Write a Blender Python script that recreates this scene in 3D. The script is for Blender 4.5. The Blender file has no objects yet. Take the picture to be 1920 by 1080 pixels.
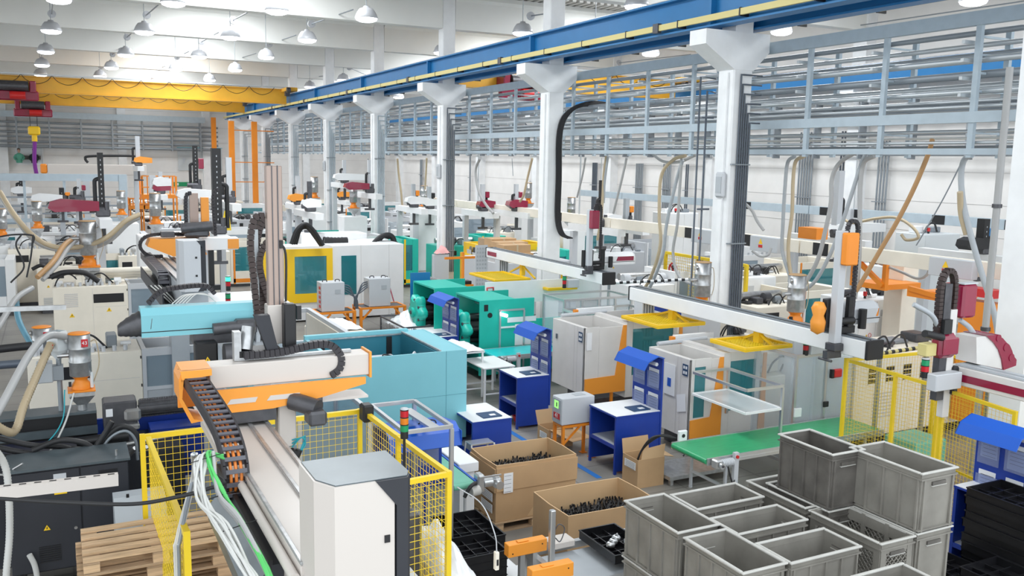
import bpy, math, random
from mathutils import Vector, Matrix
random.seed(7)
C = bpy.context.scene.collection
SC = bpy.context.scene
# ---------------------------------------------------------------- camera
CAM_H = 5.0
F_PX = 1679.1
YAW, PITCH, ROLL = 0.47258265, 0.1406657, -0.01819488
_f = Vector((math.sin(YAW)*math.cos(PITCH), math.cos(YAW)*math.cos(PITCH), -math.sin(PITCH)))
_r = Vector((math.cos(YAW), -math.sin(YAW), 0))
_d = _f.cross(_r)
CR = _r*math.cos(ROLL) + _d*math.sin(ROLL)
CD = -_r*math.sin(ROLL) + _d*math.cos(ROLL)
cam_data = bpy.data.cameras.new('camera')
cam = bpy.data.objects.new('camera', cam_data); C.objects.link(cam)
cam_data.sensor_width = 36; cam_data.lens = F_PX*36/1920
cam_data.clip_start = 0.05; cam_data.clip_end = 300
_up = -CD; _bk = -_f
cam.matrix_world = Matrix(((CR.x, _up.x, _bk.x, 0), (CR.y, _up.y, _bk.y, 0), (CR.z, _up.z, _bk.z, CAM_H), (0, 0, 0, 1)))
SC.camera = cam

def at(px, py, z=None, X=None, Y=None):
    """world point seen at a pixel of the photograph, on the plane z=, X= or Y="""
    d = CR*((px-960)/F_PX) + CD*((py-540)/F_PX) + _f
    if z is not None: t = (z-CAM_H)/d.z
    elif X is not None: t = X/d.x
    else: t = Y/d.y
    return Vector((d.x*t, d.y*t, d.z*t+CAM_H))

# ---------------------------------------------------------------- world, exposure
w = bpy.data.worlds.new('overcast_sky'); SC.world = w; w.use_nodes = True
w.node_tree.nodes['Background'].inputs[0].default_value = (0.90, 0.96, 1.0, 1)
w.node_tree.nodes['Background'].inputs[1].default_value = 1.2
SC.view_settings.view_transform = 'Standard'
SC.view_settings.look = 'None'
SC.view_settings.gamma = 1
SC.view_settings.use_curve_mapping = False
SC.view_settings.exposure = 0.82

def bay_light(x, y, z, sx, sy, p):
    l = bpy.data.lights.new('skylight_daylight', 'AREA'); l.shape = 'RECTANGLE'; l.size = sx; l.size_y = sy; l.energy = p
    l.color = (0.95, 0.98, 1.0)
    o = bpy.data.objects.new('skylight_daylight', l); C.objects.link(o); o.location = (x, y, z)
for yy in (11.4, 19.4, 27.4, 35.4, 43.4, 51.4, 59.4, 67.4):      # daylight falling through the roof lights
    bay_light(6.0, yy, 10.9, 3.0, 5.0, 170 if yy < 12 else 330)
    bay_light(19.5, yy, 10.9, 3.0, 5.0, 150 if yy < 12 else 330)

# ---------------------------------------------------------------- materials
M = {}
def mat(name, col, rough=0.5, metal=0.0, var=0.0, scale=6.0, bump=0.0, emit=None, estr=0, alpha=1, trans=0, stretch=None, coat=0):
    m = bpy.data.materials.new(name); m.use_nodes = True; nt = m.node_tree; b = nt.nodes['Principled BSDF']
    b.inputs['Base Color'].default_value = (*col, 1); b.inputs['Roughness'].default_value = rough
    b.inputs['Metallic'].default_value = metal; b.inputs['Alpha'].default_value = alpha
    b.inputs['Transmission Weight'].default_value = trans
    b.inputs['Coat Weight'].default_value = coat
    if emit: b.inputs['Emission Color'].default_value = (*emit, 1); b.inputs['Emission Strength'].default_value = estr
    if var or bump:
        tc = nt.nodes.new('ShaderNodeTexCoord'); mp = nt.nodes.new('ShaderNodeMapping'); nz = nt.nodes.new('ShaderNodeTexNoise')
        nz.inputs['Scale'].default_value = scale; nz.inputs['Detail'].default_value = 5
        if stretch: mp.inputs['Scale'].default_value = stretch
        nt.links.new(tc.outputs['Object'], mp.inputs[0]); nt.links.new(mp.outputs[0], nz.inputs[0])
        if var:
            cr = nt.nodes.new('ShaderNodeValToRGB')
            cr.color_ramp.elements[0].position = 0.3; cr.color_ramp.elements[1].position = 0.7
            cr.color_ramp.elements[0].color = tuple(max(0, c*(1-var)) for c in col)+(1,)
            cr.color_ramp.elements[1].color = tuple(min(1, c*(1+var*0.6)) for c in col)+(1,)
            nt.links.new(nz.outputs[0], cr.inputs[0]); nt.links.new(cr.outputs[0], b.inputs['Base Color'])
        if bump:
            bp = nt.nodes.new('ShaderNodeBump'); bp.inputs['Strength'].default_value = bump; bp.inputs['Distance'].default_value = 0.02
            nt.links.new(nz.outputs[0], bp.inputs['Height']); nt.links.new(bp.outputs[0], b.inputs['Normal'])
    M[name] = m; return m
def thin_glass(name, col, alpha, rough=0.05):
    m = bpy.data.materials.new(name); m.use_nodes = True; nt = m.node_tree; nt.nodes.clear()
    o = nt.nodes.new('ShaderNodeOutputMaterial'); mx = nt.nodes.new('ShaderNodeMixShader'); t = nt.nodes.new('ShaderNodeBsdfTransparent')
    p = nt.nodes.new('ShaderNodeBsdfPrincipled'); p.inputs['Base Color'].default_value = (*col, 1); p.inputs['Roughness'].default_value = rough
    t.inputs[0].default_value = tuple(0.6+0.4*c for c in col)+(1,)
    mx.inputs[0].default_value = alpha
    nt.links.new(t.outputs[0], mx.inputs[1]); nt.links.new(p.outputs[0], mx.inputs[2]); nt.links.new(mx.outputs[0], o.inputs[0]); M[name] = m
mat('wall_white', (.82, .80, .78), .7, var=.05, scale=1.2)
mat('panel_line', (.60, .58, .57), .7)
mat('concrete_white', (.84, .85, .86), .75, var=.06, scale=2.5)
mat('deck', (.50, .48, .45), .6, var=.06, scale=3)
mat('ceiling_white', (.80, .80, .77), .8, var=.04, scale=.7)
mat('white_paint', (.84, .85, .86), .4, var=.03, scale=3)
mat('cream_paint', (.86, .80, .69), .42, var=.04, scale=3)
mat('warm_white', (.70, .68, .66), .42, var=.05, scale=3)
mat('robot_cream', (.62, .57, .53), .38)
mat('grey_paint', (.42, .45, .48), .45, var=.04, scale=4)
mat('light_grey', (.55, .57, .60), .45)
mat('chain_rung_sheen', (.11, .11, .13), .4)  # reflection on the dark chain's rungs, put into a lighter grey
mat('blue_grey', (.44, .52, .58), .45, var=.06, scale=5)
mat('pipe_grey', (.27, .30, .33), .4, .3)
mat('dark_pipe', (.10, .12, .15), .4, .2)
mat('pipe_silver', (.55, .58, .60), .35, .5)
mat('alu', (.62, .63, .64), .32, .75)
mat('steel', (.55, .55, .55), .3, .85, var=.15, scale=8)
mat('galv', (.50, .51, .52), .35, .7, var=.2, scale=14)
mat('dark_steel', (.10, .10, .11), .4, .5, var=.2, scale=10)
mat('black', (.012, .012, .014), .45)
mat('black_gloss', (.012, .012, .014), .18)
mat('rubber', (.018, .018, .02), .55)
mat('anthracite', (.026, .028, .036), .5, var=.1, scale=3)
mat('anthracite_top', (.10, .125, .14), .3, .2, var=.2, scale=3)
mat('crane_yellow', (.86, .46, .04), .4, var=.06, scale=2)
mat('fence_yellow', (.85, .60, .02), .4, var=.04, scale=3)
mat('machine_yellow', (.95, .60, .015), .4)
mat('pale_yellow', (.66, .57, .24), .45)
mat('orange', (.86, .27, .02), .4, var=.04, scale=3)
mat('robot_orange', (.88, .33, .04), .38)
mat('runway_blue', (.012, .17, .42), .4, var=.06, scale=2)
mat('bench_blue', (.010, .045, .33), .4, var=.08, scale=3)
mat('hood_blue', (.012, .10, .52), .35)
mat('tape_blue', (.02, .16, .50), .5)
mat('cyan_paint', (.22, .55, .63), .42, var=.03, scale=2)
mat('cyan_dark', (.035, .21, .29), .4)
mat('navy', (.02, .06, .14), .4)
mat('teal_paint', (.015, .50, .40), .38, var=.05, scale=4)
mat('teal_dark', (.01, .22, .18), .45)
mat('belt_green', (.035, .36, .15), .35, var=.12, scale=5, stretch=(1, 4, 1))
mat('belt_cyan', (.02, .56, .58), .35, var=.08, scale=5)
mat('belt_mint', (.16, .46, .33), .4, var=.08, scale=5)
mat('maroon', (.27, .010, .045), .25, coat=.4)
mat('red', (.60, .02, .02), .35)
mat('signal_green', (.01, .30, .12), .3)
mat('signal_red', (.55, .01, .02), .3)
mat('signal_amber', (.75, .22, .01), .3)
mat('signal_green_lit', (.02, .6, .25), .3, emit=(.05, .9, .4), estr=1.2)
mat('purple', (.22, .02, .30), .5)
mat('card', (.50, .32, .17), .75, var=.08, scale=2.5, bump=.1)
mat('card_in', (.60, .40, .22), .75, var=.05, scale=2.5)
mat('wood', (.58, .40, .24), .7, var=.25, scale=4, stretch=(1, 9, 9), bump=.1)
mat('wood_dark', (.42, .29, .18), .75, var=.3, scale=5, stretch=(1, 9, 9), bump=.1)
mat('paper', (.82, .83, .85), .6)
mat('print_ink', (.08, .08, .10), .6)
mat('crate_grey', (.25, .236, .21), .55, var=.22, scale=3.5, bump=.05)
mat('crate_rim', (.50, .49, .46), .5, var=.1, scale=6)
mat('crate_dark', (.13, .12, .108), .5, var=.3, scale=5)
mat('tray_black', (.010, .010, .012), .28, var=.2, scale=6)
mat('hose_grey', (.42, .42, .42), .45)
mat('hose_beige', (.52, .42, .28), .5)
mat('hose_tan', (.48, .28, .13), .5)
mat('hose_blue', (.12, .30, .40), .45)
mat('cable_white', (.62, .62, .60), .5)
mat('cable_green', (.10, .55, .14), .5)
mat('cable_teal', (.02, .35, .42), .5)
mat('cable_orange', (.80, .25, .05), .5)
mat('chain_dark', (.028, .025, .03), .5)
mat('chain_brown', (.035, .02, .018), .45)
mat('mast_tan', (.38, .29, .25), .35, .3)
mat('plastic_clear', (.75, .78, .80), .3)
mat('skin', (.55, .33, .24), .6)
mat('shirt_dark', (.02, .03, .03), .8)
mat('shirt_green', (.10, .35, .25), .8)
mat('lamp_glow', (1, 1, 1), .5, emit=(.90, .90, 1.0), estr=5)
mat('tube_glow', (1, 1, 1), .5, emit=(1, 1, 1), estr=3)
mat('screen_glow', (.1, .5, .1), .4, emit=(.35, .8, .2), estr=.6)
mat('lamp_shell', (.52, .53, .56), .4, .1)
mat('poly', (.70, .74, .76), .25)
thin_glass('clear_pane', (.80, .86, .90), .22)
thin_glass('grey_pane', (.42, .52, .60), .42)
thin_glass('teal_pane', (.05, .33, .38), .46)
thin_glass('roof_pane', (.95, .98, 1.0), .12, .3)
thin_glass('film', (.80, .84, .86), .55, .15)
thin_glass('pocket', (.45, .52, .75), .30, .1)

def brick_floor():
    m = bpy.data.materials.new('concrete_floor'); m.use_nodes = True; nt = m.node_tree; b = nt.nodes['Principled BSDF']
    tc = nt.nodes.new('ShaderNodeTexCoord'); n1 = nt.nodes.new('ShaderNodeTexNoise'); n1.inputs['Scale'].default_value = .9; n1.inputs['Detail'].default_value = 8
    n2 = nt.nodes.new('ShaderNodeTexBrick'); n2.inputs['Scale'].default_value = .35; n2.inputs['Mortar Size'].default_value = .006
    n2.offset = 0; n2.inputs['Color1'].default_value = (.26, .25, .235, 1); n2.inputs['Color2'].default_value = (.29, .28, .26, 1); n2.inputs['Mortar'].default_value = (.19, .18, .17, 1)
    mx = nt.nodes.new('ShaderNodeMixRGB'); mx.blend_type = 'MULTIPLY'; mx.inputs[0].default_value = .8
    cr = nt.nodes.new('ShaderNodeValToRGB'); cr.color_ramp.elements[0].position = .3; cr.color_ramp.elements[0].color = (.68, .67, .66, 1); cr.color_ramp.elements[1].position = .7; cr.color_ramp.elements[1].color = (1.1, 1.08, 1.05, 1)
    nt.links.new(tc.outputs['Object'], n1.inputs[0]); nt.links.new(tc.outputs['Object'], n2.inputs[0]); nt.links.new(n1.outputs[0], cr.inputs[0])
    nt.links.new(n2.outputs[0], mx.inputs[1]); nt.links.new(cr.outputs[0], mx.inputs[2]); nt.links.new(mx.outputs[0], b.inputs['Base Color']); b.inputs['Roughness'].default_value = .42
    M['floor'] = m
brick_floor()

# ---------------------------------------------------------------- mesh helpers
JIT = [0]
def _jit(d):
    # each piece differs by a fraction of a millimetre, so that touching faces never coincide
    JIT[0] += 1; return min(.00045*(JIT[0] % 7), .07*d)
class MB:
    def __init__(s, m='white_paint'): s.v = []; s.f = []; s.mi = []; s.ms = []; s.sm = []; s.cur = None; s.use(m)
    def use(s, m):
        if m not in s.ms: s.ms.append(m)
        s.cur = s.ms.index(m); return s
    def poly(s, pts, smooth=False):
        n = len(s.v); s.v += [tuple(p) for p in pts]; s.f.append(tuple(range(n, n+len(pts)))); s.mi.append(s.cur); s.sm.append(smooth); return s
    def idx(s, verts, faces, smooth=False):
        n = len(s.v); s.v += [tuple(p) for p in verts]
        for f in faces: s.f.append(tuple(i+n for i in f)); s.mi.append(s.cur); s.sm.append(smooth)
        return s
    def box(s, x0, x1, y0, y1, z0, z1, bev=0.0):
        if x0 > x1: x0, x1 = x1, x0
        if y0 > y1: y0, y1 = y1, y0
        if z0 > z1: z0, z1 = z1, z0
        e = _jit(min(x1-x0, y1-y0, z1-z0)); x0 += e; x1 -= e; y0 += e; y1 -= e; z1 -= e; z0 += (e if z0 > .003 else 0)
        b = min(bev, (x1-x0)*.45, (y1-y0)*.45, (z1-z0)*.45)
        if b <= 0:
            V = [(x0,y0,z0),(x1,y0,z0),(x1,y1,z0),(x0,y1,z0),(x0,y0,z1),(x1,y0,z1),(x1,y1,z1),(x0,y1,z1)]
            return s.idx(V, [(0,3,2,1),(4,5,6,7),(0,1,5,4),(1,2,6,5),(2,3,7,6),(3,0,4,7)])
        # chamfered box: three vertices per corner
        V = []; I = {}
        for a, X in enumerate((x0, x1)):
            for c, Y in enumerate((y0, y1)):
                for e, Z in enumerate((z0, z1)):
                    sx = b if a == 0 else -b; sy = b if c == 0 else -b; sz = b if e == 0 else -b
                    I[a,c,e] = len(V); V += [(X, Y+sy, Z+sz), (X+sx, Y, Z+sz), (X+sx, Y+sy, Z)]
        F = []
        for a in (0, 1): F.append([I[a,0,0], I[a,1,0], I[a,1,1], I[a,0,1]])
        for c in (0, 1): F.append([I[0,c,0]+1, I[1,c,0]+1, I[1,c,1]+1, I[0,c,1]+1])
        for e in (0, 1): F.append([I[0,0,e]+2, I[1,0,e]+2, I[1,1,e]+2, I[0,1,e]+2])
        for k in I: F.append([I[k], I[k]+1, I[k]+2])
        for c in (0, 1):
            for e in (0, 1): F.append([I[0,c,e]+1, I[1,c,e]+1, I[1,c,e]+2, I[0,c,e]+2])
        for a in (0, 1):
            for e in (0, 1): F.append([I[a,0,e], I[a,1,e], I[a,1,e]+2, I[a,0,e]+2])
            for c in (0, 1): F.append([I[a,c,0], I[a,c,1], I[a,c,1]+1, I[a,c,0]+1])
        cx = Vector(((x0+x1)/2, (y0+y1)/2, (z0+z1)/2)); G = []
        for f in F:
            p = [Vector(V[i]) for i in f]; n = (p[1]-p[0]).cross(p[2]-p[0]); c = sum(p, Vector())/len(p)
            G.append(tuple(f) if n.dot(c-cx) > 0 else tuple(reversed(f)))
        return s.idx(V, G)
    def cyl(s, p0, p1, r, r2=None, n=12, caps=True, smooth=True):
        p0 = Vector(p0); p1 = Vector(p1); r2 = r if r2 is None else r2; a = (p1-p0).normalized()
        u = a.cross(Vector((0,0,1))) if abs(a.z) < .9 else a.cross(Vector((1,0,0))); u.normalize(); v = a.cross(u)
        V = []
        for P, R in ((p0, r), (p1, r2)):
            for i in range(n): t = 2*math.pi*i/n; V.append(P+(u*math.cos(t)+v*math.sin(t))*R)
        s.idx(V, [(i, i+n, (i+1)%n+n, (i+1)%n) for i in range(n)], smooth)
        if caps: s.poly([V[i] for i in range(n)]); s.poly([V[n+i] for i in reversed(range(n))])
        return s
    def tube(s, pts, r, n=8, sub=6, smooth=True):
        P = [Vector(p) for p in pts]
        if sub > 1 and len(P) > 2:
            Q = [P[0]*2-P[1]]+P+[P[-1]*2-P[-2]]; R = []
            for i in range(1, len(Q)-2):
                for k in range(sub):
                    t = k/sub; a, b, c, d = Q[i-1], Q[i], Q[i+1], Q[i+2]
                    R.append(.5*((2*b)+(c-a)*t+(2*a-5*b+4*c-d)*t*t+(3*b-a-3*c+d)*t**3))
            R.append(P[-1]); P = R
        V = []; u = None; m = len(P)
        for i, p in enumerate(P):
            a = (P[min(i+1, m-1)]-P[max(i-1, 0)]).normalized()
            if u is None: u = a.cross(Vector((0,0,1))) if abs(a.z) < .9 else a.cross(Vector((1,0,0)))
            else: u = u-a*u.dot(a)
            u.normalize(); v = a.cross(u)
            for k in range(n): t = 2*math.pi*k/n; V.append(p+(u*math.cos(t)+v*math.sin(t))*r)
        F = [(i*n+k, (i+1)*n+k, (i+1)*n+(k+1)%n, i*n+(k+1)%n) for i in range(m-1) for k in range(n)]
        s.idx(V, F, smooth); s.poly([V[k] for k in range(n)]); s.poly([V[(m-1)*n+k] for k in reversed(range(n))]); return s
    def lathe(s, prof, o=(0,0,0), n=20, smooth=True):
        V = []; m = len(prof)
        for r, z in prof:
            for k in range(n): t = 2*math.pi*k/n; V.append((o[0]+r*math.cos(t), o[1]+r*math.sin(t), o[2]+z))
        return s.idx(V, [(i*n+k, i*n+(k+1)%n, (i+1)*n+(k+1)%n, (i+1)*n+k) for i in range(m-1) for k in range(n)], smooth)
    def prism(s, poly, axis, a, b):
        """poly = 2D points in the two other axes, extruded a..b along axis"""
        def P(p, t): return (t, p[0], p[1]) if axis == 'x' else ((p[0], t, p[1]) if axis == 'y' else (p[0], p[1], t))
        n = len(poly); V = [P(p, a) for p in poly]+[P(p, b) for p in poly]
        ar = sum(poly[i][0]*poly[(i+1)%n][1]-poly[(i+1)%n][0]*poly[i][1] for i in range(n))
        fl = (ar > 0) ^ (axis == 'y') ^ (b < a)
        F = [(i, (i+1)%n, (i+1)%n+n, i+n) for i in range(n)]+[tuple(reversed(range(n))), tuple(range(n, 2*n))]
        if not fl: F = [tuple(reversed(f)) for f in F]
        return s.idx(V, F)
    def bar(s, p0, p1, w, h=None):
        """square bar between two points"""
        p0 = Vector(p0); p1 = Vector(p1); h = w if h is None else h; a = (p1-p0).normalized(); e = _jit(min(w, h)); w -= 2*e; h -= 2*e; p0 = p0+a*e; p1 = p1-a*e
        u = a.cross(Vector((0,0,1))) if abs(a.z) < .95 else Vector((1,0,0)); u.normalize(); v = u.cross(a)
        V = [P+u*(w/2*i)+v*(h/2*j) for P in (p0, p1) for i, j in ((-1,-1),(1,-1),(1,1),(-1,1))]
        return s.idx(V, [(3,2,1,0),(4,5,6,7),(0,1,5,4),(1,2,6,5),(2,3,7,6),(3,0,4,7)])
    def grid(s, o, du, dv, nu, nv, r, th=None):
        """wire mesh: o origin, du/dv full edge vectors"""
        o = Vector(o); du = Vector(du); dv = Vector(dv)
        for i in range(nu+1): s.bar(o+du*(i/nu), o+du*(i/nu)+dv, r)
        for j in range(nv+1): s.bar(o+dv*(j/nv), o+dv*(j/nv)+du, r)
        return s
    def mesh(s, name, org=(0,0,0)):
        me = bpy.data.meshes.new(name); o = org
        me.from_pydata([(x-o[0], y-o[1], z-o[2]) for x, y, z in s.v], [], s.f)
        for m in s.ms: me.materials.append(M[m])
        me.polygons.foreach_set('material_index', s.mi); me.polygons.foreach_set('use_smooth', s.sm); me.update(); return me

ORG = {}
def part(name, mb, parent, label=None, stuff=False):
    g = ORG[parent.name]
    o = bpy.data.objects.new(name, mb.mesh(name, g)); C.objects.link(o); o.parent = parent; ORG[o.name] = g
    if label: o['label'] = label
    if stuff: o['kind'] = 'stuff'
    return o
def thing(name, label, cat, org=(0,0,0), group=None):
    o = bpy.data.objects.new(name, None); C.objects.link(o); o.location = org; o.empty_display_size = .2; ORG[o.name] = tuple(org)
    o['label'] = label; o['category'] = cat
    if group: o['group'] = group
    return o
def single(name, mb, label, cat, org=(0,0,0), group=None, kind=None):
    o = bpy.data.objects.new(name, mb.mesh(name, org)); C.objects.link(o); o.location = org; ORG[o.name] = tuple(org)
    o['label'] = label; o['category'] = cat
    if group: o['group'] = group
    if kind: o['kind'] = kind
    return o
def struct(name, mb):
    o = bpy.data.objects.new(name, mb.mesh(name)); C.objects.link(o); o['kind'] = 'structure'; ORG[o.name] = (0,0,0); return o
def dup(root, loc, label, rotz=0.0, group=None):
    def cp(o, par):
        c = o.copy(); C.objects.link(c); ORG[c.name] = ORG[o.name]
        if par: c.parent = par
        for ch in o.children: cp(ch, c)
        return c
    r = cp(root, None); r.location = loc; r.rotation_euler = (0, 0, rotz); r['label'] = label
    if group: r['group'] = group
    return r
_fc = {}
def text(name, s, parent, pos, size, mt, face='-y', depth=.002):
    """real lettering as a mesh part standing on a surface that faces '-y', '-x' or '+z'"""
    cu = bpy.data.curves.new('t', 'FONT'); cu.body = s; cu.size = size; cu.extrude = depth; cu.align_x = 'CENTER'; cu.align_y = 'CENTER'
    o = bpy.data.objects.new('t', cu); C.objects.link(o)
    me = bpy.data.meshes.new_from_object(o.evaluated_get(bpy.context.evaluated_depsgraph_get()))
    bpy.data.objects.remove(o); me.name = name
    me.materials.clear(); me.materials.append(M[mt])
    R = {'-y': Matrix.Rotation(math.pi/2, 4, 'X'), '-x': Matrix.Rotation(-math.pi/2, 4, 'Z') @ Matrix.Rotation(math.pi/2, 4, 'X'), '+z': Matrix.Identity(4)}[face]
    me.transform(R); t = bpy.data.objects.new(name, me); C.objects.link(t); t.parent = parent; g = ORG[parent.name]
    t.location = (pos[0]-g[0], pos[1]-g[1], pos[2]-g[2]); ORG[t.name] = g
    return t
# ================================================================= THE HALL
COLX = 13.17
COLY = [15.4+8.0*k for k in range(8)]
ALLY = [7.4]+COLY
BACK = 77.0
b = MB('floor'); b.box(-25, 27, -4, BACK, -.2, 0); struct('floor', b)
# back wall: sandwich panels with joint lines and pilasters
b = MB('wall_white'); b.box(-25, 27, BACK, BACK+.3, 0, 12)
b.use('panel_line')
for z in (1.2, 2.4, 3.6, 4.8, 6, 7.2, 8.4): b.box(-25, 27, BACK-.012, BACK, z, z+.02)
struct('wall_back', b)
for i, x in enumerate((-9.5, -3.5, 4.6, 10.9, 19)):
    b = MB('concrete_white'); b.box(x, x+.6, BACK-.35, BACK, 0, 11); struct('trim_%d' % (i+1), b)
WX = 26.0
b = MB('wall_white'); b.box(WX, WX+.3, -4, BACK, 0, 12); b.use('panel_line')
for z in (.9, 1.9, 2.9, 3.9, 4.9, 5.9, 6.9, 9.2): b.box(WX-.012, WX, -4, BACK, z, z+.02)
struct('wall_right', b)
for i, y in enumerate([-.6]+ALLY):
    b = MB('concrete_white'); b.box(WX-.45, WX, y-.3, y+.3, 0, 11); b.box(WX-.95, WX-.4, y-.3, y+.3, 7.3, 7.75)
    b.prism([(WX-.95, 7.3), (WX-.45, 6.8), (WX-.45, 7.3)], 'y', y-.3, y+.3); struct('trim_%d' % (i+6), b)
# roof: corrugated deck on deep white concrete beams, with roof lights over both bays
b = MB('deck')
LX = [(4.5, 8.2), (17.5, 21.2)]
xs = [-25]+[v for p in LX for v in p]+[27]
def deck(x0, x1, y0, y1):
    n = max(1, int((x1-x0)/.3)); 
    for i in range(n):
        a = x0+(x1-x0)*i/n; d = (x1-x0)/n
        b.poly([(a, y0, 11.0), (a, y1, 11.0), (a+d*.45, y1, 11.0), (a+d*.45, y0, 11.0)])
        b.poly([(a+d*.45, y0, 11.0), (a+d*.45, y1, 11.0), (a+d*.55, y1, 11.14), (a+d*.55, y0, 11.14)])
        b.poly([(a+d*.55, y0, 11.14), (a+d*.55, y1, 11.14), (a+d*.9, y1, 11.14), (a+d*.9, y0, 11.14)])
        b.poly([(a+d*.9, y0, 11.14), (a+d*.9, y1, 11.14), (a+d, y1, 11.0), (a+d, y0, 11.0)])
for i in range(0, len(xs), 2): deck(xs[i], xs[i+1], 5.5, BACK)
for x0, x1 in LX:
    for y in ALLY: deck(x0, x1, y-1.2, y+1.2)
struct('ceiling', b)
wn = 1
for x0, x1 in LX:
    for y in ALLY[1:]:
        b = MB('roof_pane'); b.box(x0, x1, y-6.8, y-1.2, 11.3, 11.32); b.use('concrete_white')
        for k in range(8): b.box(x0+(x1-x0)*k/7-.025, x0+(x1-x0)*k/7+.025, y-6.8, y-1.2, 11.2, 11.3)
        b.box(x0-.1, x0, y-6.8, y-1.2, 11.0, 11.4); b.box(x1, x1+.1, y-6.8, y-1.2, 11.0, 11.4)
        struct('window_%d' % wn, b); wn += 1
BZ = 9.75
bi = 0
for y in ALLY+[y for y in ()]:
    for x0, x1 in ((-25, COLX-.25), (COLX+.25, WX)):
        b = MB('ceiling_white'); b.prism([(y-.22, BZ), (y+.22, BZ), (y+.22, 10.75), (y+.34, 10.85), (y+.34, 11), (y-.34, 11), (y-.34, 10.85), (y-.22, 10.75)], 'x', x0, x1)
        o = single('roof_beam', b, 'white concrete roof beam spanning the %s bay over the machine hall' % ('left' if x0 < 0 else 'right'), 'roof beam', group='roof beams of the %s bay' % ('left' if x0 < 0 else 'right'))
        o['kind'] = 'structure'; 
        for k in ('label', 'category', 'group'):
            if k in o: del o[k]
        o.name = 'trim_%d' % (bi+20); bi += 1
# ---- columns with corbels and rising conduits
ordn = ['nearest', 'second', 'third', 'fourth', 'fifth', 'sixth', 'seventh', 'eighth']
for k, y in enumerate(COLY):
    X = COLX; c = MB('concrete_white')
    c.box(X-.26, X+.26, y-.26, y+.26, 0, 7.5, .03); c.box(X-.24, X+.24, y-.24, y+.24, 7.5, 11, .02)
    c.prism([(X-.26, 7.0), (X+.26, 7.0), (X+.67, 7.40), (X+.67, 7.78), (X-1.05, 7.78), (X-1.05, 7.48)], 'y', y-.27, y+.27)
    t = thing('concrete_column', 'white concrete column with crane corbels, %s from the viewer in the row' % ordn[k], 'column', (X, y, 0), 'row of white concrete columns')
    part('shaft', c, t)
    # square trunking / downpipe on the left face
    d = MB('concrete_white'); d.box(X-.31, X-.26, y-.12, y+.02, .2, 6.95); part('cable_duct', d, t)
    n = (6, 3, 5, 5, 5, 4, 4, 3)[k]
    xs_ = [X-.12+.36*(i+.5)/n for i in range(n)]
    for i, xx in enumerate(xs_):
        if k == 1: break
        zt = 6.9-.2*i
        m = 'dark_pipe' if k in (0, 2, 6) else 'pipe_grey'
        if k in (3, 4, 5): m = 'blue_grey'
        p = MB(m); p.tube([(xx, y-.30, .8), (xx, y-.30, zt-.06), (xx, y-.30, zt), (xx+.06, y-.30, zt), (X+.48, y-.30, zt)], .02, 6, 1)
        part('conduit', p, t)
    if k == 1:
        for i in range(5):
            p = MB('rubber'); xx = X+.03+.04*i
            p.tube([(X+2.2, y-.2, 6.75-.03*i), (X+1.2, y-.25, 6.8-.03*i), (xx+.35, y-.3, 6.5), (xx, y-.32, 5.9), (xx, y-.32, 4.5), (xx, y-.32, 3.4), (xx+.1, y-.4, 2.9), (xx+.4, y-.4, 2.75)], .022, 6, 5); part('cable', p, t)
    if k != 1:
        for zc in (1.6, 3.3, 5.0):
            p = MB('pipe_grey'); p.box(X-.25, X+.25, y-.34, y-.27, zc, zc+.03); part('clamp_bar', p, t)
    if k in (0, 2, 4):
        p = MB('light_grey'); p.box(X-.38, X-.26, y-.22, y+.06, 4.3, 4.85, .04); p.use('grey_paint'); p.box(X-.39, X-.38, y-.17, y+.01, 4.4, 4.75); part('junction_box', p, t, 'oval grey housing on column flank')
# end column at the right edge
b = MB('concrete_white'); b.box(12.52, 13.0, 8.0, 8.5, 0, 9); 
t = thing('concrete_column', 'white concrete column cut by the right edge of the photo behind grey pipes', 'column', (12.76, 8.25, 0), 'row of white concrete columns'); part('shaft', b, t)
# pair of dark risers left of the nearest column
t = thing('riser_pipes', 'two thin dark riser pipes left of the nearest column', 'pipes', (12.75, 15.9, 0))
for q in range(2): b = MB('dark_pipe'); b.tube([(12.72+.1*q, 16.0-.12*q, .5), (12.72+.1*q, 16.0-.12*q, 6.9-.3*q), (13.3, 16.2, 6.9-.3*q)], .022, 6, 1); part('pipe', b, t)
for z in (2, 4, 6): b = MB('dark_pipe'); b.box(12.68, 13.0, 15.84, 15.88, z, z+.04); part('clamp_bar', b, t)
# ---- runway beams
def runway(x, y0, y1, label, z0=7.86, m='runway_blue', rail=True, joints=True):
    t = thing('crane_runway_beam', label, 'crane beam', (x, y0, z0), 'blue crane runway beams')
    b = MB(m); h = .74
    b.prism([(x-.17, z0), (x+.17, z0), (x+.17, z0+.04), (x+.02, z0+.05), (x+.02, z0+h-.05), (x+.17, z0+h-.04), (x+.17, z0+h), (x-.17, z0+h), (x-.17, z0+h-.04), (x-.02, z0+h-.05), (x-.02, z0+.05), (x-.17, z0+.04)], 'y', y0, y1)
    part('beam', b, t)
    r = MB('steel'); r.box(x-.03, x+.03, y0, y1, z0+h, z0+h+.06); part('rail', r, t)
    if joints:
        for y in ALLY:
            s = MB(m); s.box(x-.16, x-.02, y-.05, y+.05, z0+.04, z0+h-.04); part('stiffener', s, t)
    return t
runway(12.55, 3, 75, 'blue steel crane runway beam along the left side of the column row')
runway(13.6, 3, 75, 'blue steel crane runway beam along the right side of the column row')
runway(25.1, 0, 75, 'blue steel crane runway beam on the far right wall', 7.75, joints=False)
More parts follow.
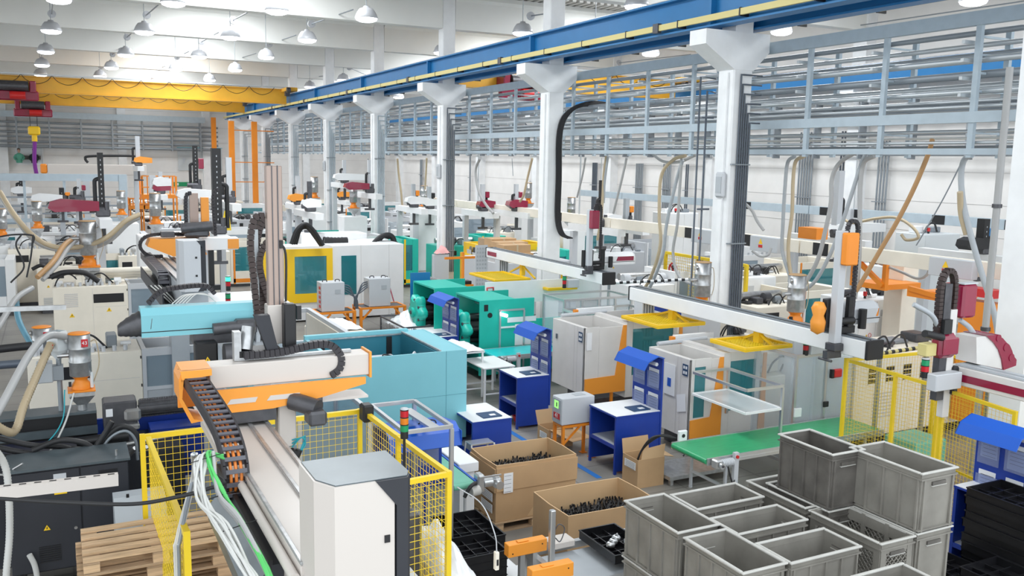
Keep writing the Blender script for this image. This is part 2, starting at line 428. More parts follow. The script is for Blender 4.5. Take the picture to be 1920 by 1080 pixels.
def conductor(x, z, y0, label):
    t = thing('conductor_rail', label, 'power rail', (x, y0, z), 'pale yellow conductor rails')
    b = MB('pale_yellow'); b.box(x-.03, x+.03, y0, 75, z, z+.13); part('rail_profile', b, t)
    y = y0+1.3
    while y < 60:
        c = MB('black'); c.box(x-.035, x+.2, y, y+.04, z-.02, z+.15); part('hanger', c, t); y += 2.0
    y = y0+6
    while y < 60:
        c = MB('dark_steel'); c.box(x-.06, x+.05, y, y+.2, z-.04, z+.17); part('joint_box', c, t); y += 8.0
conductor(12.30, 7.95, 3, 'pale yellow conductor rail under the left blue crane beam')
conductor(13.86, 7.88, 3, 'pale yellow conductor rail under the right blue crane beam')
# ---- cable and pipe gallery between the columns
TX = 14.0
t = thing('pipe_gallery', 'blue-grey steel frame gallery of pipes and cable trays behind the column row', 'pipe rack', (TX, 9.3, 5.2))
b = MB('blue_grey'); b.box(TX-.06, TX+.06, 8.9, 70, 7.40, 7.64); part('top_beam', b, t)
b = MB('blue_grey'); b.box(TX-.06, TX+.06, 8.9, 70, 5.79, 5.98); part('middle_beam', b, t)
b = MB('blue_grey'); b.box(TX-.05, TX+.08, 8.9, 70, 5.25, 5.36); part('bottom_tray', b, t)
y = 10.28; n = 0
while y < 66:
    b = MB('blue_grey'); b.box(TX-.03, TX+.05, y-.05, y+.05, 5.2, 7.42); b.box(TX+.75, TX+.83, y-.05, y+.05, 5.2, 7.42); 
    for z in (7.2, 6.9, 6.6, 6.3, 5.6): b.box(TX, TX+.8, y-.02, y+.02, z, z+.04)
    part('post', b, t)
    for z in (7.2, 6.9, 6.6, 6.32): g = MB('pipe_silver'); g.box(TX-.22, TX+.1, y+.1, y+.16, z-.1, z-.04); part('bracket', g, t)
    y += 1.9; n += 1
for dx, z, r, m in ((.15, 7.3, .05, 'pipe_grey'), (.35, 7.12, .045, 'pipe_silver'), (.2, 6.86, .06, 'pipe_silver'), (.55, 6.98, .05, 'pipe_grey'), (.3, 6.62, .07, 'pipe_grey'), (.6, 6.45, .06, 'pipe_silver'), (.2, 6.33, .05, 'pipe_silver'), (.6, 6.2, .04, 'pipe_silver'), (.2, 6.08, .03, 'pipe_silver'), (.3, 5.66, .03, 'pipe_silver'), (.5, 5.55, .025, 'cable_white'), (.1, 5.46, .025, 'pipe_silver'), (.7, 5.4, .03, 'pipe_grey')):
    b = MB(m); b.tube([(TX+dx, 9.0, z), (TX+dx, 70, z)], r, 8, 1); part('pipe', b, t)
b = MB('pipe_grey'); b.box(TX+.3, TX+.8, 9, 70, 6.02, 6.1); b.box(TX+.75, TX+.8, 9, 70, 6.1, 6.2); part('cable_tray', b, t)
# second rack against the far wall
t = thing('wall_pipe_rack', 'grey pipe rack running along the far right wall below the blue crane beam', 'pipe rack', (25.3, 2, 5))
for z, r, m in ((7.3, .06, 'pipe_silver'), (6.9, .08, 'pipe_grey'), (6.5, .05, 'pipe_silver'), (6.15, .09, 'pipe_grey'), (5.8, .04, 'pipe_silver'), (5.45, .05, 'pipe_grey')):
    b = MB(m); b.tube([(25.4, 2, z), (25.4, 74, z)], r, 6, 1); part('pipe', b, t)
for k in range(34):
    b = MB('pipe_grey'); y = 4+2.1*k; b.box(25.25, 25.6, y-.03, y+.03, 5.3, 7.5); part('bracket', b, t)
# ---- vertical pipe bundles on the far wall
for j, (px, n, ztop, m) in enumerate(((1000, 4, 5, 'pipe_grey'), (1115, 4, 5, 'dark_pipe'), (1200, 5, 5, 'pipe_grey'), (1252, 5, 5, 'pipe_grey'), (1285, 2, 5, 'dark_pipe'), (1515, 6, 6.3, 'pipe_grey'), (1594, 6, 6.3, 'dark_pipe'), (1610, 4, 6.3, 'pipe_grey'), (1656, 4, 6, 'pipe_grey'), (790, 4, 5, 'pipe_grey'), (815, 3, 5, 'pipe_grey'), (880, 2, 5.5, 'pipe_grey'))):
    P = at(px, 400, X=25.75)
    t = thing('vertical_pipe_bundle', '%d vertical conduits on the right wall, %s' % (n, ['seen left of the second column', 'seen right of the second column', 'behind the drooping grey hoses', 'just left of the nearest column', 'the dark pair left of the nearest column', 'first one right of the nearest column', 'dark one beside the tall grey robot mast', 'thin one right of the dark bundle', 'behind the orange diagonal hose', 'left of the third column', 'nearest the third column on its left', 'nearest the third column on its right'][j]), 'pipes', (25.75, P.y, 0), 'conduits on the far wall')
    for i in range(n):
        b = MB(m); yy = P.y+.13*i; b.tube([(25.8, yy, .5), (25.8, yy, ztop)], .035, 6, 1); part('conduit', b, t)
    for z in (2.2, 3.8):
        b = MB('pipe_grey'); b.box(25.7, 25.76, P.y-.08, P.y+.13*n, z, z+.04); part('clamp_bar', b, t)
# near-right vertical pipes at the edge
for j, (px, m, r, top) in enumerate(((1868, 'pipe_silver', .055, 5.6), (1888, 'dark_pipe', .05, 5.4), (1884, 'pipe_silver', .03, 4.0))):
    P = at(px, 400, Y=9.3)
    b = MB(('hose_grey', 'pipe_grey', 'pipe_silver')[j]); b.tube([(P.x, 9.3-.1*j, 0), (P.x, 9.3-.1*j, top+1)], r, 10, 1)
    t = thing('standpipe', ('thick pale grey standpipe beside the right edge column', 'dark grey standpipe touching the right edge column', 'thin silver standpipe between the thick ones at the right edge')[j], 'pipe', (P.x, 9.3, 0), 'standpipes at the right edge'); part('pipe', b, t)
    for z in (2.4, 4.4):
        c = MB('dark_steel'); c.cyl((P.x, 9.3-.1*j, z), (P.x, 9.3-.1*j, z+.06), r+.02); part('pipe_clamp', c, t)
# ---- pipe racks on the back wall
t = thing('back_wall_rack', 'dark grey rack of horizontal pipes across the upper back wall', 'pipe rack', (0, BACK-1, 5.3))
b = MB('blue_grey'); b.box(-14, 11, BACK-1.2, BACK-1.0, 7.55, 8.0); part('top_beam', b, t)
for z, r in ((7.2, .09), (6.85, .06), (6.5, .1), (6.15, .07), (5.8, .1), (5.45, .12)):
    b = MB('pipe_grey'); b.tube([(-14, BACK-.9, z), (12, BACK-.9, z)], r, 6, 1); part('pipe', b, t)
for k in range(12):
    b = MB('pipe_grey'); x = -13+2.15*k; b.box(x-.06, x+.06, BACK-1.1, BACK-.5, 5.3, 7.6); part('post', b, t)
# opening in the back wall with people, lit room painted as a pale panel
P = at(31, 272, Y=BACK-.02); Q = at(80, 307, Y=BACK-.02)
b = MB('poly'); b.box(P.x, Q.x, BACK-.04, BACK-.01, Q.z, P.z); b.use('concrete_white'); b.box(P.x-.1, Q.x+.1, BACK-.09, BACK, P.z, P.z+.1); b.box(P.x-.1, Q.x+.1, BACK-.09, BACK, Q.z-.1, Q.z); b.box(P.x-.1, P.x, BACK-.09, BACK, Q.z, P.z); b.box(Q.x, Q.x+.1, BACK-.09, BACK, Q.z, P.z)
b.use('crate_dark'); b.box(P.x+.1, Q.x-.1, BACK-.25, BACK-.05, Q.z+.3, Q.z+.6); struct('window_%d' % wn, b)
def ellipsoid(mb, c, r, n=14, m=9):
    V = []; 
    for i in range(m+1):
        a = math.pi*i/m
        for k in range(n): t_ = 2*math.pi*k/n; V.append((c[0]+r[0]*math.sin(a)*math.cos(t_), c[1]+r[1]*math.sin(a)*math.sin(t_), c[2]+r[2]*math.cos(a)))
    mb.idx(V, [(i*n+k, (i+1)*n+k, (i+1)*n+(k+1)%n, i*n+(k+1)%n) for i in range(m) for k in range(n)], True); return mb
def window_person(px, lab, shirt, hair='black'):
    a = at(px, 297, Y=BACK-.5); t = thing('person', lab, 'person', (a.x, a.y, Q.z+.1), None)
    bd = MB('skin'); bd.lathe([(.001, 1.02), (.075, 1.0), (.10, .90), (.095, .82), (.05, .74), (.055, .68), (.07, .66)], (a.x, a.y, Q.z+.1), 14); part('head', bd, t)
    sh = MB(shirt); sh.lathe([(.07, .68), (.17, .62), (.25, .5), (.24, .3), (.2, 0), (.2, -.05)], (a.x, a.y, Q.z+.1), 14)
    for sx in (-1, 1): sh.tube([(a.x+sx*.2, a.y, Q.z+.66), (a.x+sx*.32, a.y-.05, Q.z+.42), (a.x+sx*.22, a.y-.3, Q.z+.28)], .06, 8, 4)
    part('shirt', sh, t); h = MB(hair); ellipsoid(h, (a.x, a.y+.02, Q.z+1.05), (.11, .11, .09)); part('hair', h, t)
window_person(64, 'person in a dark shirt bending forward in the back wall window', 'shirt_dark')
window_person(36, 'person in a green shirt at the left side of the back wall window', 'shirt_green')
# exit sign and wall clock on the back wall
P = at(345, 346, Y=BACK-.1); b = MB('signal_green'); b.box(P.x-.9, P.x+.9, BACK-.08, BACK, P.z-.15, P.z+.2); b.use('paper'); b.box(P.x-.7, P.x-.4, BACK-.09, BACK-.08, P.z-.08, P.z+.12); b.box(P.x+.3, P.x+.6, BACK-.09, BACK-.08, P.z-.08, P.z+.12)
single('exit_sign', b, 'green emergency exit sign on the back wall', 'sign', (P.x, BACK, P.z))
P = at(345, 301, Y=BACK-.1); b = MB('light_grey'); b.box(P.x-.15, P.x+.15, BACK-.1, BACK, P.z-.35, P.z+.35, .05); b.use('grey_paint'); b.box(P.x-.08, P.x+.08, BACK-.12, BACK-.1, P.z-.2, P.z+.2); single('wall_box', b, 'small oval grey box on the back wall above the green exit sign', 'box', (P.x, BACK, P.z))
P = at(375, 292, Y=BACK-.1); b = MB('film'); b.box(P.x-1.7, P.x+1.7, BACK-.12, BACK-.05, P.z-1.2, P.z+.6); b.use('cyan_paint'); b.box(P.x-1.75, P.x+1.75, BACK-.13, BACK-.04, P.z+.6, P.z+.66); single('hanging_banner', b, 'pale green translucent banner on the back wall behind dark masts', 'banner', (P.x, BACK, P.z))

# ---- overhead cranes
def crane(y, x0, x1, zt, labs, hx, red=True):
    t = thing('overhead_crane', labs, 'crane', (x1, y, zt-.85))
    x1 -= .1
    b = MB('crane_yellow'); b.box(x0, x1, y-.22, y+.22, zt-.85, zt-.1, .01); b.box(x0, x1, y-.3, y+.3, zt-.1, zt-.06); b.box(x0, x1, y-.3, y+.3, zt-.9, zt-.85)
    part('girder', b, t)
    b = MB('crane_yellow'); b.box(x1-.3, x1+.35, y-1.5, y+1.5, zt-.24, zt-.02, .03); part('end_carriage', b, t)
    b = MB('dark_steel'); b.box(x1-.3, x1-.05, y-1.3, y-1.0, zt-.5, zt-.24); b.cyl((x1-.3, y-1.6, zt-.2), (x1-.1, y-1.6, zt-.2), .16); part('drive_motor', b, t)
    b = MB('pipe_silver'); b.box(x0, x1, y-.55, y-.48, zt-.02, zt+.05); part('festoon_track', b, t)
    x = x0
    b = MB('black')
    while x < x1-1.4:
        b.tube([(x, y-.52, zt-.02), (x+.25, y-.52, zt-.3), (x+.7, y-.52, zt-.45), (x+1.15, y-.52, zt-.3), (x+1.4, y-.52, zt-.02)], .016, 5, 4); x += 1.42
    part('festoon_cable', b, t)
    return t
def hoist(hx, y, zt, label, hook, group='red crane hoists'):
    t = thing('crane_hoist', label, 'hoist', (hx, y, zt-.9), group)
    b = MB('maroon'); b.box(hx-1.1, hx+1.1, y-.8, y-.55, zt-1.35, zt-.85, .06); b.box(hx-1.0, hx-.7, y-.9, y+.9, zt-.95, zt-.35, .04); b.box(hx+.7, hx+1.0, y-.9, y+.9, zt-.95, zt-.35, .04); part('trolley_frame', b, t)
    b = MB('dark_steel'); b.cyl((hx-.65, y-.75, zt-.62), (hx+.65, y-.75, zt-.62), .26, n=16); part('rope_drum', b, t)
    b = MB('red'); b.cyl((hx-.2, y-.9, zt-1.1), (hx+.5, y-.9, zt-1.1), .2, n=12); part('hoist_motor', b, t)
    if hook:
        b = MB('black')
        for dx in (-.2, .2): b.cyl((hx+dx, y-.6, zt-1.3), (hx+dx, y-.6, zt-2.0), .02)
        part('rope', b, t)
        b = MB('machine_yellow'); b.box(hx-.35, hx+.35, y-.8, y-.4, zt-2.5, zt-1.95, .08); b.cyl((hx, y-.6, zt-2.5), (hx, y-.6, zt-2.9), .16); part('hook_block', b, t)
        b = MB('purple'); b.tube([(hx, y-.6, zt-2.9), (hx-.08, y-.6, zt-4.2), (hx+.03, y-.6, zt-5.2)], .12, 8, 3); part('lifting_sling', b, t, 'purple round sling')
    return t
crane(53.5, -14, 12.4, 8.95, 'yellow overhead crane girder under the left bay roof, the upper one', 0)
crane(66.3, -14, 12.4, 8.95, 'yellow overhead crane girder lower and farther back over the pipe rack', 0)
h1 = at(27, 165, Y=53.5); hoist(h1.x, 53.5, 8.95, 'red hoist trolley on the upper yellow crane at the left edge', False)
h2 = at(61, 195, Y=65.4); hoist(h2.x, 66.3, 8.6, 'red hoist with yellow hook block and purple sling', True)
crane(33.0, 14.2, 24.8, 8.75, 'yellow overhead crane girder in the right bay behind the second column', 0)
hoist(16.9, 33.0, 8.75, 'dark red hoist trolley on the right bay crane', False)
# ---- high bay lamps
LAMPS = [(96,58),(86,97),(79,122),(76,140),(271,60),(236,103),(209,127),(188,143),(432,70),(373,106),(330,130),(295,150),(325,6),(393,150),(110,0),(519,21),(576,75),(499,107),(687,35),(441,131),
 (527,176),(644,150),(581,163),(829,99),(680,191),(747,182),(980,62),(1194,12),(1220,101),(1825,3),(1465,60),(825,167),(671,175),(1115,86)]
def lamp(P, label, grp):
    r = .33
    t = thing('high_bay_lamp', label, 'lamp', P, grp)
    s = MB('lamp_shell'); s.lathe([(r, 0), (r*1.03, .02), (r*.95, .1), (r*.8, .2), (r*.62, .28), (.1, .31), (.08, .36), (.001, .36)], P, 20); part('lamp_shade', s, t)
    g = MB('lamp_glow'); g.lathe([(r*.97, .01), (r*.9, -.05), (r*.6, -.09), (.001, -.1)], P, 20); part('lens', g, t)
    h = MB('pipe_grey'); h.cyl((P[0], P[1], P[2]+.35), (P[0], P[1], 11.3 if any(a < P[0] < c for a, c in LX) else 11.02), .012, n=6); part('hanger', h, t)
def lampY(py): return None
LN = ['second lamp of the leftmost row, above the red hoists', 'third lamp of the leftmost row', 'fourth lamp of the leftmost row', 'last lamp of the leftmost row, just above the yellow crane',
 'second lamp of the second row from the left', 'third lamp of the second row from the left', 'fourth lamp of the second row from the left', 'last lamp of the second row, touching the yellow crane top',
 'second lamp of the third row from the left', 'third lamp of the third row from the left', 'fourth lamp of the third row from the left', 'last lamp of the third row, above the crane middle',
 'nearest lamp of the second row, at the top edge', 'small far lamp above the right end of the crane', 'nearest lamp of the leftmost row, cut by the top edge',
 'nearest lamp of the third row, at the top edge', 'second lamp of the row nearest the columns', 'third lamp of the row nearest the columns', 'bell shaped lamp beside the bright skylight', 'fourth lamp of the row nearest the columns',
 'far lamp seen below the runway near the sixth column', 'lamp peeping above the runway left of the fourth column', 'lamp peeping above the runway near the fifth column', 'lamp left of the third column above the runway',
 'right bay lamp below the runway left of the third column', 'right bay lamp just right of the fourth column', 'lamp just above the blue runway between third and second column', 'lamp at the top edge above the blue runway', 'right bay lamp midway between second and nearest column', 'right bay lamp cut by the top right edge', 'right bay lamp right of the nearest column', 'right bay lamp left of the third column head', 'tiny right bay lamp between fourth and third column', 'small right bay lamp under the runway beside the second column']
for i, (px, py) in enumerate(LAMPS):
    P = at(px, py, z=9.1)
    if i in (20, 24, 25, 31, 32): P = at(px, py, X=18.5)
    if P.y > 73: P = at(px, py, Y=73)
    P = Vector((P.x, P.y, min(P.z, 9.6)))
    if abs(P.x-COLX) < .6 and any(abs(P.y-y) < .6 for y in ALLY): P = at(px, py, Y=P.y+1.2)
    lamp(tuple(P), LN[i], 'high bay lamps')
# suspended rods with small disc ends below the roof beams
RODS = [(275,28,305,2),(238,70,258,52),(211,102,224,91),(189,125,197,121),(437,38,480,15),(378,78,411,60),(332,107,355,96),(298,128,310,124),(584,45,662,18),(505,83,555,66),(655,127,690,142),(995,30,1028,25),(444,111,480,100),(585,145,610,142),(1160,118,1295,102),(97,26,99,2),(1602,49,1920,2)]
for i, (x0, y0, x1, y1) in enumerate(RODS):
    A = at(x0, y0, z=9.9); B = at(x1, y1, z=9.9)
    if (B-A).length > 7: B = A+(B-A).normalized()*7
    RL = ['beside the nearest second row lamp', 'beside the second lamp of the second row', 'beside the third lamp of the second row', 'beside the fourth lamp of the second row', 'beside the nearest third row lamp', 'beside the second lamp of the third row', 'beside the third lamp of the third row', 'beside the fourth lamp of the third row', 'left of the skylight', 'right of the nearest column row lamp', 'between the fifth and fourth columns', 'left of the second column top', 'far over the crane, third row end', 'above the runway beside the fourth column', 'under the right bay roof above the gallery', 'below the cut off leftmost lamp', 'long one over the gallery at the right']
    t = thing('cable_strut', 'thin grey strut with round end disc, '+RL[i], 'strut', tuple(A), 'thin struts under the roof')
    b = MB('pipe_grey'); b.cyl(A, B, .022, n=6); part('rod', b, t); b = MB('lamp_shell'); b.cyl(A+Vector((0, -.04, 0)), A+Vector((0, .04, 0)), .14, n=14); part('end_disc', b, t)
# blue tape lines on the floor
for j, (a, c) in enumerate((((925, 790), (985, 828)), ((1083, 872), (1121, 897)))):
    A = at(*a, z=0); B = at(*c, z=0); b = MB('tape_blue'); b.box(A.x-.05, A.x+.05, B.y, A.y+.5, .001, .004)
    single('floor_tape', b, ('blue floor marking tape beside the blue workbench at the aisle', 'blue floor marking tape between big carton and orange stand')[j], 'floor marking', (A.x, B.y, 0), kind='structure')
# ================================================================= BUILDERS
def rotpts(pts, c, a):
    ca, sa = math.cos(a), math.sin(a); return [Vector((c[0]+(p[0]-c[0])*ca-(p[1]-c[1])*sa, c[1]+(p[0]-c[0])*sa+(p[1]-c[1])*ca, p[2])) for p in pts]
def resample(pts, step, sub=8):
    P = [Vector(p) for p in pts]; Q = [P[0]*2-P[1]]+P+[P[-1]*2-P[-2]]; R = []
    for i in range(1, len(Q)-2):
        for k in range(sub):
            t = k/sub; a, b, c, d = Q[i-1], Q[i], Q[i+1], Q[i+2]; R.append(.5*((2*b)+(c-a)*t+(2*a-5*b+4*c-d)*t*t+(3*b-a-3*c+d)*t**3))
    R.append(P[-1]); out = [R[0]]; acc = 0
    for a, b in zip(R, R[1:]):
        L = (b-a).length; 
        while acc+L >= step:
            t = (step-acc)/L; a = a.lerp(b, t); out.append(a.copy()); L = (b-a).length; acc = 0
            if L < 1e-6: break
        acc += L
    return out
def chain(parent, pts, w, h, axis, m='chain_dark', step=.06, open_links=False, name='drag_chain', label=None):
    """energy chain: row of links; axis = direction of the link width"""
    R = resample(pts, step); W = Vector(axis).normalized(); b = MB(m)
    for p, q in zip(R, R[1:]):
        a = (q-p).normalized(); n = a.cross(W).normalized(); L = (q-p).length; e = .5*step*.86
        c = (p+q)/2
        def blk(o, hw, hl, hh):
            V = [c+o+W*(hw*i)+a*(hl*j)+n*(hh*k) for k in (-1, 1) for j in (-1, 1) for i in (-1, 1)]
            b.idx(V, [(0,1,3,2),(4,6,7,5),(0,4,5,1),(1,5,7,3),(3,7,6,2),(2,6,4,0)])
        if open_links:
            blk(W*(w/2-.008), .008, L*.56, h/2); blk(-W*(w/2-.008), .008, L*.56, h/2)
            b.use('chain_rung_sheen'); blk(n*(h/2-.006), w/2-.016, L*.2, .006); blk(-n*(h/2-.006), w/2-.016, L*.2, .006); b.use(m)
        else:
            blk(Vector(), w/2, e, h/2); blk(Vector(), w/2-.01, L*.55, h/2-.01)
    return part(name, b, parent, label)
def warn_sign(parent, x, y, z, s=.09, face='-y'):
    b = MB('machine_yellow'); t = MB('black'); h = s*.87
    if face == '-y':
        b.prism([(x-s/2, z), (x+s/2, z), (x, z+h)], 'y', y-.006, y); b.use('black'); b.prism([(x-.008*s/.09, z+h*.15), (x+.012*s/.09, z+h*.42), (x+.004*s/.09, z+h*.42), (x+.008*s/.09, z+h*.72), (x-.012*s/.09, z+h*.42), (x-.004*s/.09, z+h*.40)], 'y', y-.008, y-.006)
    else:
        b.prism([(y-s/2, z), (y+s/2, z), (y, z+h)], 'x', x-.006, x)
    return part('warning_sign', b, parent, 'yellow triangular warning sign')
def vent(parent, x0, x1, y, z0, z1, m='grey_paint', n=8, face='-y', mm=None):
    b = MB(m)
    for i in range(n):
        z = z0+(z1-z0)*(i+.2)/n
        if face == '-y': b.box(x0, x1, y-.008, y, z, z+(z1-z0)/n*.5)
        else: b.box(y-.008, y, x0, x1, z, z+(z1-z0)/n*.5)
    return part('vent_grille', b, parent)
def cable(parent, pts, r, m, name='cable', label=None, sub=6, n=7):
    b = MB(m); b.tube(pts, r, n, sub); return part(name, b, parent, label)
def hose(pts, r, m, label, name='hose', cat='hose', group=None, ribbed=False, sub=8):
    b = MB(m); b.tube(pts, r, 10, sub)
    if ribbed:
        R = resample(pts, r*.9)
        for p, q in zip(R, R[1:]): 
            a = (q-p).normalized(); b.cyl(p-a*r*.15, p+a*r*.15, r*1.09, n=10, caps=False)
    return single(name, b, label, cat, tuple(pts[0]), group)
def hopper(P, s, label, dig=None, group='material loaders on the machines', simple=False, stand=0.35, cone=True):
    """steel drum loader on an orange throttle and grey funnel; P = bottom point, s = drum radius"""
    x, y, z = P; t = thing('hopper_loader', label, 'hopper', P, group); r = s
    if cone:
        b = MB('galv'); b.cyl((x, y, z), (x, y, z+r*.6), r*.45, n=14)
        b.idx([(x+a*r*k, y+c*r*k, z+h) for h, k in ((r*.6, .45), (r*1.6, 1.15), (r*2.0, 1.15)) for a, c in ((-1,-1),(1,-1),(1,1),(-1,1))], [(i+4*j, (i+1)%4+4*j, (i+1)%4+4*j+4, i+4*j+4) for j in (0, 1) for i in range(4)])
        part('funnel', b, t)
    z1 = z+r*2.0 if cone else z
    b = MB('orange'); b.box(x-r*1.25, x+r*1.25, y-r*1.25, y+r*1.25, z1, z1+r*.2, .004); b.lathe([(r*.9, .2*r), (r*.9, .45*r), (r*.82, .75*r), (r*.6, 1.0*r), (r*.6, 1.2*r), (r*.95, 1.55*r)], (x, y, z1), 20); part('base_flange', b, t)
    z2 = z1+r*1.5; b = MB('galv'); h = r*4.2
    b.lathe([(r*.96, 0), (r, .04*r), (r, h*.32), (r*1.04, h*.33), (r*1.04, h*.35), (r, h*.36), (r, h*.64), (r*1.04, h*.65), (r*1.04, h*.67), (r, h*.68), (r, h), (r*.001, h)], (x, y, z2), 24); part('drum', b, t)
    b = MB('orange' if dig != '0' else 'card'); b.lathe([(.001, h+r*.12), (r*.9, h+r*.10), (r*1.03, h+r*.05), (r*1.03, h)], (x, y, z2), 24); part('lid', b, t)
    if not simple:
        b = MB('steel'); b.cyl((x-r, y, z2+h*.5), (x-r*2.0, y, z2+h*.5), r*.22); b.cyl((x-r*1.1, y, z2+h*.86), (x-r*.9, y-.02, z2+h*.86), r*.3); part('inlet_pipe', b, t)
        b = MB('black'); b.box(x-r*1.15, x-r*.85, y-r*.5, y-r*.2, z1+r*.5, z1+r*1.0); b.cyl((x-r*1.0, y-r*1.2, z1-r*.4), (x-r*.7, y-r*1.2, z1-r*.4), r*.12); part('sensor', b, t)
        cable(t, [(x+r, y, z2+h*.8), (x+r*1.5, y-.02, z2+h*.8), (x+r*1.7, y-.02, z2+h*.3), (x+r*1.3, y-.02, z2-r*.2), (x+r*.9, y, z1+r*.3)], .008, 'hose_beige')
        b = MB('poly'); b.cyl((x+r*.95, y-r*.4, z1+r*.3), (x+r*.95, y-r*.4, z2+r*.3), r*.16); part('sight_tube', b, t)
    if dig and dig != '0':
        b = MB('signal_red'); b.box(x+r*.15, x+r*.75, y-r*1.06, y-r*.94, z2+h*.72, z2+h*.9); pl = part('number_plate', b, t, 'red plate reading '+dig)
        text('number', dig, pl, (x+r*.45, y-r*1.07, z2+h*.81), r*.5, 'paper')
    return t
def signal_tower(P, label, seq=('signal_green', 'signal_red'), r=.035, h=.085, pole=0, group='signal towers', box=None, segm='black'):
    x, y, z = P; t = thing('signal_tower', label, 'signal light', P, group)
    if pole: b = MB('black'); b.cyl((x, y, z), (x, y, z+pole), r*.35, n=8); part('pole', b, t)
    z += pole; b = MB(segm); b.cyl((x, y, z), (x, y, z+h), r*.95, n=16); part('base', b, t); z += h
    for m in reversed(seq):
        b = MB(m); b.cyl((x, y, z), (x, y, z+h*.85), r, n=16); b.use('black'); b.cyl((x, y, z+h*.85), (x, y, z+h), r*1.02, n=16); part('light_segment', b, t, {'signal_green': 'green segment', 'signal_red': 'red segment', 'signal_amber': 'amber segment', 'signal_green_lit': 'lit green segment'}[m]); z += h
    b = MB('light_grey'); b.lathe([(r*1.02, 0), (r*.9, r*.3), (.001, r*.35)], (x, y, z), 16); part('cap', b, t)
    if box:
        b = MB('light_grey'); b.box(*box, .008); part('junction_box', b, t)
    return t
def mesh_panel(t, A, B, z0, z1, posts=(True, True), pitch=.05, wire=.0035, m='fence_yellow', lowbar=True, pw=.05):
    """yellow welded mesh between A and B (xy)"""
    A = Vector((A[0], A[1], 0)); B = Vector((B[0], B[1], 0)); d = (B-A); L = d.length
    b = MB(m); b.bar(A+Vector((0, 0, z1)), B+Vector((0, 0, z1)), pw, pw)
    part('top_rail', b, t)
    if lowbar: b = MB(m); b.bar(A+Vector((0, 0, z0)), B+Vector((0, 0, z0)), pw*.8, pw*.8); part('bottom_rail', b, t)
    g = MB(m); g.grid(A+Vector((0, 0, z0)), d, (0, 0, z1-z0), max(2, round(L/pitch)), max(2, round((z1-z0)/pitch)), wire); part('wire_mesh', g, t)
    for P, f in ((A, posts[0]), (B, posts[1])):
        if f: b = MB(m); b.box(P.x-pw/2, P.x+pw/2, P.y-pw/2, P.y+pw/2, 0, z1+.03); part('post', b, t)
def alu_frame(t, segs, w=.04, m='alu'):
    for a, c in segs: b = MB(m); b.bar(a, c, w); part('profile', b, t)
def box_frame(t, x0, x1, y0, y1, z0, z1, w=.04, m='alu', panes=('f', 'l'), mids=0, pane='clear_pane'):
    for x in (x0, x1):
        for y in (y0, y1): b = MB(m); b.box(x-w/2, x+w/2, y-w/2, y+w/2, z0, z1); part('upright', b, t)
    for z in (z0+w, z1):
        for y in (y0, y1): b = MB(m); b.box(x0, x1, y-w/2, y+w/2, z-w, z); part('rail', b, t)
        for x in (x0, x1): b = MB(m); b.box(x-w/2, x+w/2, y0, y1, z-w, z); part('rail', b, t)
    for k in range(mids):
        x = x0+(x1-x0)*(k+1)/(mids+1); b = MB(m); b.box(x-w/2, x+w/2, y0-w/2, y0+w/2, z0, z1); part('upright', b, t)
    for c in panes:
        b = MB(pane)
        if c == 'f': b.box(x0, x1, y0-.003, y0+.003, z0+w, z1-w)
        if c == 'b': b.box(x0, x1, y1-.003, y1+.003, z0+w, z1-w)
        if c == 'l': b.box(x0-.003, x0+.003, y0, y1, z0+w, z1-w)
        if c == 'r': b.box(x1-.003, x1+.003, y0, y1, z0+w, z1-w)
        part('clear_panel', b, t)
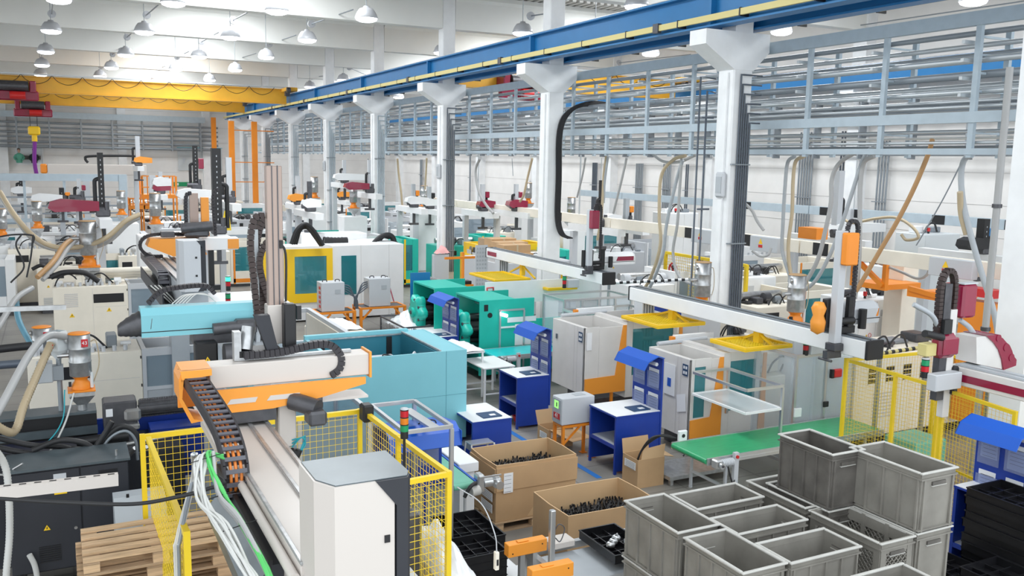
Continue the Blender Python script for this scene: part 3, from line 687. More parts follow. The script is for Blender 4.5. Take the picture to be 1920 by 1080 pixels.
def crate(P, L, W, H, along, label, m='crate_grey', perf=False, group='grey plastic crates', rim='crate_rim'):
    """open stacking crate; P = min corner at its bottom; L long side, W short side; along = 'x' or 'y' for the long side"""
    x0, y0, z0 = P; dx, dy = (L, W) if along == 'x' else (W, L); x1, y1 = x0+dx, y0+dy; z1 = z0+H
    t = thing('storage_crate', label, 'crate', (x0+dx/2, y0+dy/2, z0), group)
    i = .022; k = .035
    def ring(a, z): return [(x0+a, y0+a, z), (x1-a, y0+a, z), (x1-a, y1-a, z), (x0+a, y1-a, z)]
    b = MB(m)
    if not perf:
        V = ring(i+.012, z0)+ring(i, z1-.01)+ring(i+.008, z1-.01)+ring(k+.03, z0+.02)
        b.idx(V, [(0,1,5,4),(1,2,6,5),(2,3,7,6),(3,0,4,7),(3,2,1,0),(8,9,13,12)[::-1],(9,10,14,13)[::-1],(10,11,15,14)[::-1],(11,8,12,15)[::-1],(12,13,14,15)])
        part('body', b, t)
    else:
        a = i+.005
        b.box(x0+a, x1-a, y0+a, y1-a, z0, z0+.02)
        for (A, B) in (((x0+a, y0+a), (x1-a, y0+a)), ((x1-a, y0+a), (x1-a, y1-a)), ((x1-a, y1-a), (x0+a, y1-a)), ((x0+a, y1-a), (x0+a, y0+a))):
            A = Vector((*A, 0)); B = Vector((*B, 0)); d = B-A; Ln = d.length; u = d/Ln
            npan = 3 if Ln > .6 else 1; 
            b.bar(A+Vector((0,0,z1-.06)), B+Vector((0,0,z1-.06)), .012, .12); b.bar(A+Vector((0,0,z0+.05)), B+Vector((0,0,z0+.05)), .012, .1)
            for q in range(npan+1):
                c = A+d*(q/npan); e = .07 if q in (0, npan) else .045
                c = c+u*(e/2 if q == 0 else (-e/2 if q == npan else 0))
                b.bar(c+Vector((0,0,z0)), c+Vector((0,0,z1-.004)), e if abs(u.x) > .5 else .019, .019 if abs(u.x) > .5 else e)
            zz0, zz1 = z0+.1, z1-.12; hh = zz1-zz0; s = -hh
            while s < Ln:
                for sg in (1, -1):
                    a0 = max(0, -s); a1 = min(hh, Ln-s)
                    if a1 > a0:
                        p = A+u*(s+a0); q_ = A+u*(s+a1)
                        za, zb = (zz0+a0, zz0+a1) if sg == 1 else (zz1-a0, zz1-a1)
                        b.bar(p+Vector((0,0,za)), q_+Vector((0,0,zb)), .008)
                s += .055
        part('body', b, t, 'lattice sided crate body')
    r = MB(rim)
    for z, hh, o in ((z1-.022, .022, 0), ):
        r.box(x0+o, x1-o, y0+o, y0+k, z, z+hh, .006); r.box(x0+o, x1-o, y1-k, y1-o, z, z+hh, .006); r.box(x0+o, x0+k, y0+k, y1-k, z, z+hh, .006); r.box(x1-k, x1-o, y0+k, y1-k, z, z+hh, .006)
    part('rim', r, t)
    r = MB(m)
    for z in (z1-.075, z0+.012):
        r.box(x0+.006, x1-.006, y0+.006, y0+k, z, z+.014); r.box(x0+.006, x1-.006, y1-k, y1-.006, z, z+.014); r.box(x0+.006, x0+k-.008, y0+k, y1-k, z, z+.014); r.box(x1-k+.008, x1-.006, y0+k, y1-k, z, z+.014)
    if not perf:
        nl = 4
        for q in range(nl+1):
            f = .06+(.88)*q/nl
            if along == 'y':
                yy = y0+L*f
                for xx in (x0+.008, x1-.030): r.box(xx, xx+.022, yy-.009, yy+.009, z0, z1-.06)
            else:
                xx = x0+L*f
                for yy in (y0+.008, y1-.030): r.box(xx-.009, xx+.009, yy, yy+.022, z0, z1-.06)
        for q in (.12, .88):
            if along == 'y':
                xx = x0+W*q
                for yy in (y0+.008, y1-.030): r.box(xx-.012, xx+.012, yy, yy+.022, z0, z1-.06)
            else:
                yy = y0+W*q
                for xx in (x0+.008, x1-.030): r.box(xx, xx+.022, yy-.012, yy+.012, z0, z1-.06)
    part('ribs', r, t)
    for sgn in (0, 1):
        h = MB('crate_dark'); 
        if along == 'y':
            yy = (y0+.010) if sgn == 0 else (y1-.038); xm = x0+W/2; h.box(xm-.09, xm+.09, yy, yy+.028, z1-.14, z1-.105); h.use(rim); h.box(xm-.1, xm+.1, yy-.004, yy+.032, z1-.148, z1-.14)
        else:
            xx = (x0+.010) if sgn == 0 else (x1-.038); ym = y0+W/2; h.box(xx, xx+.028, ym-.09, ym+.09, z1-.14, z1-.105); h.use(rim); h.box(xx-.004, xx+.032, ym-.1, ym+.1, z1-.148, z1-.14)
        part('handle', h, t)
    return t
def tray(P, dx, dy, H, label, group='black compartment trays', cells=(4, 4), m='tray_black'):
    x0, y0, z0 = P; x1, y1 = x0+dx, y0+dy
    t = thing('parts_tray', label, 'tray', (x0+dx/2, y0+dy/2, z0), group)
    b = MB(m); b.box(x0+.01, x1-.01, y0+.01, y1-.01, z0, z0+.01)
    for a in ((x0, x1, y0, y0+.012), (x0, x1, y1-.012, y1), (x0, x0+.012, y0, y1), (x1-.012, x1, y0, y1)): b.box(*a, z0, z0+H)
    for a in ((x0-.008, x1+.008, y0-.008, y0+.006), (x0-.008, x1+.008, y1-.006, y1+.008), (x0-.008, x0+.006, y0, y1), (x1-.006, x1+.008, y0, y1)): b.box(*a, z0+H-.012, z0+H)
    part('tray_body', b, t)
    d = MB(m)
    for i in range(1, cells[0]): x = x0+dx*i/cells[0]; d.box(x-.006, x+.006, y0+.01, y1-.01, z0+.01, z0+H*.55)
    for i in range(1, cells[1]): y = y0+dy*i/cells[1]; d.box(x0+.01, x1-.01, y-.006, y+.006, z0+.01, z0+H*.55)
    part('dividers', d, t); return t
def pallet(P, dx, dy, label, group='wooden pallets', m='wood'):
    x0, y0, z0 = P; t = thing('wooden_pallet', label, 'pallet', (x0+dx/2, y0+dy/2, z0), group)
    for q in range(3):
        y = y0+(dy-.1)*q/2; b = MB('wood_dark'); b.box(x0, x0+dx, y, y+.1, z0, z0+.02); part('skid', b, t)
        for k in range(3): b = MB(m); x = x0+(dx-.14)*k/2; b.box(x, x+.14, y, y+.1, z0+.02, z0+.1); part('block', b, t)
    for k in range(3): b = MB('wood_dark'); x = x0+(dx-.14)*k/2; b.box(x, x+.14, y0, y0+dy, z0+.1, z0+.12); part('stringer', b, t)
    for q in range(5): y = y0+(dy-.1)*q/4; b = MB(m); b.box(x0, x0+dx, y, y+.1, z0+.12, z0+.142); part('deck_board', b, t)
    return t
def carton_open(P, dx, dy, H, label, t_=.012, fill=None, flaps=(), group=None, seam=None, labels=(), name='cardboard_box', cat='box', fillz=.2, bulge=.0):
    x0, y0, z0 = P; x1, y1 = x0+dx, y0+dy; z1 = z0+H; t = thing(name, label, cat, (x0+dx/2, y0+dy/2, z0), group)
    b = MB('card'); b.box(x0, x1, y0, y1, z0, z0+.01)
    mx, my = (x0+x1)/2, (y0+y1)/2
    O = [(x0, y0), (mx, y0-bulge), (x1, y0), (x1+bulge, my), (x1, y1), (mx, y1+bulge), (x0, y1), (x0-bulge, my)]
    I = [(x+(t_ if x < mx-.01 else (-t_ if x > mx+.01 else 0)), y+(t_ if y < my-.01 else (-t_ if y > my+.01 else 0))) for x, y in O]
    C8 = [(x0, y0), (mx, y0), (x1, y0), (x1, my), (x1, y1), (mx, y1), (x0, y1), (x0, my)]
    n = 8
    b.idx([(*p, z0) for p in C8]+[(*p, z1) for p in O], [(i, (i+1)%n, (i+1)%n+n, i+n) for i in range(n)])
    b.use('card_in'); b.idx([(*p, z0+.012) for p in I]+[(*p, z1) for p in I], [((i+1)%n, i, i+n, (i+1)%n+n) for i in range(n)])
    b.idx([(*p, z1) for p in O]+[(*p, z1) for p in I], [(i, (i+1)%n, (i+1)%n+n, i+n) for i in range(n)])
    b.poly([(x0+t_, y0+t_, z0+.015), (x1-t_, y0+t_, z0+.015), (x1-t_, y1-t_, z0+.015), (x0+t_, y1-t_, z0+.015)])
    part('box_wall', b, t)
    if seam:
        s = MB('card'); e = .006
        s.prism([(x0-e, z1-seam), (x1+e, z1-seam), (x1+e+bulge*.2, z1-.04), (x0-e, z1-.04)], 'y', y0-e-bulge, y0-.001); s.box(x0-e-bulge, x0-.001, y0-e, y1, z1-seam-.02, z1-.05)
        part('overlap_sleeve', s, t)
    for fl in flaps:
        f = MB('card_in'); f.poly(fl); f.use('card'); f.poly([Vector(p)+Vector((0, 0, -.006)) for p in reversed(fl)]); part('flap', f, t)
    for (a, c, d, e, fc) in labels:
        s = MB('paper'); 
        if fc == 'f': s.box(a, c, y0-.012-bulge, y0-.008-bulge, d, e); s.use('print_ink'); [s.box(a+.01, a+(c-a)*.8, y0-.014-bulge, y0-.012-bulge, d+(e-d)*(q+.3)/5, d+(e-d)*(q+.3)/5+.004) for q in range(5)]
        else: s.box(x0-.012-bulge, x0-.008-bulge, a, c, d, e); s.use('print_ink'); [s.box(x0-.014-bulge, x0-.012-bulge, a+.02, c-.03, d+(e-d)*(q+.3)/5, d+(e-d)*(q+.3)/5+.004) for q in range(5)]
        part('shipping_label', s, t)
    return t
def workbench(x0, x1, y0, y1, h, label, board_top=1.85, tilt=0, group='blue workbenches with notice boards', shelf=.45, clutter=1, hoodw=.3, board=True):
    """blue steel desk, open to the left, with notice board and hood along its right side"""
    t = thing('workbench', label, 'workbench', (x0, y0, 0), group)
    b = MB('bench_blue'); b.box(x0, x1, y0, y0+.02, .0 if False else .05, h-.03); b.box(x0, x1, y1-.02, y1, .05, h-.03); b.box(x1-.02, x1, y0, y1, .05, h-.03)
    part('cabinet', b, t)
    for x, y in ((x0, y0), (x0, y1-.04), (x1-.04, y0), (x1-.04, y1-.04)): l = MB('bench_blue'); l.box(x, x+.04, y, y+.04, 0, h-.03); part('leg', l, t)
    b = MB('light_grey'); b.box(x0+.02, x1-.02, y0+.02, y1-.02, shelf, shelf+.02); b.use('bench_blue'); b.box(x0, x0+.02, y0, y1, shelf-.03, shelf+.03); part('shelf', b, t)
    b = MB('bench_blue'); b.box(x0-.01, x1, y0-.01, y1+.01, h-.035, h-.008); b.use('white_paint'); b.box(x0, x1, y0, y1, h-.008, h); part('desktop', b, t)
    if board: b = MB('bench_blue'); b.box(x1, x1+.03, y0-.01, y1+.01, h-.6, board_top); part('board', b, t)
    ym = (y0+y1)/2; zt = board_top-.18
    for r in range(2 if board else 0):
        z1 = zt-r*.42; z0 = z1-.36
        for c in range(2):
            ya = y0+.04+c*(ym-y0); yb = ya+(ym-y0)-.07
            p = MB('pocket'); p.box(x1-.022, x1-.012, ya, yb, z0, z1-.08); pk = part('pocket', p, t, 'clear document pocket')
            s = MB('paper'); s.box(x1-.010, x1-.002, ya+.03, yb-.03, z0+.03+.05*((r+c)%2), z1-.02); s.use('print_ink')
            for q in range(5): s.box(x1-.012, x1-.010, ya+.05, yb-.06, z1-.08-q*.045, z1-.073-q*.045)
            part('sheet', s, pk)
    b = MB('hood_blue'); zt = board_top if board else -9
    b.prism([(x1+.02, zt+.02), (x1-.1, zt+.06), (x1-hoodw, zt-.02), (x1-hoodw-.08, zt-.16), (x1-hoodw-.07, zt-.165), (x1-hoodw+.01, zt-.035), (x1-.1, zt+.045), (x1+.02, zt+.005)], 'y', y0-.04, y1+.04)
    b.prism([(x1+.02, zt+.02), (x1-.1, zt+.06), (x1-hoodw, zt-.02), (x1-hoodw-.08, zt-.16), (x1+.0, zt-.06)], 'y', y1+.03, y1+.04); part('hood', b, t, 'bright blue sloping hood')
    b = MB('light_grey'); b.cyl((x1-.12, y0-.02, zt-.08), (x1-.12, y1+.02, zt-.08), .03); part('lamp_tube', b, t)
    if not board:
        for c in t.children: 
            if c.name.startswith('hood') or c.name.startswith('lamp_tube'): bpy.data.objects.remove(c)
    if clutter:
        f = MB('navy'); f.box(x1-.45, x1-.12, y0+.1, y0+.38, h+.001, h+.02); f.use('paper'); f.box(x1-.3, x1-.2, y0+.15, y0+.23, h+.02, h+.023)
        single('document_folder', f, 'dark folder on the '+{'s': 'second blue workbench', 'f': 'first blue workbench'}.get(label[0], 'blue workbench before the teal machines' if 'teal' in label else 'blue workbench by the cyan machine'), 'folder', (x1-.3, y0+.2, h), 'folders on workbenches')
    return t
def conveyor(x0, x1, y0, y1, z, belt, label, motor=True, legs=(.1, .9), group='belt conveyors', rot=0):
    """flat belt running along X, drive at its left front corner"""
    t = thing('belt_conveyor', label, 'conveyor', (x0, y0, 0), group)
    b = MB(belt); b.box(x0, x1, y0+.03, y1-.03, z-.012, z); b.cyl((x0, y0+.03, z-.045), (x0, y1-.03, z-.045), .045, n=16); b.cyl((x1, y0+.03, z-.045), (x1, y1-.03, z-.045), .045, n=16); b.box(x0, x1, y0+.04, y1-.04, z-.09, z-.08); part('belt', b, t)
    b = MB('alu'); 
    for y in (y0, y1-.03): b = MB('alu'); b.box(x0-.02, x1+.02, y, y+.03, z-.1, z+.008); b.box(x0, x1, y-.006, y+.036, z-.07, z-.045); part('side_frame', b, t)
    for f in legs:
        x = x0+(x1-x0)*f
        for y in (y0+.02, y1-.06): l = MB('light_grey'); l.box(x-.02, x+.02, y, y+.04, .03, z-.1); l.cyl((x, y+.02, 0), (x, y+.02, .03), .03, n=10); part('leg', l, t)
        l = MB('light_grey'); l.box(x-.02, x+.02, y0+.06, y1-.06, .25, .29); part('cross_bar', l, t)
    if motor:
        m = MB('alu'); m.box(x0+.02, x0+.14, y0-.16, y0-.02, z-.12, z+.02, .02); m.cyl((x0+.08, y0-.18, z-.05), (x0+.08, y0-.22, z-.05), .045, n=16); m.use('dark_steel'); m.cyl((x0+.08, y0-.22, z-.05), (x0+.08, y0-.235, z-.05), .02)
        part('gearbox', m, t)
        m = MB('light_grey'); m.cyl((x0+.15, y0-.1, z-.05), (x0+.36, y0-.1, z-.05), .055, n=18)
        for q in range(6): m.cyl((x0+.18+q*.03, y0-.1, z-.05), (x0+.19+q*.03, y0-.1, z-.05), .062, n=18)
        part('motor', m, t); m = MB('light_grey'); m.box(x0+.42, x0+.5, y0-.08, y0-.02, z-.45, z+.06); part('motor_bracket', m, t)
        m = MB('red'); m.cyl((x0+.46, y0-.1, z), (x0+.46, y0-.08, z), .025); part('stop_button', m, t)
        cable(t, [(x0+.25, y0-.13, z-.1), (x0+.3, y0-.16, z-.3), (x0+.4, y0-.1, z-.4), (x0+.46, y0-.05, z-.3)], .012, 'rubber')
    return t
def table(x0, x1, y0, y1, h, label, top='white_paint', legm='white_paint', shelf=None, group=None):
    t = thing('work_table', label, 'table', (x0, y0, 0), group); b = MB(top); b.box(x0, x1, y0, y1, h-.03, h, .005); part('tabletop', b, t)
    for x in (x0+.02, x1-.06):
        for y in (y0+.02, y1-.06): l = MB(legm); l.box(x, x+.04, y, y+.04, 0, h-.03); part('leg', l, t)
    b = MB(legm); b.box(x0+.03, x1-.03, y0+.03, y0+.05, .18, .21); b.box(x0+.03, x1-.03, y1-.05, y1-.03, .18, .21); part('stretcher', b, t)
    return t
def robot(X, y0, y1, z, ay, ax0, ax1, mx, mlo, mhi, label, style, w=.26, zb=.3, mastm='light_grey', mastw=.1, group='gantry robots', support=None, chainc='chain_dark', cover=.9, mono=False, scale=1.0):
    """take-out robot: beam along Y (y0 near end), cross arm along X at ay, vertical axis at mx"""
    t = thing('gantry_robot', label, 'robot', (X, y0, z-zb), group); s = scale
    beam = {'cream': 'robot_cream', 'white': 'white_paint', 'grey': 'grey_paint'}[style.get('beam', 'white')]
    b = MB(beam); b.box(X-w/2, X+w/2, y0, y1, z-zb, z, .01); part('beam', b, t)
    b = MB('pipe_grey')
    for dx in (-.42, .12): b.box(X+w*dx, X+w*dx+w*.22, y0, y1, z, z+.02)
    part('guide_rail', b, t)
    b = MB('rubber'); b.box(X-w*.12, X+w*.05, y0+.05, y1-.05, z, z+.012); part('cable_strip', b, t)
    ec = MB(style.get('end', 'black')); ec.box(X-w/2-.005, X+w/2+.005, y0-.06, y0, z-zb-.01, z+.02, .01); part('end_cap', ec, t); ec = MB(style.get('end', 'black')); ec.box(X-w/2-.005, X+w/2+.005, y1, y1+.04, z-zb-.01, z+.02, .01); part('end_cap', ec, t)
    if style.get('stripe'): b = MB(style['stripe']); b.box(X-w/2-.006, X-w/2, y1-.7, y1-.1, z-zb*.75, z-zb*.3); part('side_stripe', b, t)
    # carriage
    b = MB('black'); b.box(X-w*.55, X+w*.55, ay-.2*s, ay+.2*s, z+.02, z+.12*s, .01); part('carriage', b, t)
    za = z+.12*s; ah = .29*s
    c = MB(style['arm']); 
    if style['arm'] in ('maroon',): 
        c.prism([(ax0+.12*s, za), (ax1-.05*s, za), (ax1, za+.06*s), (ax1, za+ah*.8), (ax1-.12*s, za+ah), (ax0+.25*s, za+ah), (ax0, za+ah*.55), (ax0, za+.1*s)], 'y', ay-.13*s, ay+.13*s)
    else:
        yy0 = ay-.14*s; yy1 = ay+.12*s
        c.idx([(x, y, zz) for x, i in ((ax0, .0), (ax1-.08*s, .0), (ax1, .05*s)) for y, zz in ((yy0+i, za), (yy1, za), (yy1, za+ah*.8-i), (yy1-.07*s, za+ah-i), (yy0+.09*s, za+ah-i), (yy0+i, za+ah*.7-i))], [(5,4,3,2,1,0)]+[(i+6*j, (i+1)%6+6*j, (i+1)%6+6*j+6, i+6*j+6) for j in (0, 1) for i in range(6)]+[(12,13,14,15,16,17)])
    part('arm_cover', c, t)
    c = MB('black'); c.box(ax0+.1*s, ax1-.05*s, yy0-.003 if style['arm'] != 'maroon' else ay, yy0 if style['arm'] != 'maroon' else ay+.01, za+ah*.22, za+ah*.26); c.box(ax0+.02, ax0+.13*s, ay-.22*s, ay-.14*s, za-.02, za+ah+.12*s, .01); c.cyl((ax0+.3*s, ay-.2*s, za-.05*s), (ax0+.3*s, ay-.2*s, za+ah*.75), .055*s, n=14); part('arm_drive', c, t)
    if style.get('nub'): c = MB(style['nub']); c.lathe([(.001, 0), (.09*s, .05*s), (.1*s, .18*s), (.07*s, .26*s), (.10*s, .36*s), (.06*s, .44*s), (.001, .45*s)], (mx-.2*s, ay-.1*s, z+.02), 16); part('rear_nub', c, t, 'orange rounded cover')
    if style.get('arm2'): b = MB(style['arm2']); w_ = .55*s if style['arm2'] == 'maroon' else .08*s; b.prism([(ax1-w_-.05*s, za+ah*.32), (ax1-.09*s, za+ah*.32), (ax1-.09*s, za+ah*.68), (ax1-w_, za+ah*.68)], 'y', ay-.146*s, ay-.13*s); part('cover_stripe', b, t)
    # mast
    my = ay-.22*s
    b = MB(mastm); b.box(mx-mastw/2, mx+mastw/2, my-mastw/2, my+mastw/2, mlo, mhi, .008); part('mast', b, t)
    b = MB('black'); b.box(mx-mastw*.9, mx+mastw*1.3, my+mastw/2, my+mastw/2+.1*s, z+.1*s, z+.5*s, .01); b.cyl((mx+mastw*.2, my, z+.2*s), (mx+mastw*2.6, my, z+.2*s), .05*s, n=12); part('drive_unit', b, t)
    if style.get('headbox'):
        b = MB(style['headbox']); b.box(mx-mastw*.6, mx+mastw*1.2, my-mastw*1.5, my-mastw*.5, mhi-.45*s, mhi-.02, .02); part('head_cover', b, t)
    ch = (mx+mastw/2+.06*s, my+.03)
    chain(t, [(ch[0], ch[1], mhi-.05), (ch[0]+.02*s, ch[1], mhi+.08*s), (ch[0]+.1*s, ch[1], mhi+.13*s), (ch[0]+.19*s, ch[1], mhi+.06*s), (ch[0]+.2*s, ch[1], mhi-.2*s), (ch[0]+.2*s, ch[1], z+.45*s), (ch[0]+.18*s, ch[1], z+.25*s)], .05*s, .045*s, (0, 1, 0), chainc, .05*s)
    b = MB('dark_steel'); b.box(mx-.08*s, mx+.08*s, my-.09*s, my+.09*s, mlo-.1*s, mlo, .01); b.box(mx-.16*s, mx+.1*s, my-.04*s, my+.04*s, mlo-.2*s, mlo-.1*s); b.cyl((mx-.14*s, my-.1*s, mlo-.22*s), (mx-.14*s, my+.12*s, mlo-.22*s), .02); part('gripper', b, t)
    if support:
        for sy in support:
            b = MB('light_grey')
            for q in range(5): b.box(X-w*.5+q*w*.2, X-w*.5+q*w*.2+.03, sy, sy+.3, z-zb-1.0, z-zb)
            part('support_column', b, t)
    return t
def ybracket(x0, x1, y0, y1, z, px_, beamz, label, group='yellow guard platforms'):
    """yellow mesh guard shelf carried by a post and struts under a robot beam"""
    t = thing('guard_platform', label, 'platform', (x0, y0, z), group)
    b = MB('machine_yellow'); w = .07
    b.box(x0, x1, y0, y0+w, z, z+w); b.box(x0, x1, y1-w, y1, z, z+w); b.box(x0, x0+w, y0, y1, z, z+w); b.box(x1-w, x1, y0, y1, z, z+w); part('frame', b, t)
    g = MB('fence_yellow'); g.grid((x0, y0, z+.035), (x1-x0, 0, 0), (0, y1-y0, 0), int((x1-x0)/.06), int((y1-y0)/.06), .014); part('mesh_deck', g, t)
    ym = (y0+y1)/2
    b = MB('machine_yellow'); b.box(px_-.06, px_+.06, ym-.07, ym+.07, z+.03, beamz, .005); part('post', b, t)
    for yy in (y0+.08, y1-.08): b = MB('machine_yellow'); b.bar((px_, yy, z+.04), (px_, ym, beamz-.04), .045); part('strut', b, t)
    return t
def machine_clutter(t, x0, x1, y0, y1, z, n=5, seed=1, cols=('light_grey', 'dark_steel', 'pipe_grey', 'white_paint', 'black')):
    rnd = random.Random(seed)
    for i in range(n):
        b = MB(rnd.choice(cols)); a = x0+(x1-x0)*(i+.1)/n; w = (x1-x0)/n*.75; h = .06+rnd.random()*.22; yy = y0+rnd.random()*(y1-y0)*.5
        if rnd.random() < .5: b.box(a, a+w, yy, yy+min(.4, (y1-y0)*.45), z, z+h, .02)
        else: b.cyl((a, yy+.1, z+h*.6), (a+w, yy+.1, z+h*.6), h*.5, n=12); b.box(a+w*.3, a+w*.7, yy, yy+.2, z, z+h*.5)
        part(('motor', 'valve_block', 'terminal_box')[i % 3], b, t)
    for i in range(2):
        a = x0+(x1-x0)*rnd.random()*.6
        cable(t, [(a, y0+.05, z+.02), (a+.1, y0+.02, z+.22), (a+.35, y0+.03, z+.3), (a+.6, y0+.1, z+.04)], .018, 'rubber', 'hydraulic_hose')
def moulder(x0, x1, y0, y1, h, label, body='white_paint', accent='orange', pane='teal_pane', win=True, seed=1, group='injection moulding machines', cab=.45, z0=.12, tower=False):
    """generic injection moulding machine lying along X: control cabinet part, guarded clamp part with window, barrel"""
    t = thing('moulding_machine', label, 'machine', (x0, y0, 0), group); xc = x0+(x1-x0)*cab
    b = MB('dark_steel'); b.box(x0+.1, x1-.1, y0+.1, y1-.1, 0, z0+.02); part('base', b, t)
    b = MB(body); b.box(x0, xc, y0, y1, z0, h*.8, .02); part('bed', b, t)
    b = MB(body); b.box(xc, xc+.1, y0, y1, z0, h, .01); b.box(x1-.25, x1, y0, y1, z0, h, .01); b.box(xc+.1, x1-.25, y0, y0+.05, z0, h*.35); b.box(xc+.1, x1-.25, y0, y0+.05, h*.88, h); b.box(xc+.1, x1-.25, y1-.05, y1, z0, h); part('guard', b, t)
    b = MB(pane); b.box(xc+.1, x1-.25, y0+.02, y0+.03, h*.35, h*.88); part('window', b, t)
    b = MB(accent); b.box(xc+.1, xc+.17, y0-.012, y0, z0, h); b.box(xc+.1, x1-.25, y0-.012, y0, z0+.05, z0+.2); part('accent_panel', b, t)
    b = MB('steel'); 
    for zz in (h*.45, h*.7): b.cyl((xc+.1, y0+.3, zz), (x1-.2, y0+.3, zz), .05)
    b.use('light_grey'); b.box(xc+.4, xc+.6, y0+.15, y1-.15, h*.3, h*.85); part('clamp_unit', b, t)
    b = MB('steel'); b.cyl((x0+.1, (y0+y1)/2, h*.8+.18), (xc, (y0+y1)/2, h*.8+.18), .11, n=16); part('barrel', b, t)
    machine_clutter(t, x0+.05, xc-.05, y0+.05, y1-.1, h*.8, 5, seed)
    b = MB('black'); b.box(x0+.15, min(x0+.75, xc-.1), y0-.006, y0, h*.6, h*.7); part('display_window', b, t)
    warn_sign(t, x0+.3, y0, h*.45); vent(t, x0+.15, x0+.45, y0, h*.12, h*.28)
    return t
# ================================================================= FOREGROUND LEFT
# ---- nearest robot: beam running towards the viewer with grey-cream cabinet, orange arm across it
bx0, bx1 = 1.07, 1.47; by0, by1 = 4.5, 8.2; bz = 2.85
t = thing('gantry_robot', 'big cream and orange gantry robot with open drag chain, nearest to the viewer', 'robot', (1.25, 4.2, 2.2), 'gantry robots'); robA = t
b = MB('robot_cream'); b.box(bx0, bx1, by0, by1, bz-.26, bz, .006); part('beam', b, t)
for x, w in ((bx0+.0, .03), (bx0+.235, .03), (bx1-.03, .03)):
    b = MB('galv'); b.box(x, x+w, by0, by1, bz, bz+.022, .004); part('guide_rail', b, t)
b = MB('robot_cream'); b.cyl((bx0-.03, by0, bz-.06), (bx0-.03, by1, bz-.06), .028, n=14); part('tube_guide', b, t)
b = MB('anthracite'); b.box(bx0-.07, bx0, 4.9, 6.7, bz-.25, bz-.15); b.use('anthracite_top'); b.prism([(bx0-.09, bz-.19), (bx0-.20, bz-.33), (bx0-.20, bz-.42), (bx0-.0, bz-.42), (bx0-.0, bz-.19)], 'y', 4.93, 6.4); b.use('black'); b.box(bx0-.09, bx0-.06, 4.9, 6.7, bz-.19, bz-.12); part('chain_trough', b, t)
# end cabinet
cx0, cx1, cy0, cy1, cz = 1.085, 1.565, 4.13, 4.56, 3.40
b = MB('robot_cream'); poly = [(cx0, cy1), (cx0, cy0+.13), (cx0+.07, cy0), (cx1-.10, cy0), (cx1-.10, cy1)]
b.prism(poly, 'z', 2.2, cz); part('cabinet_shell', b, t, 'cream sheet metal cabinet shell')
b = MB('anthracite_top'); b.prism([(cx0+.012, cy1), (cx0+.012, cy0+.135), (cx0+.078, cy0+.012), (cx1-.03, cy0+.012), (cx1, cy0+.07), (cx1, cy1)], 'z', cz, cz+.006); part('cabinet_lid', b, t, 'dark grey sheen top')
b = MB('anthracite'); b.box(cx1-.10, cx1, cy0+.04, cy1, 2.2, cz); b.prism([(cx1-.20, cz+.001), (cx1-.03, cz+.001), (cx1-.03, 2.2), (cx1-.09, 2.2), (cx1-.09, cz-.14)], 'y', cy0-.006, cy0+.05); b.prism([(cx1-.031, cy0-.004), (cx1, cy0+.05), (cx1-.031, cy0+.05)], 'z', 2.2, cz); part('side_trim', b, t, 'black side trim')
b = MB('black'); b.box(cx1-.155, cx1-.125, cy0-.006, cy0, cz-.33, cz-.29); part('lock', b, t)
# drag chain along the beam, turning down at its near end
chain(t, [(.88, 7.25, 3.31), (.90, 7.1, 3.28), (.99, 6.5, 3.11), (1.005, 6.2, 3.02), (1.01, 6.07, 2.92), (1.01, 6.04, 2.80), (1.01, 6.12, 2.68), (1.01, 6.35, 2.64)], .17, .085, (1, 0, 0), 'chain_dark', .075, True)
for q in range(3):
    cable(t, [(.85+.035*q, 7.2, 3.29), (.95+.035*q, 6.5, 3.11), (.97+.035*q, 6.2, 3.02), (.975+.035*q, 6.06, 2.92), (.975+.035*q, 6.035, 2.80), (.975+.035*q, 6.12, 2.68)], .011, 'cable_orange', 'cable', 'orange cable in the drag chain')
# cross arm
ay = 7.28
b = MB('robot_cream'); b.box(1.02, 2.33, ay-.08, ay+.14, 3.17, 3.36, .006); b.box(1.02, 2.31, ay-.10, ay+.14, 2.98, 3.0); part('arm_beam', b, t)
b = MB('galv'); b.box(1.25, 2.2, ay+.02, ay+.06, 3.36, 3.385); part('arm_rail', b, t)
b = MB('robot_orange'); b.box(2.325, 2.345, ay-.095, ay+.15, 3.15, 3.375); part('arm_end_plate', b, t)
b = MB('robot_orange')
b.idx([(x, y, z) for y in (ay-.13, ay-.10) for x, z in ((1.02, 3.17), (2.1, 3.17), (2.28, 3.165), (2.28, 3.11), (1.9, 3.03), (1.5, 2.98), (1.02, 2.98))], [(0,1,2,3,4,5,6)[::-1], (7,8,9,10,11,12,13)]+[(i, (i+1)%7, (i+1)%7+7, i+7) for i in range(7)])
part('side_fairing', b, t, 'orange side fairing')
b = MB('robot_cream')
for a, c in ((1.14, 1.38), (1.45, 1.72)): b.prism([(a, 3.05), (c-.02, 3.05), (c, 3.09), (a+.03, 3.09)], 'y', ay-.134, ay-.13)
part('fairing_slot', b, t, 'cream slots in the orange fairing')
b = MB('robot_orange'); b.prism([(.80, 3.37), (1.02, 3.37), (1.02, 3.355), (.82, 3.35), (.80, 3.28)], 'y', ay-.2, ay+.14); b.prism([(.80, 3.36), (.82, 3.34), (.80, 3.15), (.88, 2.98), (.95, 2.96), (.86, 2.95), (.78, 3.13), (.78, 3.3)], 'y', ay-.2, ay+.14); b.box(.80, 1.02, ay+.10, ay+.14, 3.0, 3.36); b.prism([(.79, 3.37), (1.02, 3.37), (1.02, 3.32), (.80, 3.30)], 'y', ay-.22, ay-.19); part('end_hood', b, t, 'orange open hood swallowing the drag chain')
# carriage under the arm
b = MB('dark_steel'); b.box(bx0-.05, bx1+.06, ay-.12, ay+.25, bz+.03, 2.98); part('carriage', b, t)
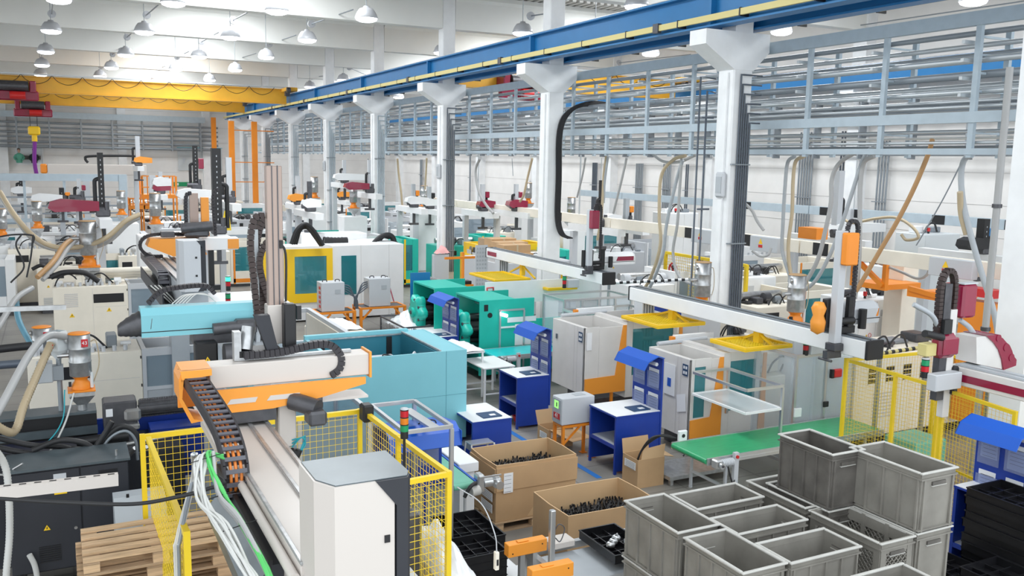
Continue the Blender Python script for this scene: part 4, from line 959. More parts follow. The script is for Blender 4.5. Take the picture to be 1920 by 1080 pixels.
# vertical axis
mx, my = 1.61, ay+.22
b = MB('mast_tan'); b.box(mx-.065, mx+.065, my-.05, my+.05, 3.75, 4.93, .006); b.use('dark_steel'); 
for dx in (-.025, .02): b.box(mx+dx, mx+dx+.008, my-.054, my-.05, 3.75, 4.93)
b.use('robot_cream'); b.box(mx-.08, mx+.095, my-.07, my+.07, 3.45, 3.78, .006); b.use('black'); b.box(mx+.03, mx+.06, my-.065, my-.05, 4.25, 4.32); part('mast', b, t)
b = MB('robot_cream'); b.box(mx-.06, mx+.09, my-.3, my-.16, 2.62, 3.0, .01); b.box(mx-.04, mx+.08, my-.28, my-.18, 2.95, 3.12); part('lower_mast', b, t)
b = MB('black'); b.box(mx+.0, mx+.09, my-.36, my-.24, 2.42, 2.60, .01); b.cyl((mx+.02, my-.33, 2.42), (mx+.10, my-.33, 2.60), .03); b.box(mx+.02, mx+.14, my-.42, my-.26, 2.36, 2.42); part('gripper', b, t)
for q in range(3): cable(t, [(mx+.05, my-.3, 2.62+.03*q), (mx+.12, my-.33, 2.70), (mx+.16, my-.3, 2.63+.03*q), (mx+.1, my-.32, 2.56)], .006, 'cable_teal')
b = MB('dark_steel'); b.cyl((mx+.05, my-.32, 3.02), (mx+.22, my-.5, 2.98), .075, n=14); b.box(mx+.12, mx+.27, my-.6, my-.42, 2.86, 2.98, .02); b.box(mx+.2, mx+.3, my-.35, my-.22, 2.92, 3.08, .01); part('wrist_motor', b, t)
b = MB('anthracite'); b.prism([(mx-.22, 3.73), (mx-.1, 3.73), (mx-.03, 3.42), (mx-.12, 3.42)], 'y', my-.24, my-.16); part('drive_cover', b, t, 'tilted dark drive cover')
b = MB('black'); b.box(mx+.03, mx+.13, my-.18, my-.08, 3.42, 3.80, .008); b.box(mx+.14, mx+.18, my-.16, my-.1, 3.66, 3.78); b.box(mx-.34, mx+.0, my-.2, my+.0, 3.36, 3.44); part('drive_housing', b, t)
b = MB('galv'); b.cyl((mx-.28, my-.14, 3.44), (mx-.24, my-.1, 3.62), .055, n=14); b.box(mx-.38, mx-.32, my-.2, my-.1, 3.36, 3.6); part('servo_motor', b, t)
chain(t, [(1.3, ay-.02, 3.41), (1.6, ay-.03, 3.42), (1.85, ay-.04, 3.46), (2.0, ay-.05, 3.45), (2.08, ay-.06, 3.36), (2.07, ay-.07, 3.25), (1.98, ay-.08, 3.19)], .05, .06, (0, 1, 0), 'chain_dark', .04, name='arm_drag_chain')
chain(t, [(mx-.14, my+.02, 3.6), (mx-.17, my+.02, 4.0), (mx-.19, my+.02, 4.3), (mx-.15, my+.02, 4.5), (mx-.06, my+.02, 4.52)], .05, .05, (0, 1, 0), 'chain_brown', .045, name='mast_drag_chain')
cable(t, [(mx+.03, my-.02, 4.3), (mx+.085, my-.03, 4.2), (mx+.08, my-.03, 3.8)], .01, 'rubber')
# cable bundles beside the trough
P0 = at(382, 858, Y=5.9); P1 = at(400, 930, Y=5.6); P2 = at(440, 985, Y=5.2); P3 = at(500, 1075, Y=4.7); P4 = at(520, 1130, Y=4.55)
for q in range(12):
    r1 = random.Random(q); j = lambda s: Vector((r1.uniform(-s, s), 0, r1.uniform(-s, s)))
    cable(t, [P0+Vector((.10, .12, -.06))+j(.02), P0+Vector((-.05+.006*q, 0, .0))+j(.02), P1+Vector((-.07, 0, 0))+j(.03), P2+Vector((-.07, 0, 0))+j(.035), P3+Vector((-.08, 0, 0))+j(.025), P4+Vector((-.05, 0, 0))], .009, 'cable_white', 'signal_cable', 'off white cables tied in a bundle', 5, 6)
for q in range(6):
    r1 = random.Random(q+40); j = lambda s: Vector((r1.uniform(-s, s), 0, r1.uniform(-s, s)))
    cable(t, [P0+Vector((.14, .12, -.05))+j(.015), P0+Vector((.03, 0, .02))+j(.012), P1+Vector((.05, 0, .02))+j(.015), P2+Vector((.04, 0, .02))+j(.015), P3+Vector((-.0, 0, .03))+j(.012), P4+Vector((.0, 0, 0))], .009, 'cable_green', 'signal_cable', 'bright green cable', 5, 6)
for q in range(3):
    cable(t, [P0+Vector((.06, 0, .03)), P1+Vector((.03, .0, .01*q)), P2+Vector((.03, 0, .02*q)), P3+Vector((.0, 0, .01*q)), P4], .013, 'hose_grey', 'signal_cable', None, 5, 6)
for u in (P0, P1, P2):
    b = MB('black'); b.bar(u+Vector((-.09, -.045, -.01)), u+Vector((.12, -.045, .03)), .005); part('cable_tie', b, t)
# ---- yellow mesh guard below the nearest robot
t = thing('mesh_fence', 'yellow welded mesh guard enclosure around the nearest robot drop zone', 'fence', (.7, 7, 0), 'yellow mesh guards')
mesh_panel(t, (.67, 9.38), (2.93, 9.42), .3, 2.2, (True, True), .07, .0045)
mesh_panel(t, (.72, 9.3), (.76, 6.75), .3, 2.2, (False, True), .07, .0045)
mesh_panel(t, (2.97, 9.3), (3.0, 8.35), .3, 2.2, (False, True), .07, .0045)
mesh_panel(t, (3.0, 8.35), (3.05, 7.15), .3, 2.2, (False, True), .07, .0045)
mesh_panel(t, (3.05, 7.15), (2.1, 7.05), .3, 2.2, (False, True), .07, .0045)
b = MB('black'); b.box(2.9, 3.03, 9.2, 9.36, 2.12, 2.32, .02); part('lock_switch', b, t)
b = MB('paper'); b.box(1.75, 1.95, 9.33, 9.34, 1.72, 1.88); part('notice', b, t, 'small white notice on mesh')
# post with taped cables in the left corner of the fence
P = at(343, 985, z=2.2); b = MB('fence_yellow'); b.box(P.x-.02, P.x+.03, P.y-.1, P.y-.04, 0, 1.98)
t = thing('cable_post', 'yellow post with teal hose and taped grey cables beside the mesh guard', 'post', (P.x, P.y, 0)); part('post', b, t)
cable(t, [(P.x-.05, P.y-.12, .2), (P.x-.05, P.y-.12, 1.9), (P.x-.03, P.y-.1, 2.15), (P.x+.12, P.y+.2, 2.55), P0+Vector((-.05, .1, 0))], .015, 'pipe_grey', 'cable')
for q in range(4): cable(t, [(P.x-.08+.01*q, P.y-.12, .2), (P.x-.08+.012*q, P.y-.12, 1.9), (P.x-.06+.012*q, P.y-.1, 2.15), (P.x+.1+.01*q, P.y+.2, 2.5), P0+Vector((-.06+.01*q, .1, 0))], .009, 'cable_white', 'cable')
cable(t, [(P.x-.03, P.y-.14, .2), (P.x-.03, P.y-.14, 1.85)], .012, 'cable_teal', 'hose', 'teal air hose', 1)
b = MB('orange'); b.bar((1.35, 7.9, .1), (1.9, 7.7, 1.2), .1); b.box(1.3, 2.0, 7.6, 7.75, 1.15, 1.25); b.box(1.9, 1.98, 7.6, 7.75, 0, 1.15); single('orange_bracket', b, 'orange steel bracket on the floor inside the yellow mesh', 'bracket', (1.5, 7.7, 0))
# ---- pallets inside and beside the guard
b = MB('wood_dark'); b.box(.05, 1.3, 8.45, 9.2, 0, .52); single('wooden_crate', b, 'dark wooden block base under the pallet stack beside the black cabinet', 'crate', (.6, 8.8, 0))
for i in range(6):
    pallet((.02+.05*(i % 2), 8.5-.05*(i % 3), .52+.15*i), 1.3, .8, ['wooden pallet in the pale stack behind the yellow mesh, lowest', 'wooden pallet second from the bottom of the pale stack behind the mesh', 'wooden pallet third from the bottom of the pale stack', 'wooden pallet in the middle of the pale stack by the mesh', 'wooden pallet just under the top one by the mesh', 'topmost light wooden pallet beside the black cabinet'][i])
# ---- black machine cabinet
c0 = at(22, 878, Y=10.9); 
t = thing('control_cabinet', 'anthracite control cabinet with two doors at the lower left', 'cabinet', (-.6, 10.8, .3), 'control cabinets')
b = MB('anthracite'); b.box(-.62, .62, 10.9, 11.5, .3, 1.50, .01); part('body', b, t)
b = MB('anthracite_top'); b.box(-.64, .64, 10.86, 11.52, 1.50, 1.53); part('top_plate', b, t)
b = MB('anthracite'); b.box(-.6, .105, 10.88, 10.9, .32, 1.48, .004); d1 = part('door', b, t); b = MB('anthracite'); b.box(.12, .61, 10.88, 10.9, .32, 1.48, .004); d2 = part('door', b, t)
b = MB('steel'); b.cyl((.04, 10.87, .78), (.04, 10.88, .78), .018); part('lock', b, d1)
warn_sign(d1, -.25, 10.88, .80, .07)
b = MB('light_grey'); b.box(-.16, -.03, 10.872, 10.88, 1.28, 1.44); b.use('machine_yellow'); b.box(-.16, -.03, 10.872, 10.88, 1.20, 1.27); part('rating_plate', b, d1, 'grey plate over a yellow sticker')
vent(d1, -.34, -.12, 10.88, .42, .62, 'black'); vent(d2, .3, .5, 10.88, 1.33, 1.42, 'black')
b = MB('steel'); b.cyl((.5, 11.0, 1.53), (.5, 11.0, 1.6), .015); part('lifting_eye', b, t); b = MB('steel'); b.cyl((-.55, 10.95, 1.53), (-.45, 10.9, 1.6), .012); part('lifting_eye', b, t)
for x in (-.55, .1, .5): b = MB('black'); b.box(x, x+.06, 10.95, 11.4, 0, .3); part('foot', b, t)
P = at(190, 905, Y=10.2); b = MB('grey_paint'); b.prism([(10.1, .2), (10.55, .2), (10.55, 1.25), (10.35, 1.25), (10.1, 1.0)], 'x', .42, .95); b.use('black'); b.box(.55, .58, 10.34, 10.36, 1.2, 1.28)
single('grey_housing', b, 'grey sloped steel housing between black cabinet and yellow mesh guard', 'housing', (.6, 10.2, .2))
# ---- black injection unit above it
t = thing('injection_unit', 'black injection unit with perforated barrel guard and hydraulic hoses, above the anthracite cabinet', 'machine', (-.6, 11.8, 0))
b = MB('anthracite'); b.box(-1.5, 1.35, 11.9, 12.9, 0, 1.25); part('machine_bed', b, t)
b = MB('bench_blue'); b.box(-2.2, 1.95, 12.95, 13.0, .5, 1.45); b.box(1.0, 1.95, 12.5, 12.9, .9, 1.35); part('rear_guard', b, t, 'dark blue rear guard')
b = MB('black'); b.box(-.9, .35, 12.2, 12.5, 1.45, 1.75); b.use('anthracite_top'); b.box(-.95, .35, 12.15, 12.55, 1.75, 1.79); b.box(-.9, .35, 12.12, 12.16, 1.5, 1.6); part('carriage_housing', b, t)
b = MB('dark_steel'); b.box(.42, .82, 12.1, 12.45, 1.5, 1.88, .02); b.use('steel'); b.box(.66, .86, 12.05, 12.3, 1.62, 1.78, .03); b.box(.64, .84, 12.05, 12.3, 1.5, 1.58, .02); part('nozzle_block', b, t)
warn_sign(t, .5, 12.1, 1.6, .07)
b = MB('paper'); b.box(.45, .53, 12.095, 12.1, 1.7, 1.8); part('label_plate', b, t)
b = MB('dark_steel'); b.cyl((.85, 12.3, 1.72), (1.65, 12.3, 1.72), .11, n=20); 
for q in range(26): b.cyl((.87+q*.03, 12.3, 1.72), (.88+q*.03, 12.3, 1.72), .118, n=20, caps=False)
for a in range(14): b.bar((.86, 12.3+.118*math.cos(a*.449), 1.72+.118*math.sin(a*.449)), (1.64, 12.3+.118*math.cos(a*.449), 1.72+.118*math.sin(a*.449)), .007)
part('barrel_guard', b, t, 'perforated black barrel guard')
b = MB('steel'); b.cyl((.3, 12.0, 1.32), (1.6, 12.0, 1.42), .03); b.cyl((-1.4, 12.0, 1.3), (.4, 12.0, 1.34), .025); b.cyl((1.25, 12.0, 1.42), (1.5, 12.0, 1.42), .05); part('guide_rod', b, t)
b = MB('black'); b.cyl((.1, 12.05, 1.42), (.7, 12.05, 1.44), .07, n=14); part('hydraulic_cylinder', b, t)
for q, (m, pts) in enumerate((('rubber', [(-10, 820), (60, 835), (120, 838), (150, 855), (160, 880)]), ('rubber', [(-10, 838), (50, 850), (110, 852), (140, 842), (172, 850), (188, 875)]), ('rubber', [(-10, 855), (60, 862), (130, 862), (180, 868)]), ('rubber', [(175, 868), (190, 830), (225, 800), (252, 810), (262, 845)]), ('pipe_grey', [(180, 862), (205, 822), (235, 808), (254, 825), (258, 862)]), ('rubber', [(210, 790), (195, 815), (178, 840)]), ('rubber', [(60, 845), (110, 826), (155, 830), (180, 845)]), ('dark_steel', [(-10, 870), (40, 878), (100, 870)]))):
    cable(t, [at(x, y, Y=11.65-.02*q) for x, y in pts], .035 if q != 4 else .02, m, 'hydraulic_hose')
for q in range(5): b = MB('steel'); b.cyl((.3+.13*q, 11.85, 1.25), (.36+.13*q, 11.75, 1.36), .028, n=8); part('hose_fitting', b, t)
cable(t, [(.0, 12.1, 2.1), (-.05, 11.9, 1.75), (-.3, 11.7, 1.52), (-.8, 11.6, 1.42), (-1.6, 11.6, 1.5)], .008, 'cable_teal', 'cable', 'teal cable')
cable(t, [(.1, 12.1, 2.05), (-.03, 11.9, 1.7), (-.25, 11.7, 1.4), (-.6, 11.5, 1.3), (-1.2, 11.5, 1.45)], .012, 'cable_white', 'cable', 'white cable')
hopper((.19, 12.25, 1.79), .127, 'steel drum hopper on orange flange with red plate reading 43, nearest', '43')
b = MB('grey_paint'); b.box(-.30, -.12, 12.2, 12.45, 2.18, 2.42, .01); t = thing('sensor_box', 'grey terminal box on a short grey post left of the nearest hopper', 'box', (-.2, 12.3, 1.79)); part('box', b, t)
b = MB('pipe_grey'); b.cyl((-.05, 12.3, 1.79), (-.05, 12.3, 2.5), .03); b.box(-.12, .0, 12.22, 12.36, 2.2, 2.38); part('post', b, t)
b = MB('poly'); b.lathe([(.03, 0), (.12, .12), (.12, .32), (.1, .36)], (-.05, 12.3, 2.45), 4, False); b.use('red'); b.box(-.16, -.1, 12.15, 12.18, 2.62, 2.67); part('glass_receiver', b, t, 'clear square receiver with red clip')
# hoses at the left edge
def H(pts, r, m, label, **k): return hose([at(x, y, Y=Y) for x, y, Y in pts], r, m, label, **k)
H([(130, 632, 12.3), (90, 630, 12.0), (55, 665, 11.6), (0, 765, 11), (-60, 860, 10.5)], .045, 'hose_grey', 'thick grey hose rising to the nearest hopper from the left edge', group='grey conveying hoses')
H([(95, 645, 12.2), (75, 690, 12.0), (45, 760, 11.6), (30, 805, 11.4), (10, 808, 11.2), (-40, 775, 11)], .045, 'hose_beige', 'beige ribbed hose looping down beside the nearest hopper', ribbed=True, group='beige conveying hoses')
H([(-20, 830, 10.3), (8, 870, 10.4), (16, 920, 10.4), (18, 1000, 10.4), (12, 1075, 10.3), (8, 1150, 10.2)], .035, 'cable_white', 'white ribbed conduit in front of the anthracite cabinet', ribbed=True)
H([(0, 935, 6.6), (120, 942, 6.4), (250, 945, 6.2), (340, 930, 6.0), (395, 915, 5.9), (420, 905, 5.8), (400, 888, 5.9)], .013, 'rubber', 'black cable sagging across the lower left in front of the cabinet', name='cable', cat='cable')
H([(-100, 600, 9), (0, 0+575, 9)], .01, 'rubber', 'thin black cable at the left edge', name='cable', cat='cable') if 0 else None
H([(55, 1040, 10.8), (65, 1060, 10.8), (70, 1090, 10.8), (68, 1130, 10.8)], .03, 'cable_white', 'short cream hose bend below the anthracite cabinet')
def slotbar(px0, py0, px1, py1, Y, w, label, slots=True, r=False):
    A = at(px0, py0, Y=Y); B = at(px1, py1, Y=Y-.0); t = thing('strut_profile', label, 'profile', tuple(B), 'strut profiles at the left edge')
    b = MB('robot_cream' if slots else 'galv'); b.bar(A, B, w, w*1.2); part('profile', b, t)
    b = MB('black'); d = (B-A); n = int(d.length/.085)
    if slots:
        for i in range(n): c = A+d*((i+.5)/n)+Vector((0, 0, w*.6+.001)); u = d.normalized()*.022; b.bar(c-u, c+u, .012, .003)
        part('slots', b, t)
slotbar(-60, 930, 222, 898, 6.8, .07, 'cream slotted strut profile in front of the anthracite cabinet')
slotbar(-60, 582, 124, 576, 11.5, .045, 'plain silver strut profile in front of the second hopper', False)
# ---- cream machines behind
def creamer(y, x0, x1, x2, z1, label, dark, seed, vents=True, lights=False, cab2=False):
    t = thing('moulding_machine', label, 'machine', (x0, y, 0), 'cream moulding machines on the left')
    b = MB('cream_paint'); b.box(x0, x1, y, y+1.1, .15, z1, .015); b.use('dark_steel'); b.box(x0+.05, x2, y+.1, y+1.0, 0, .15); part('cabinet', b, t)
    b = MB('panel_line'); b.box((x0+x1)/2+.03, (x0+x1)/2+.035, y-.003, y, .2, z1-.05); b.box((x0+x1)/2+.1, x1-.05, y-.003, y, z1*.7, z1*.7+.005); part('door_seam', b, t)
    b = MB('black'); b.box(*dark, y-.006, y, z1-.42, z1-.2); part('display_window', b, t, 'long black display window')
    for k in range(3): b = MB('black'); b.box(x1-.03, x1-.01, y-.012, y, z1-.15-.5*k, z1-.1-.5*k); part('hinge', b, t)
    b = MB('light_grey'); w = .07
    b.box(x1, x2, y, y+.06, z1-.12, z1+.02); b.box(x1, x2, y, y+.06, .15, .3); b.box(x1, x1+w, y, y+.06, .15, z1); b.box(x2-w, x2, y, y+.06, .15, z1); b.box(x1, x2, y, y+.06, z1*.55, z1*.55+.06); b.box(x1, x1+w, y, y+1.1, z1-.1, z1+.02); b.box(x2-w, x2, y, y+1.1, z1-.1, z1+.02); b.box(x1, x2, y+1.04, y+1.1, .15, z1); part('guard_frame', b, t)
    b = MB('grey_pane'); b.box(x1+w, x2-w, y+.02, y+.03, z1*.55+.06, z1-.12); part('window', b, t)
    b = MB('grey_paint'); b.box(x1+w, x2-w, y+.01, y+.03, .3, z1*.55); part('lower_panel', b, t)
    b = MB('steel'); b.cyl((x1+.1, y+.4, z1*.7), (x2-.1, y+.4, z1*.7), .06); b.cyl((x1+.1, y+.7, z1*.8), (x2-.1, y+.7, z1*.8), .06); b.use('pipe_grey'); b.box(x1+.3, x1+.6, y+.2, y+.9, z1*.55, z1*.92, .03); part('clamp_unit', b, t)
    machine_clutter(t, x0+.05, x1-.1, y+.1, y+1, z1, 7, seed, ('cream_paint', 'light_grey', 'steel', 'pipe_grey', 'white_paint'))
    for k in range(9): b = MB('light_grey'); xx = x0+.12+(x1-x0-.2)*k/9; b.cyl((xx, y+.12, z1), (xx, y+.12, z1+.09), .035, n=10); part('valve', b, t)
    return t
z1 = 1.62
a = at(50, 672, z=z1); c = at(262, 648, z=z1); e = at(372, 640, z=z1)
t = creamer(a.y, a.x, c.x, e.x, z1, 'cream moulding machine with black window strip, behind the nearest hopper', (a.x+.15, a.x+.95), 3)
a = at(98, 540, z=1.75); c = at(240, 535, z=1.75); e = at(302, 530, z=1.75); ycm = a.y
t = creamer(a.y, a.x, c.x, e.x, 1.75, 'cream moulding machine with two yellow warning triangles behind the second hopper', ((a.x+c.x)/2+.05, c.x-.1), 5)
warn_sign(t, a.x+.4, a.y, 1.0, .12); warn_sign(t, c.x-.45, a.y, 1.1, .12); vent(t, a.x+.25, a.x+.55, a.y, 1.25, 1.6, 'panel_line')
P = at(60, 625, Y=ycm-4.5); 
hopper((at(77, 600, Y=17).x, 17, .9), .15, 'steel drum hopper with red plate reading 42, in front of the cream machine', '42')
hopper(tuple(at(169, 530, Y=24.6)), .20, 'steel drum hopper with card coloured lid between the white machines', '0')
a = at(14, 468, z=1.9); c = at(105, 466, z=1.9); e = at(205, 462, z=1.9)
t = creamer(a.y, a.x, c.x, e.x, 1.9, 'white moulding machine with black strip and single triangle at the left edge', (a.x+.15, c.x-.8), 8); warn_sign(t, a.x+1.0, a.y, 1.2, .14)
a = at(222, 480, z=1.8); c = at(300, 470, z=1.8)
t = creamer(a.y, a.x, c.x, c.x+.8, 1.8, 'white moulding machine behind the grey robot cabinet on the left', (a.x+.1, a.x+.4), 9)
# tubular hydraulic lines on top of the second cream machine
for q in range(3):
    A = at(180, 508+7*q, Y=ycm+.3); B = at(300, 500+8*q, Y=ycm+.3); b = MB('cream_paint'); b.cyl((A.x, ycm+.3+.2*q, A.z), (B.x+.2, ycm+.3+.2*q, A.z), .07, n=12); b.box(A.x+.1, A.x+.2, ycm+.25+.2*q, ycm+.4+.2*q, 1.75, A.z)
    single('hydraulic_cylinder', b, ['uppermost cream cylinder lying on the second cream machine', 'middle cream cylinder lying on the second cream machine', 'lowest cream cylinder lying on the second cream machine'][q], 'cylinder', (A.x, ycm+.3, 1.75), 'cream cylinders')
# blue hose + black hoses on left mid
H([(30, 560, 18), (35, 600, 17.5), (55, 640, 17.2), (62, 650, 17)], .05, 'hose_blue', 'teal blue hose beside the second hopper')
H([(60, 540, 18), (30, 560, 17.5), (5, 600, 17), (-20, 640, 16.5)], .05, 'hose_grey', 'pale grey hose curving down left of the second hopper', group='grey conveying hoses')
H([(-5, 655, 15), (20, 652, 15), (60, 648, 15)], .06, 'rubber', 'black pipe lying at the left edge above the cream machine', group='black pipes')
H([(-5, 685, 14.5), (20, 683, 14.5), (45, 681, 14.5)], .06, 'dark_pipe', 'lower black pipe lying at the left edge', group='black pipes')
H([(95, 520, 22), (120, 511, 22), (160, 512, 22), (185, 528, 22)], .06, 'rubber', 'black hose arching over the white machine tubes', group='black hoses on the left')
H([(60, 505, 27), (75, 498, 27), (85, 500, 27)], .05, 'rubber', 'small black hose loop near the left white machine', group='black hoses on the left')
H([(0, 360, 26), (25, 400, 25), (60, 440, 25), (100, 462, 25), (155, 462, 24.5), (200, 445, 24.5), (235, 415, 24.5), (262, 402, 24.6)], .06, 'hose_beige', 'long beige hose sagging from the left edge to a far hopper', group='beige conveying hoses')
H([(0, 370, 26.2), (30, 412, 25.2), (65, 452, 25.2), (105, 468, 25.2), (160, 468, 24.9), (205, 452, 24.8), (240, 420, 24.8), (262, 408, 24.8)], .05, 'hose_grey', 'long grey hose sagging beside the beige one', group='grey conveying hoses')
H([(140, 445, 25), (120, 460, 24), (100, 490, 23), (70, 520, 22.5)], .06, 'hose_tan', 'rusty brown hose slanting down beside the card lidded hopper')
H([(150, 445, 25.2), (128, 465, 24.2), (108, 495, 23.2), (80, 525, 22.7)], .05, 'hose_grey', 'grey hose slanting down beside the brown one', group='grey conveying hoses')
for q, pts in enumerate(([(40, 440, 14), (30, 460, 14), (45, 500, 14), (20, 530, 14)], [(62, 440, 14), (58, 480, 14), (50, 520, 14)], [(-5, 445, 14), (25, 440, 14), (62, 442, 14), (60, 460, 14)])):
    H([(x, y, Y) for x, y, Y in pts], .012, 'rubber', ['thin black cable hanging over the left white machine, slanted', 'thin black cable hanging straight over the left white machine', 'thin black cable arching at the left edge'][q], name='cable', cat='cable', group='thin cables at the left')
# ---- second robot (pale cyan arm)
t = thing('gantry_robot', 'gantry robot with long pale cyan arm and black ribbed nose', 'robot', (1.9, 9.5, 2.3), 'gantry robots')
y = 11.0; L = at(262, 590, Y=y); R = at(500, 580, Y=y)
b = MB('cyan_paint'); b.prism([(y-.17, 2.93), (y+.17, 2.93), (y+.17, 3.16), (y+.10, 3.26), (y-.10, 3.26), (y-.17, 3.18)], 'x', L.x, R.x+.05); part('arm_cover', b, t)
b = MB('black'); b.box(L.x+.0, R.x, y-.174, y-.17, 2.985, 2.995); part('cover_seam', b, t)
b = MB('dark_steel'); n = at(222, 612, Y=y).x
V = []; NR = 15
for q in range(NR):
    f = q/(NR-1); k = 1-.62*f**2.2; g = 1 if q % 2 else .93; cz_ = 3.085-.085*f*f; x = L.x+.13*(1-f)-.01+(n-L.x)*f
    for a in range(14): u = 2*math.pi*a/14+.22; cu, su = math.cos(u), math.sin(u); V.append((x+(.10 if su > 0 else -.02)*su*(1-f), y+.175*k*g*math.copysign(abs(cu)**.7, cu), cz_+.17*k*g*math.copysign(abs(su)**.7, su)))
b.idx(V, [(q*14+a, q*14+(a+1)%14, (q+1)*14+(a+1)%14, (q+1)*14+a) for q in range(NR-1) for a in range(14)], True); b.poly(V[-14:])
part('ribbed_nose', b, t, 'black ribbed bellows nose')
chain(t, [(L.x+.1, y+.1, 3.28), (L.x+.25, y+.1, 3.42), (L.x+.5, y+.1, 3.46), (L.x+.75, y+.1, 3.46), (L.x+.85, y+.1, 3.36)], .1, .05, (0, 1, 0), 'chain_dark', .045)
for q in range(5): cable(t, [(L.x+.35+.04*q, y-.02, 3.28), (L.x+.5+.03*q, y-.02, 3.38), (L.x+.75, y+.02*q, 3.36), (L.x+.85, y, 3.27)], .007, 'cable_white')
m = at(484, 500, Y=10.8).x
b = MB('grey_paint'); b.box(m-.05, m+.0, 10.75, 10.85, 2.7, 4.15); part('mast', b, t)
chain(t, [(m+.1, 10.8, 2.75), (m+.03, 10.8, 3.3), (m-.02, 10.8, 3.8), (m+.02, 10.8, 4.15), (m+.13, 10.8, 4.28), (m+.24, 10.8, 4.2), (m+.25, 10.8, 4.0)], .07, .08, (0, 1, 0), 'chain_brown', .05, name='mast_drag_chain')
chain(t, [(m+.12, 10.7, 3.2), (m-.0, 10.7, 3.7), (m+.05, 10.7, 3.95), (m+.18, 10.7, 4.05), (m+.25, 10.7, 4.0)], .06, .07, (0, 1, 0), 'chain_brown', .05, name='mast_drag_chain')
b = MB('dark_steel'); b.cyl((m-.55, 10.7, 3.0), (m-.1, 10.7, 3.02), .07, n=14); b.box(m-.3, m-.05, 10.65, 10.8, 2.92, 3.1, .02); b.use('machine_yellow'); b.box(m-.22, m-.17, 10.64, 10.65, 2.97, 3.05); part('servo_motor', b, t)
b = MB('black'); b.box(m-.75, m-.5, 10.7, 10.9, 2.55, 2.85, .02); part('drive_box', b, t)
b = MB('dark_steel'); b.cyl((m-.45, 10.6, 2.7), (m-.3, 10.6, 2.7), .14, n=20); b.cyl((m-.3, 10.6, 2.7), (m-.2, 10.6, 2.7), .09); b.use('machine_yellow'); b.cyl((m-.31, 10.58, 2.7), (m-.305, 10.58, 2.7), .05); part('round_motor', b, t)
b = MB('dark_steel'); b.box(m-.75, m+.1, 10.85, 11.15, 2.8, 2.93); part('carriage', b, t)
b = MB('grey_paint'); b.prism([(m-.3, 2.55), (m+.1, 2.55), (m+.1, 2.8), (m-.1, 2.8)], 'y', 9.2, 13.5); part('beam', b, t)
warn_sign(t, m-.62, 10.7, 2.62, .07)
b = MB('grey_paint'); b.box(m-.25, m-.05, 13.2, 13.45, 0, 2.55); part('support_column', b, t)
# ---- pale cyan machine
t = thing('moulding_machine', 'large pale cyan moulding machine with open top and dark blue plinth', 'machine', (4, 12.85, 0), 'injection moulding machines')
x0, x1, y0, y1, h = 2.35, 5.78, 12.85, 14.75, 2.0; xo, xr = 3.62, 5.33
b = MB('cyan_paint'); b.box(x0, x1, y0, y0+.04, .55, h); b.box(x1-.04, x1, y0+.04, y1, .55, h); b.box(xr, x1-.04, y0+.04, y1, h-.04, h); b.box(x0, x0+.04, y0+.04, y1, .55, h); b.box(x0, xo, y0+.04, y0+.4, h-.25, h-.2); part('cover', b, t)
b = MB('cyan_paint'); b.box(xo, 5.45, y1-.1, y1, 1.2, h+.04); b.box(xo, xo+.06, y0+.6, y1-.1, 1.4, h-.02); part('rear_cover', b, t)
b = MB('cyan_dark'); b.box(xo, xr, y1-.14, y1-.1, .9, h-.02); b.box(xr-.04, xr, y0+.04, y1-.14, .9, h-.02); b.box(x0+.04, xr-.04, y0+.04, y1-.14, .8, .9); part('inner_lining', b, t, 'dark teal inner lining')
b = MB('black'); b.box(xr-.3, xr-.2, y1-.155, y1-.14, .9, h-.06); b.box(xo+.25, xo+.32, y1-.155, y1-.14, .9, h-.06); part('inner_strip', b, t)
b = MB('galv'); b.bar((xo, y1-.15, h-.03), (xr, y1-.15, h-.03), .025); b.bar((xr-.02, y1-.15, h+.005), (xr+.0, y0+.02, h+.005), .03); part('slide_rail', b, t)
b = MB('light_grey'); b.box(4.3, 4.95, 13.3, 14.1, .9, 1.75, .02); b.cyl((4.95, 13.5, 1.6), (5.25, 13.8, 1.8), .03); part('mould_unit', b, t)
for q in range(3): cable(t, [(4.4+.1*q, 13.4, 1.75), (4.6, 13.5, 1.82+.03*q), (4.9, 13.5, 1.78), (5.1, 13.4, 1.6)], .012, 'rubber')
b = MB('navy'); b.box(x0+.1, x1-.05, y0+.1, y1-.1, 0, .55); b.use('bench_blue'); b.box(x1-1.1, x1-.03, y0+.06, y0+.1, .0, .55); part('plinth', b, t, 'dark blue plinth')
b = MB('cyan_dark'); b.box(x0, x1, y0-.002, y0, 1.28, 1.284); b.box(x1-.36, x1-.356, y0-.002, y0, .55, h); part('panel_seam', b, t)
# rear grey frame of the same cell
a = at(540, 612, z=1.9); t = thing('guard_enclosure', 'grey aluminium guard frame with beige panel behind the cyan machine', 'frame', (a.x, 15.2, 0), 'aluminium guard frames')
box_frame(t, 3.3, 4.6, 15.0, 18.3, 1.0, 1.9, .09, 'light_grey', ('f',), 0, 'grey_pane'); b = MB('cream_paint'); b.box(4.53, 4.56, 15.1, 18.2, 1.1, 1.82); part('side_panel', b, t)
for x in (3.3, 4.6):
    for yy in (15.0, 18.3): b = MB('light_grey'); b.box(x-.04, x+.04, yy-.04, yy+.04, 0, 1.0); part('leg', b, t)
